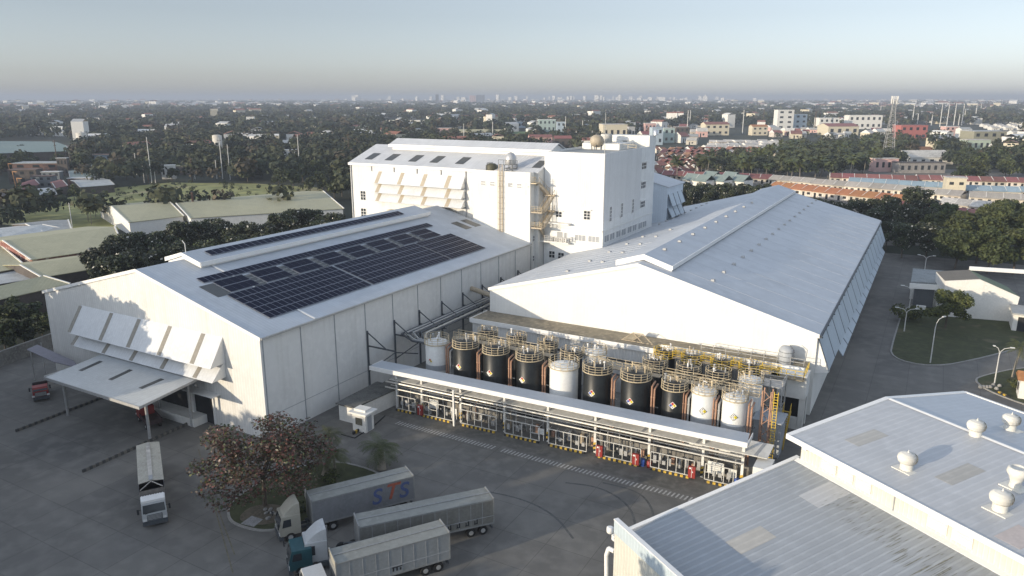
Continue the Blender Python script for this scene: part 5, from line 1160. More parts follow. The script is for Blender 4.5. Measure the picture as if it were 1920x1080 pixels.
# ------------------------------------------------------------------ street lamps
def lamp(px_, py_, top, arms, lab, rz_=0.0, h=None):
    x, y = P(px_, py_); h = h or hz(x, y, top)
    t = thing('street_lamp', lab, 'street lamp', (x, y, 0), rz_, 'street lamps along the plant road')
    b = MB(); b.tube((0, 0, 0), (0, 0, h * .8), .11, 8, .07); b.build('pole', POLEM, t, world=False)
    for s_ in arms:
        b = MB(); b.path([(0, 0, h * .78), (s_ * .15, 0, h * .88), (s_ * .6, 0, h * .96), (s_ * 1.5, 0, h)], .055, 6); b.build('arm', POLEM, t, world=False)
        b = MB(); b.hexa([(s_ * 1.4, -.14, h - .05), (s_ * 2.1, -.12, h), (s_ * 2.1, .12, h), (s_ * 1.4, .14, h - .05)], [(s_ * 1.4, -.14, h + .1), (s_ * 2.1, -.1, h + .1), (s_ * 2.1, .1, h + .1), (s_ * 1.4, .14, h + .1)]); b.build('lamp_head', LAMPH, t, world=False)
lamp(1744, 681, 596, (1, ), 'tall single curved street lamp standing in the middle of the lawn edge', .9)
lamp(1695, 622, 578, (-1, 1), 'twin armed street lamp at the left edge of the lawn beside the dark road', .2)
lamp(1864, 722, 650, (-.5, .9), 'street lamp at the tip of the small right hand lawn near the palm', .1)
lamp(1733, 512, 479, (-1, 1), 'twin armed street lamp before the dark trees at the end of the road', .1)
lamp(1703, 590, 537, (-1, .7), 'street lamp in front of the grey porch, half hidden', .1)
x, y = P(10, 655); lamp(10, 655, 607, (1,), 'single arm street lamp by the perimeter wall at the far left', .6)
# ------------------------------------------------------------------ perimeter wall at the left
b = MB(); wl = [P(-60, 706), P(0, 688), P(96, 652), P(150, 636), (-127, 150)]
for a_, c_ in zip(wl, wl[1:]): b.bar((*a_, 1.25), (*c_, 1.25), .22, 2.5)
PWO = thing('perimeter_wall', 'weathered grey perimeter wall left of the solar hall', 'wall', (*wl[1], 0)); b.build('wall_panel', M('wall_weathered', (.20, .195, .18), .85, var=.25, scale=.5, streak=.5), PWO)
b = MB()
for a_, c_ in zip(wl, wl[1:]): b.bar((*a_, 2.56), (*c_, 2.56), .34, .12)
b.build('coping', CONCW, PWO)
# ================================================================== TRUCKS
def wheels(t, xs_, half, r=.5, w_=.32):
    for x in xs_:
        for sd in (-1, 1):
            b = MB(); y0, y1 = (half - w_, half) if sd > 0 else (-half, -half + w_)
            b.tube((x, y0, r), (x, y1, r), r, 18); o = b.build('wheel', TYRE, t, world=False)
            b = MB(); ye = y1 if sd > 0 else y0; b.tube((x, ye - .02 * sd, r), (x, ye + .015 * sd, r), r * .5, 12)
            q = b.build('rim', STEEL, None); q.parent = o
def cab(t, x0, mat, h=2.9, deflector=1.0, w_=2.4, L_=2.1):
    """cab-over tractor head, front face at x0, heading +x"""
    hw = w_ / 2; b = MB()
    b.idx([(x0 - L_, -hw, .75), (x0, -hw, .75), (x0, hw, .75), (x0 - L_, hw, .75), (x0 - L_, -hw, 1.6), (x0 + .03, -hw, 1.6), (x0 + .03, hw, 1.6), (x0 - L_, hw, 1.6), (x0 - L_, -hw, h), (x0 - .28, -hw * .95, h), (x0 - .28, hw * .95, h), (x0 - L_, hw, h)],
          [(0, 3, 2, 1), (0, 1, 5, 4), (1, 2, 6, 5), (2, 3, 7, 6), (3, 0, 4, 7), (4, 5, 9, 8), (5, 6, 10, 9), (6, 7, 11, 10), (7, 4, 8, 11), (8, 9, 10, 11)])
    b.build('cab', mat, t, world=False)
    b = MB(); b.idx([(x0 + .04, -hw * .9, 1.72), (x0 + .04, hw * .9, 1.72), (x0 - .235, hw * .86, h - .15), (x0 - .235, -hw * .86, h - .15)], [(0, 1, 2, 3)]); b.build('windscreen', GLASS, t, world=False)
    for sd in (-1, 1):
        b = MB(); y = sd * (hw + .012); pts = [(x0 - 1.15, y, 1.72), (x0 - .25, y, 1.72), (x0 - .42, y * .985, h - .3), (x0 - 1.15, y * .99, h - .3)]
        b.face(pts if sd < 0 else pts[::-1]); b.build('side_window', GLASS, t, world=False)
        b = MB(); b.bar((x0 + .05, sd * hw, 2.3), (x0 + .25, sd * (hw + .28), 2.35), .05); b.box(x0 + .15, x0 + .25, sd * (hw + .3) - .1, sd * (hw + .3) + .1, 1.9, 2.45); b.build('mirror', DARK, t, world=False)
        b = MB(); b.box(x0 + .01, x0 + .06, sd * .95 - .18, sd * .95 + .18, .85, 1.1); b.build('headlight', M('lamp_glass', (.7, .7, .68), .2), t, world=False)
    b = MB(); b.box(x0 - .3, x0 + .12, -hw, hw, .35, .8); b.box(x0 - .02, x0 + .05, -.75, .75, .85, 1.5); b.build('bumper', DSTEEL, t, world=False)
    b = MB()
    for k in range(4): b.box(x0 + .055, x0 + .07, -.7, .7, .95 + .14 * k, 1.02 + .14 * k)
    b.build('grille', STEEL, t, world=False)
    b = MB(); b.tube((x0 + .02, -.9, 1.66), (x0 + .1, .1, 1.9), .025, 5); b.build('wiper', DARK, t, world=False)
    if deflector:
        n_ = 7; b = MB(); rows = []
        for i in range(n_ + 1):
            s_ = i / n_; x = x0 - .45 - (L_ - .45) * s_; z = h + .02 + deflector * math.sin(s_ * math.pi / 2)
            rows.append([(x, -hw * (.8 + .15 * s_), h + .01), (x, -hw * (.72 + .16 * s_), z), (x, hw * (.72 + .16 * s_), z), (x, hw * (.8 + .15 * s_), h + .01)])
        for a_, c_ in zip(rows, rows[1:]):
            b.idx(a_ + c_, [(0, 1, 5, 4), (1, 2, 6, 5), (2, 3, 7, 6)])
        b.build('roof_fairing', mat, t, world=False)
def chassis(t, xa, xb):
    b = MB()
    for sd in (-.42, .42): b.box(xa, xb, sd - .06, sd + .06, .75, 1.0)
    for k in range(4): x = xa + (xb - xa) * (k + .5) / 4; b.box(x - .06, x + .06, -.4, .4, .8, .95)
    b.box(xa + .2, xb - 2.5 if xb - xa > 4 else xb - 1, .5, 1.1, .45, .95); b.tube((xa + .6, -.9, .7), (xa + 1.8, -.9, .7), .28, 10)
    b.build('chassis', DSTEEL, t, world=False)
def trailer(t, xf, L_, zt=3.9, w_=2.5, mat=TRAIL, panels=True):
    hw = w_ / 2; b = MB(); b.box(xf - L_, xf, -hw, hw, 1.15, zt)
    o = b.build('box_body', mat, t, world=False)
    b = MB(); b.slab([(xf - L_, -hw - .02, zt + .03), (xf, -hw - .02, zt + .03), (xf, 0, zt + .1), (xf - L_, 0, zt + .1)], .05); b.slab([(xf - L_, 0, zt + .1), (xf, 0, zt + .1), (xf, hw + .02, zt + .03), (xf - L_, hw + .02, zt + .03)], .05)
    b.build('roof', TRAILR, t, world=False)
    b = MB(); b.box(xf - L_, xf, -.09, .09, zt + .1, zt + .16); b.box(xf - L_ - .03, xf - L_ + .08, -hw - .03, hw + .03, 1.1, zt + .14); b.box(xf - .08, xf + .04, -hw - .03, hw + .03, 1.1, zt + .2)
    b.box(xf - L_, xf, hw, hw + .04, zt - .12, zt + .02); b.box(xf - L_, xf, -hw - .04, -hw, zt - .12, zt + .02); b.box(xf - L_, xf, hw, hw + .04, 1.1, 1.25); b.build('frame_rail', M('dull_frame', (.26, .265, .26), .5, .2, var=.1), t, world=False)
    if panels:
        b = MB(); n_ = int(L_ / 1.2)
        for k in range(1, n_): x = xf - L_ * k / n_; b.box(x - .02, x + .02, hw + .001, hw + .02, 1.25, zt - .12)
        b.box(xf - L_, xf, hw + .001, hw + .03, 2.0, 2.05)
        b.build('panel_joint', SEAM, t, world=False)
    b = MB()
    for sd in (-.45, .45): b.box(xf - L_ + .2, xf - .5, sd - .07, sd + .07, .85, 1.14)
    b.box(xf - L_ + .1, xf - L_ + .25, -1.1, 1.1, .5, .75); b.bar((xf - 2.6, .8, .1), (xf - 2.6, .8, 1.1), .12); b.bar((xf - 2.6, -.8, .1), (xf - 2.6, -.8, 1.1), .12)
    b.build('underframe', DSTEEL, t, world=False)
    wheels(t, [xf - L_ + 1.2, xf - L_ + 2.5], hw - .05)
    return o
def rigpos(f, r, z=3.95):
    a, c = Vector(P(*f, z)), Vector(P(*r, z)); d_ = a - c; return a, c, d_.length, math.atan2(d_.y, d_.x)
# A: trailer with large lettering
a, c, L_, rz_ = rigpos((578, 930), (768, 883))
TA = thing('semi_truck', 'semi truck with cream cab and blue and red lettering on its trailer side', 'truck', (a.x, a.y, 0), rz_, 'semi trucks parked side by side')
trailer(TA, 0, L_, panels=False); cab(TA, 3.3, CABC, h=2.85, deflector=1.15); chassis(TA, -1.5, 3.1); wheels(TA, [2.3, -.9, -2.1], 1.2)
b = MB(); b.box(.1, .16, -1.2, -.5, 3.4, 4.6); b.build('marker_board', PALER, TA, world=False)
def letter(ch, x, z, size, mat, par, y=1.285, shear=.15):
    cu = bpy.data.curves.new('letter', 'FONT'); cu.body = ch; cu.size = size; cu.extrude = .012; cu.align_x = 'CENTER'; cu.offset = .035; cu.shear = shear
    o = bpy.data.objects.new('letter', cu); COL.objects.link(o); bpy.context.view_layer.update()
    me = bpy.data.meshes.new_from_object(o.evaluated_get(bpy.context.evaluated_depsgraph_get())); bpy.data.objects.remove(o)
    q = bpy.data.objects.new('letter', me); me.materials.clear(); me.materials.append(mat); COL.objects.link(q); q.parent = par
    q.location = (x, y, z); q.rotation_euler = (math.pi / 2, 0, math.pi); return q
LBLUE = M('faded_blue_letter', (.08, .11, .24), .6, var=.2); LRED = M('faded_red_letter', (.36, .10, .06), .6, var=.2)
letter('S', -L_ + 4.3, 1.75, 2.5, LBLUE, TA); letter('T', -L_ + 2.75, 1.95, 2.5, LRED, TA, shear=.3); letter('S', -L_ + 1.25, 1.75, 2.5, LBLUE, TA)
# B: teal cab
a, c, L_, rz_ = rigpos((668, 976), (918, 924))
TB = thing('semi_truck', 'semi truck with low teal cab and long grey ribbed trailer with small dark marks', 'truck', (a.x, a.y, 0), rz_, 'semi trucks parked side by side')
trailer(TB, 0, L_, mat=M('trailer_olive_grey', (.19, .19, .175), .5, .15, var=.12, streak=.4)); cab(TB, 6.6, TEALP, h=2.75, deflector=0); chassis(TB, -1.5, 6.4); wheels(TB, [5.6, 1.0, -.3], 1.2)
b = MB()
for k in range(5):
    x = -L_ + 2.0 + .95 * k; b.box(x - .2, x + .2, 1.252, 1.275, 1.45, 1.55); b.box(x - .2, x - .08, 1.252, 1.275, 1.55, 2.0); b.box(x + .06, x + .16, 1.252, 1.275, 1.55, 1.85)
b.build('dark_lettering', DARK, TB, world=False)
# C: lone white high-roof tractor, D: truck at the lower edge
x, y = P(590, 1012, 2.6)
TC = thing('tractor_unit', 'white high roofed tractor unit between the teal cab and the lowest truck', 'truck', (x, y, 0), rz_, 'semi trucks parked side by side')
cab(TC, 1.3, CABW, h=3.0, deflector=1.1, L_=2.3); chassis(TC, -4.6, 1.1); wheels(TC, [.2, -2.6, -3.8], 1.2)
b = MB(); b.tube((-1.25, -.8, 1.0), (-1.25, -.8, 3.4), .08, 8); b.build('exhaust', STEEL, TC, world=False)
a, c, L_, rz_ = rigpos((623, 1043), (834, 986))
TD = thing('semi_truck', 'lowest semi truck in the picture, pale grey panelled trailer and white cab', 'truck', (a.x, a.y, 0), rz_, 'semi trucks parked side by side')
trailer(TD, 0, L_, mat=M('trailer_pale', (.26, .275, .28), .5, .15, var=.08, streak=.3)); cab(TD, 2.9, CABW, h=2.8, deflector=0); chassis(TD, -1.5, 2.7); wheels(TD, [2.0, -1.0, -2.2], 1.2)
b = MB(); b.box(-1, 0, 1.252, 1.28, 1.5, 2.1); b.box(.02, .06, -1.2, 1.2, 3.5, 4.15)
b.build('front_fairing', CABC, TD, world=False)
b = MB()
for k in range(3): b.box(-6.0 + .35 * k, -5.85 + .35 * k, 1.252, 1.275, 1.5, 1.75 + .1 * k)
b.box(-6.1, -5.1, 1.252, 1.275, 1.85, 1.93); b.build('dark_lettering', DARK, TD, world=False)
# left: rigid truck with canvas covered body
a, c = Vector(P(293, 988)), Vector(P(277, 832, 3.3)); d_ = a - c; rz_ = math.atan2(d_.y, d_.x); L_ = d_.length
TE = thing('covered_truck', 'lone box truck with a pale worn top facing the camera at left', 'truck', (a.x, a.y, 0), rz_)
cab(TE, -.1, CABW, h=2.7, deflector=0, L_=1.9); chassis(TE, -L_ + .4, -.3); wheels(TE, [-1.2, -L_ + 3.2, -L_ + 1.9], 1.2)
b = MB(); b.box(-L_, -2.3, -1.22, 1.22, 1.1, 3.3); b.build('cargo_body', M('canvas_side', (.19, .17, .15), .8, var=.15), TE, world=False)
b = MB(); b.slab([(-L_, -1.27, 3.32), (-4.0, -1.27, 3.32), (-4.0, 0, 3.5), (-L_, 0, 3.5)], .04); b.slab([(-L_, 0, 3.5), (-4.0, 0, 3.5), (-4.0, 1.27, 3.32), (-L_, 1.27, 3.32)], .04); b.build('top_cover', M('worn_cover', (.40, .38, .32), .7, var=.15, scale=1), TE, world=False)
b = MB(); b.slab([(-4.0, -1.26, 3.3), (-2.3, -1.26, 3.3), (-2.3, 1.26, 3.3), (-4.0, 1.26, 3.3)], .05); b.build('front_cover', M('grey_cover', (.12, .12, .13), .8, var=.1), TE, world=False)
b = MB(); b.box(-L_ + .2, -5.2, -.22, .22, 3.5, 3.56); b.bar((-4.0, 0, 3.4), (-2.4, 1.1, 3.34), .07); b.bar((-4.0, 0, 3.4), (-2.4, -1.1, 3.34), .07); b.build('spine_strip', PALER, TE, world=False)
b = MB(); b.box(-5.2, -4.1, -.2, .2, 3.52, 3.55); b.build('dark_patch', SEAM, TE, world=False)
b = MB(); b.box(-1.7, -.45, -1.15, 1.15, 2.72, 2.95)
for k in range(9): b.box(-1.72, -.43, -1.05 + .25 * k, -.98 + .25 * k, 2.95, 3.0)
b.build('roof_visor', TRIM, TE, world=False)
# red vehicles standing in the shade under the side canopy
def small_truck(px_, py_, rz_, lab, mat=REDP):
    x, y = P(px_, py_); t = thing('red_truck', lab, 'truck', (x, y, 0), rz_, 'red vehicles in the shade of the dock'); cab(t, 2.6, mat, h=2.2, deflector=0, w_=2.0, L_=1.5)
    b = MB(); b.box(-2.4, 1.0, -1, 1, .8, 1.05)
    for sd in (-1, 1): b.box(-2.4, 1.0, sd * 1.0 - .03, sd * 1.0 + .03, 1.05, 1.5)
    b.box(-2.43, -2.37, -1, 1, 1.05, 1.5); b.build('load_bed', M('dark_bed', (.05, .03, .03), .7), t, world=False); wheels(t, [1.9, -1.5], 1.0, .4)
small_truck(78, 742, math.radians(-28), 'red truck parked in shade at the far left, half under the canopy'); small_truck(282, 795, math.radians(160), 'dark red vehicle under the loading canopy beside the dock wall')
# ================================================================== TREES
NP = np.random.default_rng(3)
def leaf_mesh(name, clumps, n_, size, mats, seed, share=(1.0,), flat=.6):
    g_ = np.random.default_rng(seed); cl = np.array(clumps, float); wts = cl[:, 3] ** 2; wts /= wts.sum()
    ci = g_.choice(len(cl), n_, p=wts); d = g_.normal(size=(n_, 3)); d /= np.linalg.norm(d, axis=1)[:, None]
    r = cl[ci, 3] * g_.uniform(.35, 1.08, n_) ** .6; c = cl[ci, :3] + d * r[:, None] * np.array([1, 1, .8])
    nr = d * .6 + g_.normal(size=(n_, 3)) * .6; nr[:, 2] += .35; nr /= np.linalg.norm(nr, axis=1)[:, None]
    a = np.cross(nr, g_.normal(size=(n_, 3))); a /= np.linalg.norm(a, axis=1)[:, None]; b = np.cross(nr, a)
    s_ = size * g_.uniform(.5, 1.25, n_)[:, None]
    v = np.stack([c - a * s_, c - b * s_ * flat, c + a * s_, c + b * s_ * flat], 1).reshape(-1, 3)
    return arr_mesh(name, v, mats, g_.choice(len(mats), n_, p=share))
def arr_mesh(name, v, mats, mi, k=4):
    n_ = len(v) // k; me = bpy.data.meshes.new(name); me.vertices.add(len(v)); me.vertices.foreach_set('co', v.astype(np.float32).ravel())
    me.loops.add(len(v)); me.loops.foreach_set('vertex_index', np.arange(len(v), dtype=np.int32)); me.polygons.add(n_)
    me.polygons.foreach_set('loop_start', np.arange(0, len(v), k, dtype=np.int32))
    try: me.polygons.foreach_set('loop_total', np.full(n_, k, dtype=np.int32))
    except Exception: pass
    for m in mats: me.materials.append(m)
    if mi is not None: me.polygons.foreach_set('material_index', np.asarray(mi, dtype=np.int32))
    me.update(calc_edges=True); return me
def clumps(rr, rad, h0, h1, n_, cr):
    o = []
    for _ in range(n_):
        t = rr.random() ** .5; a = rr.random() * 6.283; z = rr.uniform(0, 1); s_ = math.sqrt(max(.05, 1 - (z - .35) ** 2 * 1.5))
        o.append((rad * t * s_ * math.cos(a), rad * t * s_ * math.sin(a), h0 + (h1 - h0) * z, cr * rr.uniform(.6, 1.2)))
    return o
def trunk_mb(rr, h, r, cl, lim=7):
    b = MB(); p = Vector((0, 0, 0)); q = Vector((rr.uniform(-.3, .3), rr.uniform(-.3, .3), h * .45)); b.tube(p, q, r, 8, r * .7)
    for c_ in rr.sample(cl, min(lim, len(cl))):
        e = Vector(c_[:3]); m_ = q.lerp(e, .5) + Vector((0, 0, -.2)); b.tube(q - Vector((0, 0, rr.uniform(0, h * .15))), m_, r * .42, 6, r * .28); b.tube(m_, e, r * .28, 5, r * .08)
    return b
PROTO = {}
def proto_tree(key, h, rad, nl, size, mats, share, seed, bark=BARK, ncl=16, cr=1.6, lim=7, r=.25, h0=.38):
    rr = random.Random(seed); cl = clumps(rr, rad - cr * .6, h * h0, h - cr * .7, ncl, cr)
    tm = trunk_mb(rr, h, r, cl, lim); o = tm.build('trunk', bark); tr = o.data; bpy.data.objects.remove(o)
    PROTO[key] = (tr, leaf_mesh('crown', cl, nl, size, mats, seed, share), h)
def put(key, x, y, h, label, group, cat='tree', z=0.0, name='tree', rz_=None, wide=1.0):
    tr, cr_, hp = PROTO[key]; s_ = h / hp
    t = thing(name, label, cat, (x, y, z), R.random() * 6.28 if rz_ is None else rz_, group); t.scale = (s_ * wide, s_ * wide, s_)
    if tr is not None: o = bpy.data.objects.new('trunk', tr); COL.objects.link(o); o.parent = t
    o = bpy.data.objects.new('crown', cr_); COL.objects.link(o); o.parent = t
    return t
LEAFG = M('bright_green_leaves', (.095, .115, .038), .65, var=.35, scale=.35, col2=(.04, .055, .02), rnd=.3, trans=.2)  # leaf tone of a brighter green than the plain leaves
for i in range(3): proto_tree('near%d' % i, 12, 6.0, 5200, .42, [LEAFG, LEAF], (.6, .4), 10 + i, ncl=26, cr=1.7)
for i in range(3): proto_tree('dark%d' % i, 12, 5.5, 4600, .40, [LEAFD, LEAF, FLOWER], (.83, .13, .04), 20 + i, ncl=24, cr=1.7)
for i in range(4): proto_tree('mid%d' % i, 11, 5.5, 1100, .75, [LEAFG, LEAF, LEAFD], (.2, .4, .4), 30 + i, ncl=14, cr=2.0, lim=3)
for i in range(3): proto_tree('far%d' % i, 10, 5.5, 300, 1.25, [LEAF, LEAFD], (.45, .55), 40 + i, ncl=9, cr=2.2, lim=1)
proto_tree('lawn', 7.5, 4.2, 5200, .26, [LEAFY, LEAF], (.45, .55), 51, ncl=26, cr=1.15, r=.2)
proto_tree('island', 8.5, 5.0, 10500, .15, [LEAFR, M('maroon_leaves', (.13, .045, .035), .45, var=.4, scale=2), M('green_leaves', (.06, .075, .03), .5, var=.3), LEAFY], (.52, .22, .25, .01), 52, ncl=60, cr=1.15, r=.17, lim=14, h0=.36)
proto_tree('bush', 1.6, 1.5, 500, .16, [LEAF, LEAFY], (.6, .4), 53, ncl=7, cr=.6, r=.05, h0=.3)
def palm_mesh(seed, nf, h, lf, seg=7, leaflets=True, droop=1.0, r=.16):
    rr = random.Random(seed); tr = MB(); lean = Vector((rr.uniform(-.6, .6), rr.uniform(-.6, .6), h)); mid = Vector((lean.x * .35, lean.y * .35, h * .5))
    tr.tube((0, 0, 0), mid, r * 1.25, 7, r); tr.tube(mid, lean, r, 7, r * .8); o = tr.build('trunk', BARKP); trm = o.data; bpy.data.objects.remove(o)
    vs = []
    for k in range(nf):
        a = 2 * math.pi * k / nf + rr.uniform(-.2, .2); el = rr.uniform(-.1, 1.15); L_ = lf * rr.uniform(.85, 1.1); p = lean.copy(); d_ = Vector((math.cos(a) * math.cos(el), math.sin(a) * math.cos(el), math.sin(el)))
        for i in range(seg):
            q = p + d_ * L_ / seg; side = d_.cross(Vector((0, 0, 1))).normalized(); wd = L_ * .17 * math.sin(math.pi * min(1, (i + .7) / seg)) + .05
            if leaflets:
                for s_ in (-1, 1):
                    for j in range(3):
                        b0 = p.lerp(q, j / 3); b1 = p.lerp(q, (j + .55) / 3); tip = b0.lerp(b1, .5) + side * s_ * wd + d_ * wd * .5 + Vector((0, 0, -wd * .45))
                        vs += [tuple(b0), tuple(b1), tuple(tip + d_ * .03), tuple(tip)]
            else:
                for s_ in (-1, 1): vs += [tuple(p), tuple(q), tuple(q + side * s_ * wd + Vector((0, 0, -wd * .4))), tuple(p + side * s_ * wd + Vector((0, 0, -wd * .4)))]
            p = q; d_ = (d_ + Vector((0, 0, -.26 * droop))).normalized()
    return trm, arr_mesh('fronds', np.array(vs), [LEAFP], None), h + .8
PROTO['palmN'] = palm_mesh(1, 22, 5.0, 2.6); PROTO['palmS'] = palm_mesh(2, 26, 1.8, 2.2, r=.3, droop=1.2)
for i in range(3): PROTO['palmF%d' % i] = palm_mesh(5 + i, 22, 8.0, 5.0, seg=5, leaflets=False)
# foreground planting
x, y = P(497, 950); put('island', x, y, 10.0, 'large sparse reddish leaved tree on the planted island', None, rz_=1.0, z=.1, wide=1.28)
for (px_, py_, k, h, lab, w_) in ((628, 880, 'palmN', 5.2, 'small palm behind the reddish island tree, nearest the hall wall', 1.0), (610, 892, 'palmS', 3.4, 'squat bushy palm touching the reddish tree', 1.0), (716, 882, 'palmS', 3.4, 'round bushy palm at the end of the planted island above the lettered trailer', 1.15)):
    x, y = P(px_, py_); put(k, x, y, h, lab, None, 'palm', .1, 'palm_tree', wide=w_)
for (px_, py_, h, lab) in ((622, 905, 1.4, 'low shrub under the small island palm'), (560, 960, 1.2, 'low shrub beside the cream truck cab on the island')):
    x, y = P(px_, py_); put('bush', x, y, h, lab, None, 'shrub', .1, 'shrub')
x, y = P(1772, 615); put('lawn', x, y, 7.6, 'round crowned tree on the lawn in front of the white gable wall', None, z=.1, rz_=.6, wide=1.05)
x, y = P(1697, 600); put('bush', x, y, 3.6, 'dark upright shrub in front of the grey porch', None, 'shrub', .1, 'shrub')
x, y = P(1898, 708); put('palmN', x, y, 6.0, 'slim palm on the small lawn at the right edge', None, 'palm', .1, 'palm_tree')
x, y = P(1905, 730); put('bush', x, y, 1.8, 'bright shrub at the foot of the slim right edge palm', None, 'shrub', .1, 'shrub')
# thick dark trees left of the solar hall
gl = []
for (px_, py_) in ((195, 452), (225, 436), (262, 428), (300, 424), (335, 412), (372, 404), (408, 404), (446, 410), (486, 414), (520, 396), (556, 388), (592, 386), (628, 396), (215, 478), (255, 470), (320, 458), (385, 446), (455, 436), (515, 428), (560, 414), (600, 410)):
    z_ = 11.0; x, y = P(px_, py_ + 8, z_); gl.append(put('dark%d' % R.randrange(3), x, y, 11.6 + R.uniform(-.6, .6), '', 'dark trees behind the solar hall', wide=1.05))
number(gl, 'dark flowering trees in the belt behind the solar hall')
gl = []
for (px_, py_) in ((12, 672), (48, 662), (80, 640), (20, 640), (62, 628), (30, 615)):
    x, y = P(px_, py_ - 8); gl.append(put('mid%d' % R.randrange(4), x, y, R.uniform(4.5, 6.5), '', 'trees beyond the perimeter wall'))
number(gl, 'dim bushy trees just beyond the grey perimeter wall')
# flowering bushes/trees right behind the tower and pale roof
gl = []
for i in range(15):
    px_ = 1258 + i * 12.5; py_ = 372 - (i % 3) * 6 + i * .2; x, y = P(px_, py_ - 14, 9); gl.append(put('dark%d' % (i % 3), x, y, 10, '', 'blossoming trees behind the pale hall'))
number(gl, 'dark trees with white blossom specks behind the tower')
# big trees right of the pale hall
gl = []
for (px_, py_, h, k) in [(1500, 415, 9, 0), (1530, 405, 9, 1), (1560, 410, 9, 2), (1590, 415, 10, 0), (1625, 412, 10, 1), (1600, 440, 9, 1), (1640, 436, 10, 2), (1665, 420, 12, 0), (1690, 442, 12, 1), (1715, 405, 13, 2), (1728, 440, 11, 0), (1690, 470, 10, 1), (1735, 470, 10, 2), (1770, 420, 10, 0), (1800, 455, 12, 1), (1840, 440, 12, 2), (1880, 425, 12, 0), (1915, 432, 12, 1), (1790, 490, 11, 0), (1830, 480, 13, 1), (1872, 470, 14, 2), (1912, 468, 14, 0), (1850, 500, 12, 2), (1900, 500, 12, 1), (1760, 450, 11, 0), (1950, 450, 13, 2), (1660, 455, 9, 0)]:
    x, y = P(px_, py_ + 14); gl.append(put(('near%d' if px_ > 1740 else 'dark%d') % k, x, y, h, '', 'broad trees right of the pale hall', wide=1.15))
number(gl, 'broad trees between the pale hall and the row houses')
# ================================================================== BACKGROUND BUILDINGS
def shed(label, q, z, drop, roofm, wallm, group=None, name='shed', gm=None, foot=0.3):
    """lean or gabled shed; q = roof corner pixels ridge-left, ridge-right, eave-right, eave-left seen at heights z, z-drop"""
    a, b_, c, d = [Vector((*P(*p, zz), zz)) for p, zz in zip(q, (z, z, z - drop, z - drop))]
    t = thing(name, label, 'shed', (*((a + c) / 2).xy, 0), 0, group)
    m_ = MB(); m_.slab([tuple(d), tuple(c), tuple(b_), tuple(a)], .15)
    back = (a - d); a2, b2 = a + Vector((back.x, back.y, -drop)), b_ + Vector((back.x, back.y, -drop))
    m_.slab([tuple(a), tuple(b_), tuple(b2), tuple(a2)], .15); m_.build('roof', roofm, t)
    w_ = MB(); i_ = lambda p, r_: p + (r_ - p) * .01
    lf = [d, a, a2]; rt = [c, b_, b2]
    pts = [Vector((p.x, p.y, p.z - .2)) for p in lf]; pts2 = [Vector((p.x, p.y, p.z - .2)) for p in rt]
    u_ = (c - d).normalized() * foot; n_ = (a - d).normalized() * foot
    L3 = [(pts[0] + u_ + n_), pts[1] + u_, (pts[2] + u_ - n_)]; R3 = [(pts2[0] - u_ + n_), pts2[1] - u_, (pts2[2] - u_ - n_)]
    L5 = [Vector((L3[0].x, L3[0].y, 0)), L3[0], L3[1], L3[2], Vector((L3[2].x, L3[2].y, 0))]; R5 = [Vector((R3[0].x, R3[0].y, 0)), R3[0], R3[1], R3[2], Vector((R3[2].x, R3[2].y, 0))]
    w_.idx([tuple(p) for p in L5 + R5], [(0, 1, 2, 3, 4), (9, 8, 7, 6, 5)] + [(i, i + 5, (i + 1) % 5 + 5, (i + 1) % 5) for i in range(5)]); w_.build('wall', wallm, t)
    e = MB()
    for p0_, p1_ in ((a, d), (b_, c)): e.bar(tuple(p0_ + Vector((0, 0, .08))), tuple(p1_ + Vector((0, 0, .08))), .35, .2)
    e.each('rake_trim', gm or HWHITE, t); return t
OL = 'olive roofed sheds at the left'
shed('long olive roofed shed with a bright white gable, left of the chimney', ((209, 387), (319, 379), (345, 405), (241, 417)), 7, 2.4, OLIVE, HWHITE, OL)
shed('longest olive roofed shed running behind the dark trees right of the chimney', ((330, 381), (606, 358), (645, 391), (356, 409)), 7, 2.4, OLIVE, HWHITE, OL)
shed('broad olive roof with a red and white gable at the left edge', ((5, 451), (215, 425), (232, 462), (58, 487)), 8, 2.2, OLIVE, M('red_white_wall', (.24, .10, .08), .8, var=.3, scale=.6, patch=((.5, .42, .35), .8, .55)), OL)
shed('narrow olive roof strip below the red gabled shed', ((38, 497), (172, 479), (176, 504), (78, 520)), 6.5, 1.4, OLIVE, HBRN, OL)
shed('lowest olive roof, touching the solar hall corner', ((-40, 545), (82, 517), (132, 532), (-30, 568)), 6.5, 1.5, OLIVE, HBRN, OL)
shed('dull grey olive roof cut by the left edge above the lowest one', ((-30, 470), (4, 462), (50, 500), (-20, 512)), 6, 1.2, OLIVE, HBRN, OL)
shed('small dark grey roof at the left edge between olive roofs', ((-30, 505), (40, 500), (66, 522), (-20, 535)), 4.5, .8, GREYR, HBRN, OL)
shed('dark blue grey shed with white roof edge left of the first olive gable', ((48, 420), (128, 412), (134, 430), (80, 434)), 5, 1.2, GREYR, HBRN, OL)
shed('pale low roof at the left edge above the broad olive roof', ((-20, 432), (80, 421), (118, 428), (0, 448)), 5, 1.2, GREYR, HBRN, OL)
x, y = P(365, 412); CH = thing('chimney', 'single rusty chimney pipe standing between the two olive sheds', 'chimney', (x, y, 0)); h = hz(x, y, 360)
b = MB(); b.tube((0, 0, 0), (0, 0, h), .45, 12, .4); b.build('stack', M('rusty_stack', (.13, .07, .05), .8, var=.3), CH, world=False); b = MB(); b.ring((0, 0, h), .45, .06, 14); b.ring((0, 0, h * .7), .47, .04, 14); b.build('collar', DSTEEL, CH, world=False)
SB = 'ramshackle houses beyond the meadow at the left'
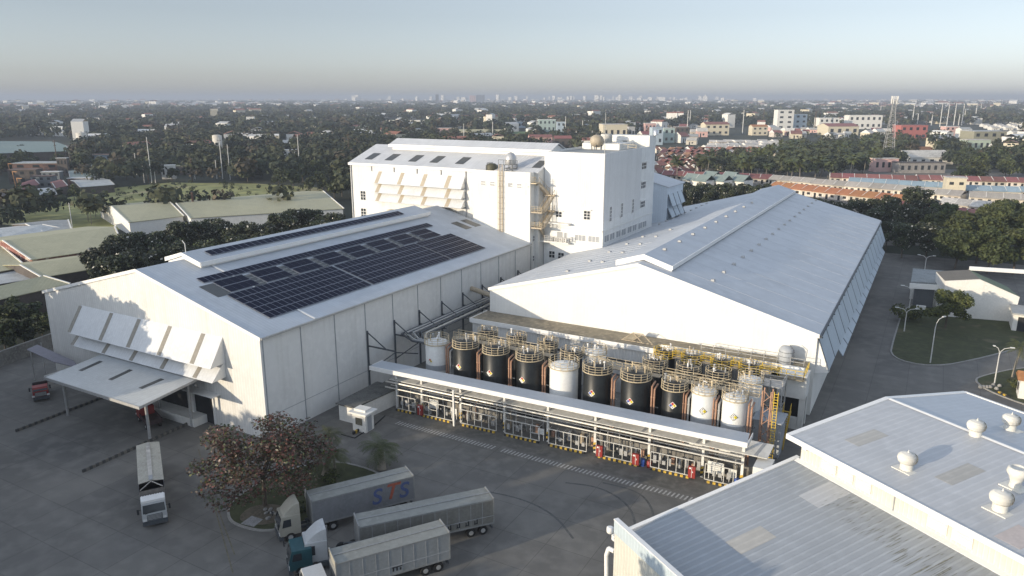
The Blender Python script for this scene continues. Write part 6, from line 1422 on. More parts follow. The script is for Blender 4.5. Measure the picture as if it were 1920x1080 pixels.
for (lb, q, z, dr, rm, wm) in (
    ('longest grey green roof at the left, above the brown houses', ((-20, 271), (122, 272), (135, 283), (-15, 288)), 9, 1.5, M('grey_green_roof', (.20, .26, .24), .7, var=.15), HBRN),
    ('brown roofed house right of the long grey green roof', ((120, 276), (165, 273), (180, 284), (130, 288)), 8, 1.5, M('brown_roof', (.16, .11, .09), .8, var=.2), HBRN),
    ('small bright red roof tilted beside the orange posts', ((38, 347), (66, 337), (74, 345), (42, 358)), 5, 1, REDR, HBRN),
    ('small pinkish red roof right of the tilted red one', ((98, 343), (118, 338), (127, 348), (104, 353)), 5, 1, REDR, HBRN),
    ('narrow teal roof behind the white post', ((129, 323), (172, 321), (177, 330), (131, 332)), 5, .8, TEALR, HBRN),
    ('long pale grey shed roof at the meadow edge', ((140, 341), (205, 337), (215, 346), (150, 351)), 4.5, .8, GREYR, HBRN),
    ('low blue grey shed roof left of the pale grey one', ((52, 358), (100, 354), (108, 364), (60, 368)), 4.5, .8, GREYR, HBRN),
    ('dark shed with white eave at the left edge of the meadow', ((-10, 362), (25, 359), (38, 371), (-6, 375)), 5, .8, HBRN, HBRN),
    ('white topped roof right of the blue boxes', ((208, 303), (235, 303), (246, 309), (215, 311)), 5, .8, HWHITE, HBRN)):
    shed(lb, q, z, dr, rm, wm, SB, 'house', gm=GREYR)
# camera facing boxes measured from the photo
BLK = []
def block(lb, x0, x1, yt, yb, wall, roof=GREYR, depth=.7, yaw=0.0, fl=0, ncol=0, gab=0.0, group=None, name='building', zlift=0, win=GLASS):
    BLK.append((x0, x1, yb)); A, B = Vector((*P(x0, yb), 0)), Vector((*P(x1, yb), 0)); w_ = (B - A).length; rz_ = math.atan2((B - A).y, (B - A).x) + yaw
    h = max(2.5, hz(*((A + B) / 2)[:2], yt)); t = thing(name, lb, 'building', (A.x, A.y, 0), rz_, group); D = w_ * depth
    gh = h - gab
    b = MB()
    if gab: b.extr([(0, 0), (D, 0), (D, gh), (D / 2, h - .1), (0, gh)], 'x', 0, w_)
    else: b.box(0, w_, 0, D, 0, gh - .3)
    b.build('wall', wall, t, world=False); b = MB()
    if gab:
        b.slab([(-.3, -.4, gh - .1), (w_ + .3, -.4, gh - .1), (w_ + .3, D / 2, h + .12), (-.3, D / 2, h + .12)], .15); b.slab([(-.3, D / 2, h + .12), (w_ + .3, D / 2, h + .12), (w_ + .3, D + .4, gh - .1), (-.3, D + .4, gh - .1)], .15)
    else: b.box(-.25, w_ + .25, -.25, D + .25, gh - .3, gh)
    b.build('roof', roof, t, world=False)
    if not fl and w_ > 7: fl, ncol = 1, max(2, int(w_ / 5))
    for f_ in range(fl):
        for c_ in range(ncol):
            ww, wh = w_ / ncol * .42, gh / fl * .4; cx_, cz_ = w_ * (c_ + .5) / ncol, gh * (f_ + .52) / fl
            b = MB(); b.box(cx_ - ww / 2, cx_ + ww / 2, -.05, -.003, cz_ - wh / 2, cz_ + wh / 2); b.build('window', win, t, world=False)
    return t
FB = 'larger buildings among the far houses'
block('white four storey building with dark windows, tallest right of centre', 1456, 1488, 206, 243, HWHITE, HWHITE, .5, .12, 4, 2, group=FB)
block('grey blue wing joined to the tall white four storey building', 1489, 1513, 214, 242, HBLUE, HWHITE, .6, .12, 3, 2, group=FB)
block('long white two storey block with a row of square windows', 1590, 1654, 216, 242, HWHITE, HWHITE, .3, .05, 2, 6, group=FB)
block('low white building left of the long white block', 1535, 1574, 221, 243, HWHITE, HWHITE, .5, .1, 2, 4, group=FB)
block('yellow house with a dark red roof below the long white block', 1552, 1612, 232, 254, HYEL, REDR, .7, .1, 1, 4, gab=3, group=FB)
block('bright red building right of the mast', 1687, 1740, 235, 262, HRED, HRED, .5, .1, 2, 4, group=FB)
block('pink two storey house near the row of poles', 1772, 1799, 237, 255, HPINK, HWHITE, .6, .1, 2, 3, group=FB)
block('pale grey gabled house beside the pink one', 1801, 1822, 239, 259, HWHITE, GREYR, .8, .1, 2, 2, gab=2, group=FB)
block('wide olive grey building at the right below the pole row', 1823, 1888, 246, 276, M('olive_plaster', (.28, .27, .2), .8, var=.1), GREYR, .6, .1, 2, 4, group=FB)
block('pale green low house in front of the olive building', 1812, 1858, 262, 284, M('pale_green', (.45, .52, .42), .8, var=.08), PALER, .5, .1, 1, 4, group=FB)
block('white gabled hall in front of the right hand trees', 1706, 1792, 284, 309, HWHITE, PALER, .7, .1, 1, 5, gab=4, group=FB)
block('orange roofed house just above the white gabled hall', 1716, 1752, 276, 290, HYEL, ORANGE, .7, .1, 1, 3, gab=2.5, group=FB)
block('pinkish wall building under the lattice mast', 1638, 1684, 297, 322, HPINK, PALER, .4, .05, 1, 4, group=FB)
block('long low grey building right of the mast foot', 1685, 1774, 305, 325, M('stained_grey', (.30, .28, .26), .8, var=.2), HBRN, .3, .05, 1, 7, group=FB)
block('large windowless beige block behind the tower', 1130, 1176, 233, 272, HYEL, PALER, .8, .1, 0, 0, group=FB)
block('grey shed end joined to the beige block', 1178, 1190, 238, 264, M('grey_end', (.42, .42, .42), .8), PALER, 1.2, .1, 1, 2, group=FB)
block('sky blue building behind the tower penthouse', 1222, 1243, 239, 272, HBLUE, HBLUE, .8, .15, 2, 2, group=FB)
block('white and teal house right of the sky blue building', 1244, 1265, 240, 268, HTEAL, HWHITE, .7, .15, 2, 2, group=FB)
block('pink house above the sky blue building', 1209, 1230, 231, 246, HPINK, HWHITE, .7, .1, 1, 3, group=FB)
block('dark house cluster right of the teal house', 1266, 1292, 238, 262, HBRN, PALER, .6, .1, 2, 3, group=FB)
block('cream house with red roof above the pale roofs', 1322, 1368, 229, 254, HYEL, REDR, .6, .1, 2, 4, gab=2.5, group=FB)
block('cream house with orange roof above the pale roofs', 1410, 1440, 234, 254, HYEL, ORANGE, .6, .1, 2, 3, gab=2, group=FB)
block('pink blossom coloured house left of the red roof', 993, 1036, 253, 276, HPINK, REDR, .6, .1, 2, 5, gab=2, group=FB)
block('red roofed dark house behind the tower roof', 1040, 1072, 255, 280, HBRN, REDR, .7, .1, 1, 3, gab=2, group=FB)
block('long low cream building with olive roof in mid distance', 860, 942, 243, 257, HYEL, OLIVE, .25, -.05, 1, 9, gab=2, group=FB)
block('dark green roofed shed joining the long cream building', 942, 992, 247, 260, HBRN, GREENR, .3, -.05, 1, 4, gab=2, group=FB)
block('pale teal houses cluster right of centre', 1010, 1042, 224, 247, HTEAL, HWHITE, .5, .1, 2, 4, group=FB)
block('blue grey house right of the pale teal houses', 1044, 1060, 228, 250, HBLUE, GREYR, .5, .1, 2, 2, group=FB)
block('blue house left of centre far off', 963, 986, 228, 240, HBLUE, GREYR, .5, .1, 1, 3, group=FB)
block('salmon house in the dark trees above the rear hall', 818, 848, 240, 256, HPINK, PALER, .6, .1, 2, 3, group=FB)
block('small white house left of the salmon house', 850, 862, 228, 236, HWHITE, HWHITE, .6, .1, 1, 2, group=FB)
block('cream kiosk shaped house between the trees left of the rear hall', 616, 630, 313, 326, HYEL, HWHITE, .8, .1, 1, 2, group=FB)
block('small white roofed house left of the cream kiosk', 570, 586, 313, 324, HWHITE, HWHITE, .8, .1, 1, 2, group=FB)
block('white wall house with grey side in the trees at left centre', 531, 560, 281, 302, HWHITE, GREYR, .5, .25, 2, 3, group=FB)
block('white gable in the trees above the white wall house', 530, 548, 263, 274, HWHITE, HWHITE, .8, .1, 1, 2, gab=3, group=FB)
block('grey roofed warehouse far off above the rear hall', 714, 748, 225, 231, HWHITE, GREENR, .4, -.1, 1, 4, group=FB)
block('pale long roof far off right of the grey roofed warehouse', 766, 805, 225, 234, HWHITE, GREYR, .4, -.1, 1, 4, group=FB)
block('white building cluster far off at the left', 162, 194, 221, 228, HWHITE, HWHITE, .4, .1, 1, 4, group=FB)
block('white box house with an olive lean-to roof by the meadow', 304, 328, 310, 336, HWHITE, HWHITE, .5, .3, 1, 3, group=FB)
block('olive lean-to beside the white box house', 329, 360, 311, 328, HBRN, OLIVE, .5, .05, 1, 3, group=FB)
for i, q in enumerate(((18, 68, 318, 345), (26, 110, 306, 330), (2, 30, 300, 322), (80, 112, 322, 345), (168, 212, 290, 312), (110, 128, 296, 330), (60, 98, 330, 352), (128, 170, 334, 350))):
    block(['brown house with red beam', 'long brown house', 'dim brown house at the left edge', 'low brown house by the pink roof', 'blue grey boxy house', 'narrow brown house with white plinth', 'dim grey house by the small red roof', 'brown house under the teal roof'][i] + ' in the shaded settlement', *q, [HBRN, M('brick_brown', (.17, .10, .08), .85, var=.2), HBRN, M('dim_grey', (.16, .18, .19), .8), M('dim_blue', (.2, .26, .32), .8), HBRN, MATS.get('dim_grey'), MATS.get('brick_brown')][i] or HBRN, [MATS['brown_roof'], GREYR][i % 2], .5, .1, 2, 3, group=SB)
for i, (px_, yb) in enumerate(((22, 338), (30, 352), (38, 362))):
    x, y = P(px_, yb); h = 9 - i; b = MB(); b.bar((0, 0, 0), (-1.0, 0, h), .35); b.bar((-1.0, 0, h), (2.5, .5, h), .3); o = b.build('timber_post', M('orange_timber', (.42, .22, .10), .8, var=.1)); o.location = (x, y, 0); tag(o, ['upper', 'middle', 'lower'][i] + ' orange timber post in the shaded settlement at left', 'post')  # leaning timber posts, orange in their own colour
# far towers
block('hazy slab tower, left one of the pair on the horizon', 881, 892, 179, 194, HPINK, HPINK, .5, .1, 6, 3, group='high buildings on the horizon'); block('hazy grey tower, right one of the pair on the horizon', 893, 909, 178, 194, M('far_grey', (.12, .13, .15), .7), GREYR, .5, .1, 6, 3, group='high buildings on the horizon')
block('slim dark hazy tower on the horizon left of the pair', 817, 823, 177, 197, MATS['far_grey'], GREYR, .8, .1, 6, 2, group='high buildings on the horizon')
# elevated water tanks
def wtank(px0, px1, yt, ym, yb, lab, twin=False):
    x, y = P((px0 + px1) / 2, yb); d_ = math.hypot(x, y); r_ = (px1 - px0) / 2 / F * d_ * 1.05; z1, z0 = hz(x, y, yt), hz(x, y, ym)
    t = thing('water_tower', lab, 'water tower', (x, y, 0), 0, 'water towers in the settlement')
    b = MB(); b.lathe((0, 0, z0), [(r_, 0), (r_, z1 - z0), (r_ * .5, z1 - z0 + .5), (.02, z1 - z0 + .6)], 18); b.build('shell', M('tank_cream', (.6, .56, .48), .5, var=.1, streak=.5), t, world=False)
    b = MB()
    for k in range(4): a_ = k * 1.571 + .78; b.bar((r_ * .8 * math.cos(a_), r_ * .8 * math.sin(a_), 0), (r_ * .7 * math.cos(a_), r_ * .7 * math.sin(a_), z0), .35)
    b.box(-r_, r_, -r_, r_, z0 - .4, z0); b.build('stand', HBRN, t, world=False)
wtank(149, 164, 249, 264, 282, 'cream water tank on a stand behind the brown roofed house'); wtank(403, 418, 254, 278, 296, 'taller cream water tank beside the utility pole at left centre')
# utility poles
up_ = []
for (px_, yt, yb) in ((257, 287, 328), (285, 257, 345), (361, 295, 341), (418, 258, 336), (432, 271, 337), (271, 311, 343), (279, 315, 343), (292, 322, 344), (366, 309, 336), (407, 300, 335), (110, 262, 322), (172, 316, 342), (136, 380, 428),
                       (562, 252, 317), (655, 250, 304), (660, 278, 310), (528, 303, 330), (753, 244, 268), (870, 232, 272), (924, 228, 276), (928, 250, 275), (1007, 222, 256), (1060, 218, 258), (1063, 240, 258), (1080, 245, 268), (1092, 226, 256), (1110, 245, 268), (1288, 207, 252), (1293, 207, 240), (1392, 206, 250), (1431, 205, 232),
                       (1527, 208, 244), (1582, 206, 226), (1650, 199, 217), (1710, 197, 235), (1720, 213, 232), (1737, 216, 234), (1746, 215, 236), (1762, 195, 238), (1775, 196, 236), (1788, 194, 235), (1803, 195, 235), (1807, 205, 232), (1797, 214, 235), (1828, 196, 226), (1838, 193, 213), (1851, 190, 208), (1861, 188, 204), (1876, 186, 202), (1886, 186, 200), (1895, 184, 198), (1903, 184, 197), (1911, 183, 196), (1818, 215, 232), (1880, 216, 232), (1894, 215, 230), (1906, 215, 230)):
    x, y = P(px_, yb); d_ = math.hypot(x, y); h = hz(x, y, yt); r_ = min(1.1, max(.17, d_ / F * .85))
    t = thing('utility_pole', '', 'utility pole', (x, y, 0), HEAD + R.uniform(-.3, .3), 'utility poles across the settlement')
    b = MB(); b.tube((0, 0, 0), (0, 0, h), r_, 7, r_ * .7); b.build('mast', POLEM if R.random() < .8 else POLEB, t, world=False)
    b = MB(); b.bar((-1.1, 0, h * .93), (1.1, 0, h * .93), r_ * .8); b.bar((-.8, 0, h * .82), (.8, 0, h * .82), r_ * .7)
    for dx in (-1, 0, 1): b.tube((dx, 0, h * .93), (dx, 0, h * .93 + .45), r_ * .4, 5)
    b.build('crossarm', POLEB, t, world=False); up_.append(t)
number(up_, 'utility poles standing among trees and houses')
# lattice mast
x, y = P(1664, 298); h = hz(x, y, 180); CM = thing('lattice_mast', 'tall tapering lattice telecom mast with panel antennas at the right', 'mast', (x, y, 0), .3)
b = MB(); W0, W1 = 3.6, 1.1; LV = 14
def mc(k): s_ = (W0 + (W1 - W0) * min(1, k / LV * 1.15)) ; z_ = h * .95 * k / LV; return [Vector((sx * s_, sy * s_, z_)) for sx, sy in ((-1, -1), (1, -1), (1, 1), (-1, 1))]
for k in range(LV):
    A_, B_ = mc(k), mc(k + 1)
    for i in range(4): b.bar(tuple(A_[i]), tuple(B_[i]), .26); b.bar(tuple(A_[i]), tuple(B_[(i + 1) % 4]), .12); b.bar(tuple(B_[i]), tuple(B_[(i + 1) % 4]), .13)
b.build('lattice', M('mast_steel', (.45, .44, .42), .5, .2, var=.1), CM, world=False)
for i in range(6):
    a_ = i * 1.047; b = MB(); b.bar((1.2 * math.cos(a_), 1.2 * math.sin(a_), h * .92), (2.2 * math.cos(a_), 2.2 * math.sin(a_), h * .92), .15); b.box(2.2 * math.cos(a_) - .25, 2.2 * math.cos(a_) + .25, 2.2 * math.sin(a_) - .15, 2.2 * math.sin(a_) + .15, h * .88, h); b.build('antenna', HWHITE, CM, world=False)
# ================================================================== ROW HOUSES
HOUSES = []
def unit_mesh(roofm, wallm, w_=5.3, D=8.5, he=3.1, hr=4.7):
    b = MB(); b.mat(wallm); b.box(-w_ / 2 + .02, w_ / 2 - .02, 0, D, 0, he); b.mat(HWHITE); b.extr([(0.0, he - .1), (D, he - .1), (D / 2, hr + .15), (D / 2 - .3, hr + .15)], 'x', -w_ / 2, -w_ / 2 + .16)
    b.mat(roofm); b.slab([(-w_ / 2 + .17, -.9, he - .35), (w_ / 2, -.9, he - .35), (w_ / 2, D / 2, hr), (-w_ / 2 + .17, D / 2, hr)], .12); b.slab([(-w_ / 2 + .17, D / 2, hr), (w_ / 2, D / 2, hr), (w_ / 2, D + .8, he - .35), (-w_ / 2 + .17, D + .8, he - .35)], .12)
    b.mat(DARK); b.box(-1.9, -.9, -.04, -.003, 0, 2.1); b.box(.3, 1.7, -.04, -.003, .9, 2.0); b.mat(HWHITE); b.box(.1, 1.9, -.06, -.045, .7, .85)
    o = b.build('house'); me = o.data; bpy.data.objects.remove(o); return me
UM = {}
def row(p, q, roofm, desc, wallm=HWALL, skip=(), jit=.25, hk=1.0):
    A, B = Vector(P(*p)), Vector(P(*q)); L_ = (B - A).length; n_ = max(1, int(L_ / 5.4)); rz_ = math.atan2((B - A).y, (B - A).x)
    key = (roofm.name, wallm.name)
    if key not in UM: UM[key] = unit_mesh(roofm, wallm)
    out_ = []; st = 0
    for i in range(n_):
        c_ = A + (B - A) * (i + .5) / n_; px_ = pj(c_.x, c_.y, 3)
        if not (-30 < px_[0] < 1950) or i in skip: continue
        if i % 4 == 0: st = R.uniform(-jit, jit)
        o = bpy.data.objects.new('row_house', UM[key]); COL.objects.link(o); o.location = (c_.x, c_.y, st - .1); o.rotation_euler = (0, 0, rz_); o.scale = (L_ / n_ / 5.3, 1.2, hk)
        tag(o, '', 'house', 'row houses with ' + desc.split(' roofed')[0] + ' roofs'); out_.append(o)
    number(out_, desc); HOUSES.extend(out_)
row((1240, 336), (1445, 345), REDR, 'dark red roofed row houses in front of the palms')
row((1555, 341), (1720, 347), REDR, 'red roofed row houses behind the left blue terrace'); row((1720, 346), (1935, 352), REDR, 'red roofed row houses behind the right blue terrace')
row((1588, 352), (1782, 363), BLUER, 'pale blue roofed row houses in the left terrace'); row((1806, 366), (1940, 371), BLUER, 'pale blue roofed row houses in the right terrace')
row((1440, 346), (1800, 378), TAN, 'tan roofed row houses in the long middle row'); row((1815, 380), (1945, 388), TAN, 'tan roofed row houses at the right')
row((1440, 360), (1716, 392), ORANGE, 'orange roofed row houses nearest the pale hall'); row((1758, 392), (1940, 410), PALER, 'pale grey roofed row houses nearest the broad trees')
row((1635, 393), (1760, 402), REDR, 'deep red roofed row houses behind the broad trees', hk=.8); row((1775, 408), (1940, 424), REDR, 'deep red roofed row houses nearest the broad trees', hk=.8)
gr = []
for i, (px_, py_) in enumerate(((1290, 349), (1312, 352), (1325, 344), (1345, 352), (1362, 345), (1382, 352))):
    A = Vector(P(px_, py_)); key = 'grn'
    if key not in UM: UM[key] = unit_mesh(TEALR, HWHITE, 7.5, 8, 3.6, 6.2)
    o = bpy.data.objects.new('row_house', UM[key]); COL.objects.link(o); o.location = (A.x, A.y, 0); o.rotation_euler = (0, 0, HEAD - .9); tag(o, '', 'house', 'green grey roofed gabled houses'); gr.append(o)
number(gr, 'green grey gabled roofs behind the blossoming trees')
YB = thing('corner_house', 'narrow cream two storey house rising between the blue terraces', 'building', (*P(1790, 368), 0), HEAD - .3)
b = MB(); b.box(-4, 4, 0, 7, 0, 8.2); b.build('wall', HYEL, YB, world=False); b = MB(); b.box(-4.3, 4.3, -.3, 7.3, 8.2, 8.6); b.build('roof', PALER, YB, world=False)
for c_ in ((-2, 2.2), (2, 2.2), (-2, 5.8), (2, 5.8)): b = MB(); b.box(c_[0] - .9, c_[0] + .9, -.05, -.003, c_[1] - .6, c_[1] + .7); b.build('window', GLASS, YB, world=False)
# dense little houses right of the tower
dn_ = []
for rr_ in range(9):
    yb = 288 + rr_ * 5.6 + rr_ * rr_ * .12
    for k in range(18):
        px_ = 1236 + k * (10.5 + rr_ * .9) + (rr_ % 2) * 5 + R.uniform(-2, 2)
        lim = 1480 - rr_ * 26
        if px_ > lim or yb > 334 or len(dn_) >= 120: continue
        A = P(px_, yb); key = ('dn', rr_ % 3)
        if key not in UM: UM[key] = unit_mesh([RUST, REDR, RUST][rr_ % 3], HWALL, 6.2, 8, 3.2, 5.2)
        o = bpy.data.objects.new('small_house', UM[key]); COL.objects.link(o); o.location = (*A, R.uniform(-.4, .4)); o.rotation_euler = (0, 0, HEAD - 1.0 + R.choice((0, 0, 1.57)) + R.uniform(-.06, .06)); tag(o, '', 'house', 'small rust red roofed houses right of the tower'); dn_.append(o)
number(dn_, 'small rust red roofed houses packed right of the tower', key=lambda o: (pj(*o.location)[0])); HOUSES.extend(dn_)
pl_ = []
for rr_ in range(5):
    for k in range(13):
        px_ = 1335 + k * 10.5 + R.uniform(-3, 3); yb = 272 + rr_ * 5.2 + R.uniform(-1.2, 1.2)
        A = P(px_, yb); key = 'pale'
        if key not in UM: UM[key] = unit_mesh(PALER, HWALL, 9, 9, 3.0, 4.3)
        o = bpy.data.objects.new('small_house', UM[key]); COL.objects.link(o); o.location = (*A, R.uniform(-.3, .4)); o.rotation_euler = (0, 0, HEAD + R.uniform(-.35, .35)); tag(o, '', 'house', 'pale roofed houses in the crowded patch'); pl_.append(o)
number(pl_, 'pale roofed houses crowded above the palm grove'); HOUSES.extend(pl_)
# pale houses strip at far right
st_ = []
for k in range(12):
    A = P(1850 + k * 8.5, 238 + (k % 3) * 3); key = 'strip'
    if key not in UM: UM[key] = unit_mesh(PALER, HWHITE, 11, 10, 3.4, 4.8)
    o = bpy.data.objects.new('row_house', UM[key]); COL.objects.link(o); o.location = (*A, 0); o.rotation_euler = (0, 0, HEAD); tag(o, '', 'house', 'white terrace far right'); st_.append(o)
number(st_, 'white houses in the distant terrace at the far right'); HOUSES.extend(st_)
cl_ = []
rh = random.Random(21)
for (x0, x1, ya, yb, n_) in ((1440, 1700, 236, 262, 46), (1760, 1925, 252, 300, 26), (1190, 1330, 240, 272, 22), (840, 1000, 222, 244, 14)):
    for k in range(n_):
        px_, py_ = rh.uniform(x0, x1), rh.uniform(ya, yb)
        if any(a_ - 3 < px_ < b_ + 3 and c_ - 14 < py_ < c_ + 4 for a_, b_, c_ in BLK): continue
        mm_ = rh.choice([PALER, PALER, GREYR, RUST, REDR]); ww_ = rh.choice([HWALL, HWHITE, HPINK, HYEL]); key = ('cl', mm_.name, ww_.name)
        if key not in UM: UM[key] = unit_mesh(mm_, ww_, 9, 9, 3.6, 5.2)
        o = bpy.data.objects.new('small_house', UM[key]); COL.objects.link(o); o.location = (*P(px_, py_), 0); o.rotation_euler = (0, 0, HEAD + rh.uniform(-.6, .6)); s_ = rh.uniform(.8, 1.4); o.scale = (s_, s_, s_ * rh.uniform(.9, 1.5)); tag(o, '', 'house', 'scattered houses between the larger buildings'); cl_.append(o)
number(cl_, 'small houses scattered between the larger far buildings')
# ================================================================== TREES OF THE MIDDLE DISTANCE
pal = []
def inside(px_, py_, poly):
    c = False; n_ = len(poly)
    for i in range(n_):
        x1, y1 = poly[i]; x2, y2 = poly[(i + 1) % n_]
        if (y1 > py_) != (y2 > py_) and px_ < (x2 - x1) * (py_ - y1) / (y2 - y1) + x1: c = not c
    return c
FAR_PTS = []
def fill_far(poly, n_, hh, seed):
    rr = random.Random(seed); xs_ = [p[0] for p in poly]; ys_ = [p[1] for p in poly]; k = 0
    while k < n_:
        q = (rr.uniform(min(xs_), max(xs_)), rr.uniform(min(ys_), max(ys_)))
        if inside(*q, poly): FAR_PTS.append((*P(*q), rr.uniform(*hh))); k += 1
def fill(poly, n_, keys, hh, desc, group, cat='tree', name='tree', wide=1.0, seed=1):
    rr = random.Random(seed); xs_ = [p[0] for p in poly]; ys_ = [p[1] for p in poly]; o_ = []; pts = []; tries = 0
    while len(o_) < n_ and tries < 20000:
        tries += 1; q = (rr.uniform(min(xs_), max(xs_)), rr.uniform(min(ys_), max(ys_)))
        if not inside(*q, poly): continue
        x, y = P(*q); md = 4.5 * wide * (1 if cat == 'palm' else 1.3)
        if any((x - a_) ** 2 + (y - b_) ** 2 < md * md for a_, b_ in pts): continue
        pts.append((x, y)); o_.append(put(rr.choice(keys), x, y, rr.uniform(*hh), '', group, cat, 0, name, wide=wide))
    number(o_, desc); return o_
PF_ = ['palmF0', 'palmF1', 'palmF2']
fill(((1290, 338), (1560, 338), (1640, 330), (1640, 300), (1700, 290), (1690, 268), (1560, 275), (1430, 296), (1320, 308)), 95, PF_, (7.5, 11), 'palms in the grove behind the back row of houses', 'palms in the grove', 'palm', 'palm_tree', seed=2)
fill(((1330, 334), (1560, 334), (1640, 325), (1640, 295), (1680, 272), (1560, 280), (1430, 300)), 52, ['mid0', 'mid1', 'mid2', 'mid3'], (6, 9), 'round trees mixed into the palm grove', 'broadleaf trees in the palm grove', seed=3)
fill(((1795, 345), (1935, 345), (1935, 268), (1880, 285), (1820, 300), (1790, 320)), 36, ['mid0', 'mid1', 'mid2', 'mid3'], (9, 13), 'green trees at the right edge above the terraces', 'green trees above the right terraces', seed=4)
fill(((1745, 290), (1765, 285), (1770, 300), (1750, 300)), 2, PF_, (9, 11), 'palms beside the white gabled hall', 'palms beside the white gabled hall', 'palm', 'palm_tree', seed=5)
fill(((1245, 338), (1275, 345), (1270, 325), (1250, 322)), 2, PF_, (9, 11), 'palms among red roofs right of the tower', 'palms just right of the tower', 'palm', 'palm_tree', seed=6)
fill_far(((60, 395), (520, 400), (620, 380), (600, 356), (480, 348), (320, 346), (215, 356), (60, 385)), 190, (1.2, 3.2), 41)
fill_far(((1440, 262), (1690, 262), (1690, 238), (1440, 238)), 34, (4, 6), 17)
fill_far(((1300, 336), (1560, 336), (1690, 318), (1700, 262), (1560, 268), (1430, 292), (1330, 312)), 230, (8, 11), 27)
fill_far(((1200, 262), (1330, 262), (1330, 244), (1200, 244)), 14, (4, 6), 28)
fill_far(((1760, 318), (1935, 318), (1935, 292), (1770, 300)), 60, (7, 10), 18)
fill_far(((1690, 275), (1935, 275), (1935, 262), (1700, 262)), 26, (4, 6), 29)
fill_far(((1700, 232), (1935, 240), (1935, 222), (1700, 222)), 30, (7, 10), 7)
fill(((660, 345), (660, 298), (500, 318), (430, 338), (470, 352), (560, 356), (640, 380)), 40, ['mid0', 'mid1', 'mid2', 'mid3'], (7, 11), 'bushy trees between the meadow and the rear hall', 'trees between the meadow and the rear hall', seed=8)
fill(((0, 330), (250, 345), (430, 338), (650, 300), (650, 268), (430, 285), (240, 288), (0, 290)), 52, ['mid0', 'mid1', 'mid2', 'mid3', 'far0'], (7, 12), 'dark trees in the shaded settlement beyond the meadow', 'trees in the shaded settlement', wide=1.2, seed=9)
fill(((0, 398), (120, 405), (180, 388), (130, 372), (0, 385)), 9, ['mid0', 'mid1', 'mid2'], (4, 7), 'low trees at the left end of the meadow', 'low trees on the meadow', seed=10)
fill(((150, 425), (185, 420), (180, 402), (150, 405)), 3, PF_, (6, 8), 'short palms beside the first olive shed', 'short palms beside the first olive shed', 'palm', 'palm_tree', seed=11)
fill_far(((800, 275), (1130, 285), (1130, 258), (960, 255), (800, 258)), 110, (8, 11), 12)
# ------------------------------------------------------------------ far woods: nobody could count them
def crowns(n_, r0, r1, rad, faces, size, mats, share, name, seed, hgt, pts=None):
    g_ = np.random.default_rng(seed); ang = g_.uniform(-.85, .85, n_) - HEAD; rr = np.sqrt(g_.uniform(r0 ** 2, r1 ** 2, n_)); X = np.sin(ang) * rr; Y = np.cos(ang) * rr
    dx, dy = X, Y; d = np.stack([dx, dy, -H * np.ones(n_)], 1); dep = d @ _f; px_ = 960 + F * (d @ _r) / dep; py_ = 540 - F * (d @ _u) / dep
    ok = np.ones(n_, bool)
    if pts is not None: X, Y, S3 = np.array(pts).T; n_ = len(X); ok = np.ones(n_, bool)
    for poly in (AVOID if pts is None else []):
        for i in np.where(ok)[0]:
            if inside(px_[i], py_[i], poly): ok[i] = False
    # patchy cover
    if pts is None: f_ = np.sin(X * .004 + 1.3) * np.sin(Y * .0031 + .5) + np.sin(X * .0011 + Y * .0017); ok = ok & ((f_ > -1.0) | (g_.random(n_) < .4))
    X, Y = X[ok], Y[ok]; m_ = len(X); s_ = g_.uniform(.65, 1.35, m_) if pts is None else S3 / hgt
    c = np.stack([X, Y, hgt * .55 * s_], 1); c = np.repeat(c, faces, 0); ss = np.repeat(s_, faces)
    dd = g_.normal(size=(len(c), 3)); dd /= np.linalg.norm(dd, axis=1)[:, None]; dd[:, 2] = np.where(dd[:, 2] < -.3, -dd[:, 2], dd[:, 2])
    c = c + dd * (rad * ss * g_.uniform(.55, 1.05, len(c)))[:, None] * np.array([1, 1, hgt * .5 / rad])
    nr = dd + g_.normal(size=dd.shape) * .45; nr /= np.linalg.norm(nr, axis=1)[:, None]; a = np.cross(nr, g_.normal(size=dd.shape)); a /= np.linalg.norm(a, axis=1)[:, None]; b_ = np.cross(nr, a)
    z_ = (size * ss * g_.uniform(.6, 1.3, len(c)))[:, None]; v = np.stack([c - a * z_, c - b_ * z_ * .8, c + a * z_, c + b_ * z_ * .8], 1).reshape(-1, 3)
    me = arr_mesh(name, v, mats, np.repeat(g_.choice(len(mats), m_, p=share), faces)); o = bpy.data.objects.new(name, me); COL.objects.link(o); o['kind'] = 'stuff'; return o
FL1 = M('wood_leaves_dark', (.026, .035, .018), .8, var=.4, scale=.02, col2=(.017, .023, .012)); FL2 = M('wood_leaves_olive', (.058, .062, .027), .8, var=.35, scale=.02, col2=(.035, .042, .02)); FL3 = M('wood_leaves_brown', (.075, .06, .036), .8, var=.3, scale=.02)
AVOID = [((-60, 410), (640, 400), (640, 350), (480, 344), (215, 350), (-60, 385)), ((1215, 480), (1990, 480), (1990, 322), (1700, 318), (1690, 240), (1480, 240), (1320, 240), (1190, 246))] + [((1700, 262), (1925, 280), (1925, 236), (1700, 232))] + [((x0 - 3, yb + .27 * (yb - 183)), (x1 + 3, yb + .27 * (yb - 183)), (x1 + 3, yb - 7), (x0 - 3, yb - 7)) for x0, x1, yb in BLK]
AVOID += [((-20, 350), (140, 350), (140, 268), (-20, 268))]
crowns(6700, 300, 900, 5.2, 70, 1.05, [FL1, FL2, FL3], (.5, .38, .12), 'woods', 1, 10)
crowns(13500, 900, 2300, 8.5, 34, 2.3, [FL1, FL2, FL3], (.55, .35, .10), 'far_woods', 2, 12)
crowns(15500, 2300, 8500, 19, 16, 7, [FL1, FL2], (.6, .4), 'distant_woods', 3, 13)
crowns(1, 300, 900, 4.6, 90, .9, [FL1, FL2, LEAFG], (.35, .45, .2), 'grove_between_houses', 9, 10, pts=FAR_PTS)
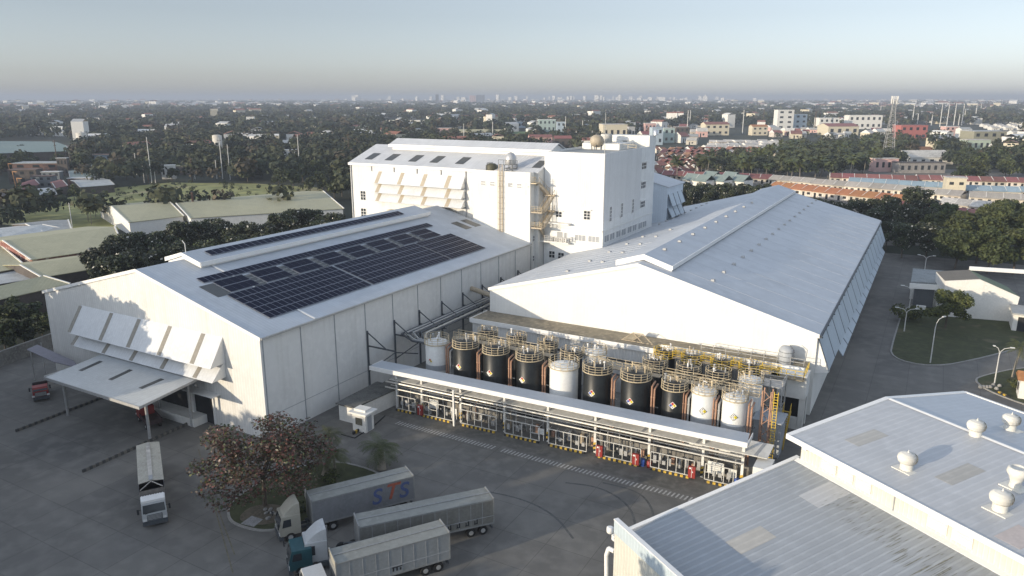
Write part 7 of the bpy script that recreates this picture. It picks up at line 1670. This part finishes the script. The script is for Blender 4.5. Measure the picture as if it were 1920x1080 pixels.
# far houses: white and pale specks
def specks(n_, r0, r1, sz, name, seed, hh=(4, 8)):
    g_ = np.random.default_rng(seed); b = {m: ([], []) for m in range(4)}; V = []; MI = []
    i = 0; c_ = 0
    while c_ < n_ and i < n_ * 6:
        i += 1; an = g_.uniform(-.85, .85) - HEAD; rr = math.sqrt(g_.uniform(r0 ** 2, r1 ** 2)); X, Y = math.sin(an) * rr, math.cos(an) * rr
        cl = math.sin(X * .0023 + 2) + math.sin(Y * .0019 + X * .0007) + .5 * math.sin(X * .009) * math.sin(Y * .008)
        if g_.random() > .15 + .5 * max(0, cl): continue
        px_, py_, _ = pj(X, Y, 0)
        if any(inside(px_, py_, a_) for a_ in AVOID): continue
        c_ += 1; w_, l_, h_ = g_.uniform(*sz), g_.uniform(*sz) * 1.3, g_.uniform(*hh) * (2.2 if g_.random() < .05 else 1); t_ = g_.uniform(0, 3.14); ct, st2 = math.cos(t_), math.sin(t_); z0 = 4.0
        pt = lambda u, v_, z: (X + u * ct - v_ * st2, Y + u * st2 + v_ * ct, z)
        q = [pt(*s_, 0) for s_ in ((-w_, -l_), (w_, -l_), (w_, l_), (-w_, l_))]; e = [(p[0], p[1], h_ + z0) for p in q]; r_ = [pt(0, -l_, h_ + z0 + w_ * .35), pt(0, l_, h_ + z0 + w_ * .35)]
        wm, rm = g_.choice([0, 0, 1]), g_.choice([0, 2, 2, 3, 3])
        for f_, m_ in (((q[0], q[1], e[1], e[0]), wm), ((q[1], q[2], e[2], e[1]), wm), ((q[2], q[3], e[3], e[2]), wm), ((q[3], q[0], e[0], e[3]), wm), ((e[0], r_[0], r_[1], e[3]), rm), ((e[1], e[2], r_[1], r_[0]), rm)): V += list(f_); MI.append(m_)
    me = arr_mesh(name, np.array(V), [HWHITE, HYEL, M('far_grey_roof', (.45, .45, .44), .7, var=.1), M('far_red_roof', (.30, .13, .09), .8, var=.2)], MI); o = bpy.data.objects.new(name, me); COL.objects.link(o); o['kind'] = 'stuff'
specks(270, 620, 1500, (4, 8), 'scattered_far_houses', 11); specks(1500, 1400, 3400, (5, 10), 'far_houses', 12, (4, 7)); specks(8200, 3400, 11000, (8, 19), 'distant_town', 13, (6, 11))
# hazy high-rises along the horizon
g_ = np.random.default_rng(5); V = []
for i in range(85):
    px_ = g_.choice([g_.uniform(650, 1010), g_.uniform(1000, 1440), g_.uniform(1000, 1300)]); D = g_.uniform(6500, 9500); an = math.atan((px_ - 960) / 1442) - HEAD; X, Y = math.sin(an) * D, math.cos(an) * D; w_ = g_.uniform(8, 22); h_ = g_.uniform(25, 70)
    q = [(X + a_ * w_, Y + b_ * w_) for a_, b_ in ((-1, -1), (1, -1), (1, 1), (-1, 1))]
    for k in range(4): p0_, p1_ = q[k], q[(k + 1) % 4]; V += [(*p0_, 0), (*p1_, 0), (*p1_, h_), (*p0_, h_)]
    V += [(*p_, h_) for p_ in q]
me = arr_mesh('skyline', np.array(V), [HWHITE], None); o = bpy.data.objects.new('skyline', me); COL.objects.link(o); o['kind'] = 'stuff'
# ================================================================== OFF-FRAME TREES AND AN ADDED HALL that throw the long evening shade over the yard
OS = thing('added_shade_hall', 'unseen long hall added outside the picture to shade the yard', 'hall', (-95, -25, 0))  # unseen hall, added only to cast shade on the yard
b = MB(); b.extr([(-190, 0), (-62, 0), (-62, 10.5), (-126, 15), (-190, 10.5)], 'y', -60, -12); b.build('wall', HWHITE, OS)
gx = []
for (x, y, hgt, w_) in ((-141, 33, 20, 1.0), (-134, 31, 21.5, 1.0), (-127, 32, 23.5, 1.05), (-119, 31, 22, 1.0), (-112, 31, 17.5, .9), (-105, 30, 15, .9), (-148, 36, 17, 1)):
    gx.append(put('near%d' % R.randrange(3), x, y, hgt, '', 'tall trees outside the picture', wide=w_))
number(gx, 'tall trees outside the picture shading the solar gable', key=lambda o: o.location.x)
rs = random.Random(4); gl = []
for i in range(22):
    x = -175 + i * 5.2 + rs.uniform(-1.5, 1.5); y = 2 + rs.uniform(-5, 5); hgt = rs.uniform(12, 15.5) if x < -72 else rs.uniform(6, 8)
    gl.append(put('near%d' % rs.randrange(3), x, y, hgt, '', 'trees outside the picture on the sunward side'))
for i, o in enumerate(gl): pass
number(gl, 'trees outside the picture on the sunward side', key=lambda o: o.location.x)
for i, (x, y, hgt) in enumerate(((-36, 9, 15.5), (-26, 4, 16), (-15, -3, 16.5), (-50, 10, 8.5), (-58, 4, 9.5))):
    put('near%d' % (i % 3), x, y, hgt, ['broad tree outside the picture shading the lean-to roof', 'second broad tree outside the picture shading the lean-to roof', 'third broad tree outside the picture nearest the workshop', 'low tree outside the picture shading the open yard', 'tree outside the picture closing the long row'][i], 'tall trees outside the picture')
# ------------------------------------------------------------------ haze
hz_m = bpy.data.materials.new('haze'); hz_m.use_nodes = True; hn = hz_m.node_tree; hn.nodes.clear()
pv = hn.nodes.new('ShaderNodeVolumePrincipled'); pv.inputs['Color'].default_value = (.50, .56, .66, 1); pv.inputs['Density'].default_value = HAZE = 2.2e-4; pv.inputs['Anisotropy'].default_value = 0.0
ho = hn.nodes.new('ShaderNodeOutputMaterial'); hn.links.new(pv.outputs[0], ho.inputs['Volume'])
b = MB(); b.box(-36000, 36000, -36000, 36000, -1.5, 80.0); o = b.build('haze', hz_m); o['kind'] = 'stuff'
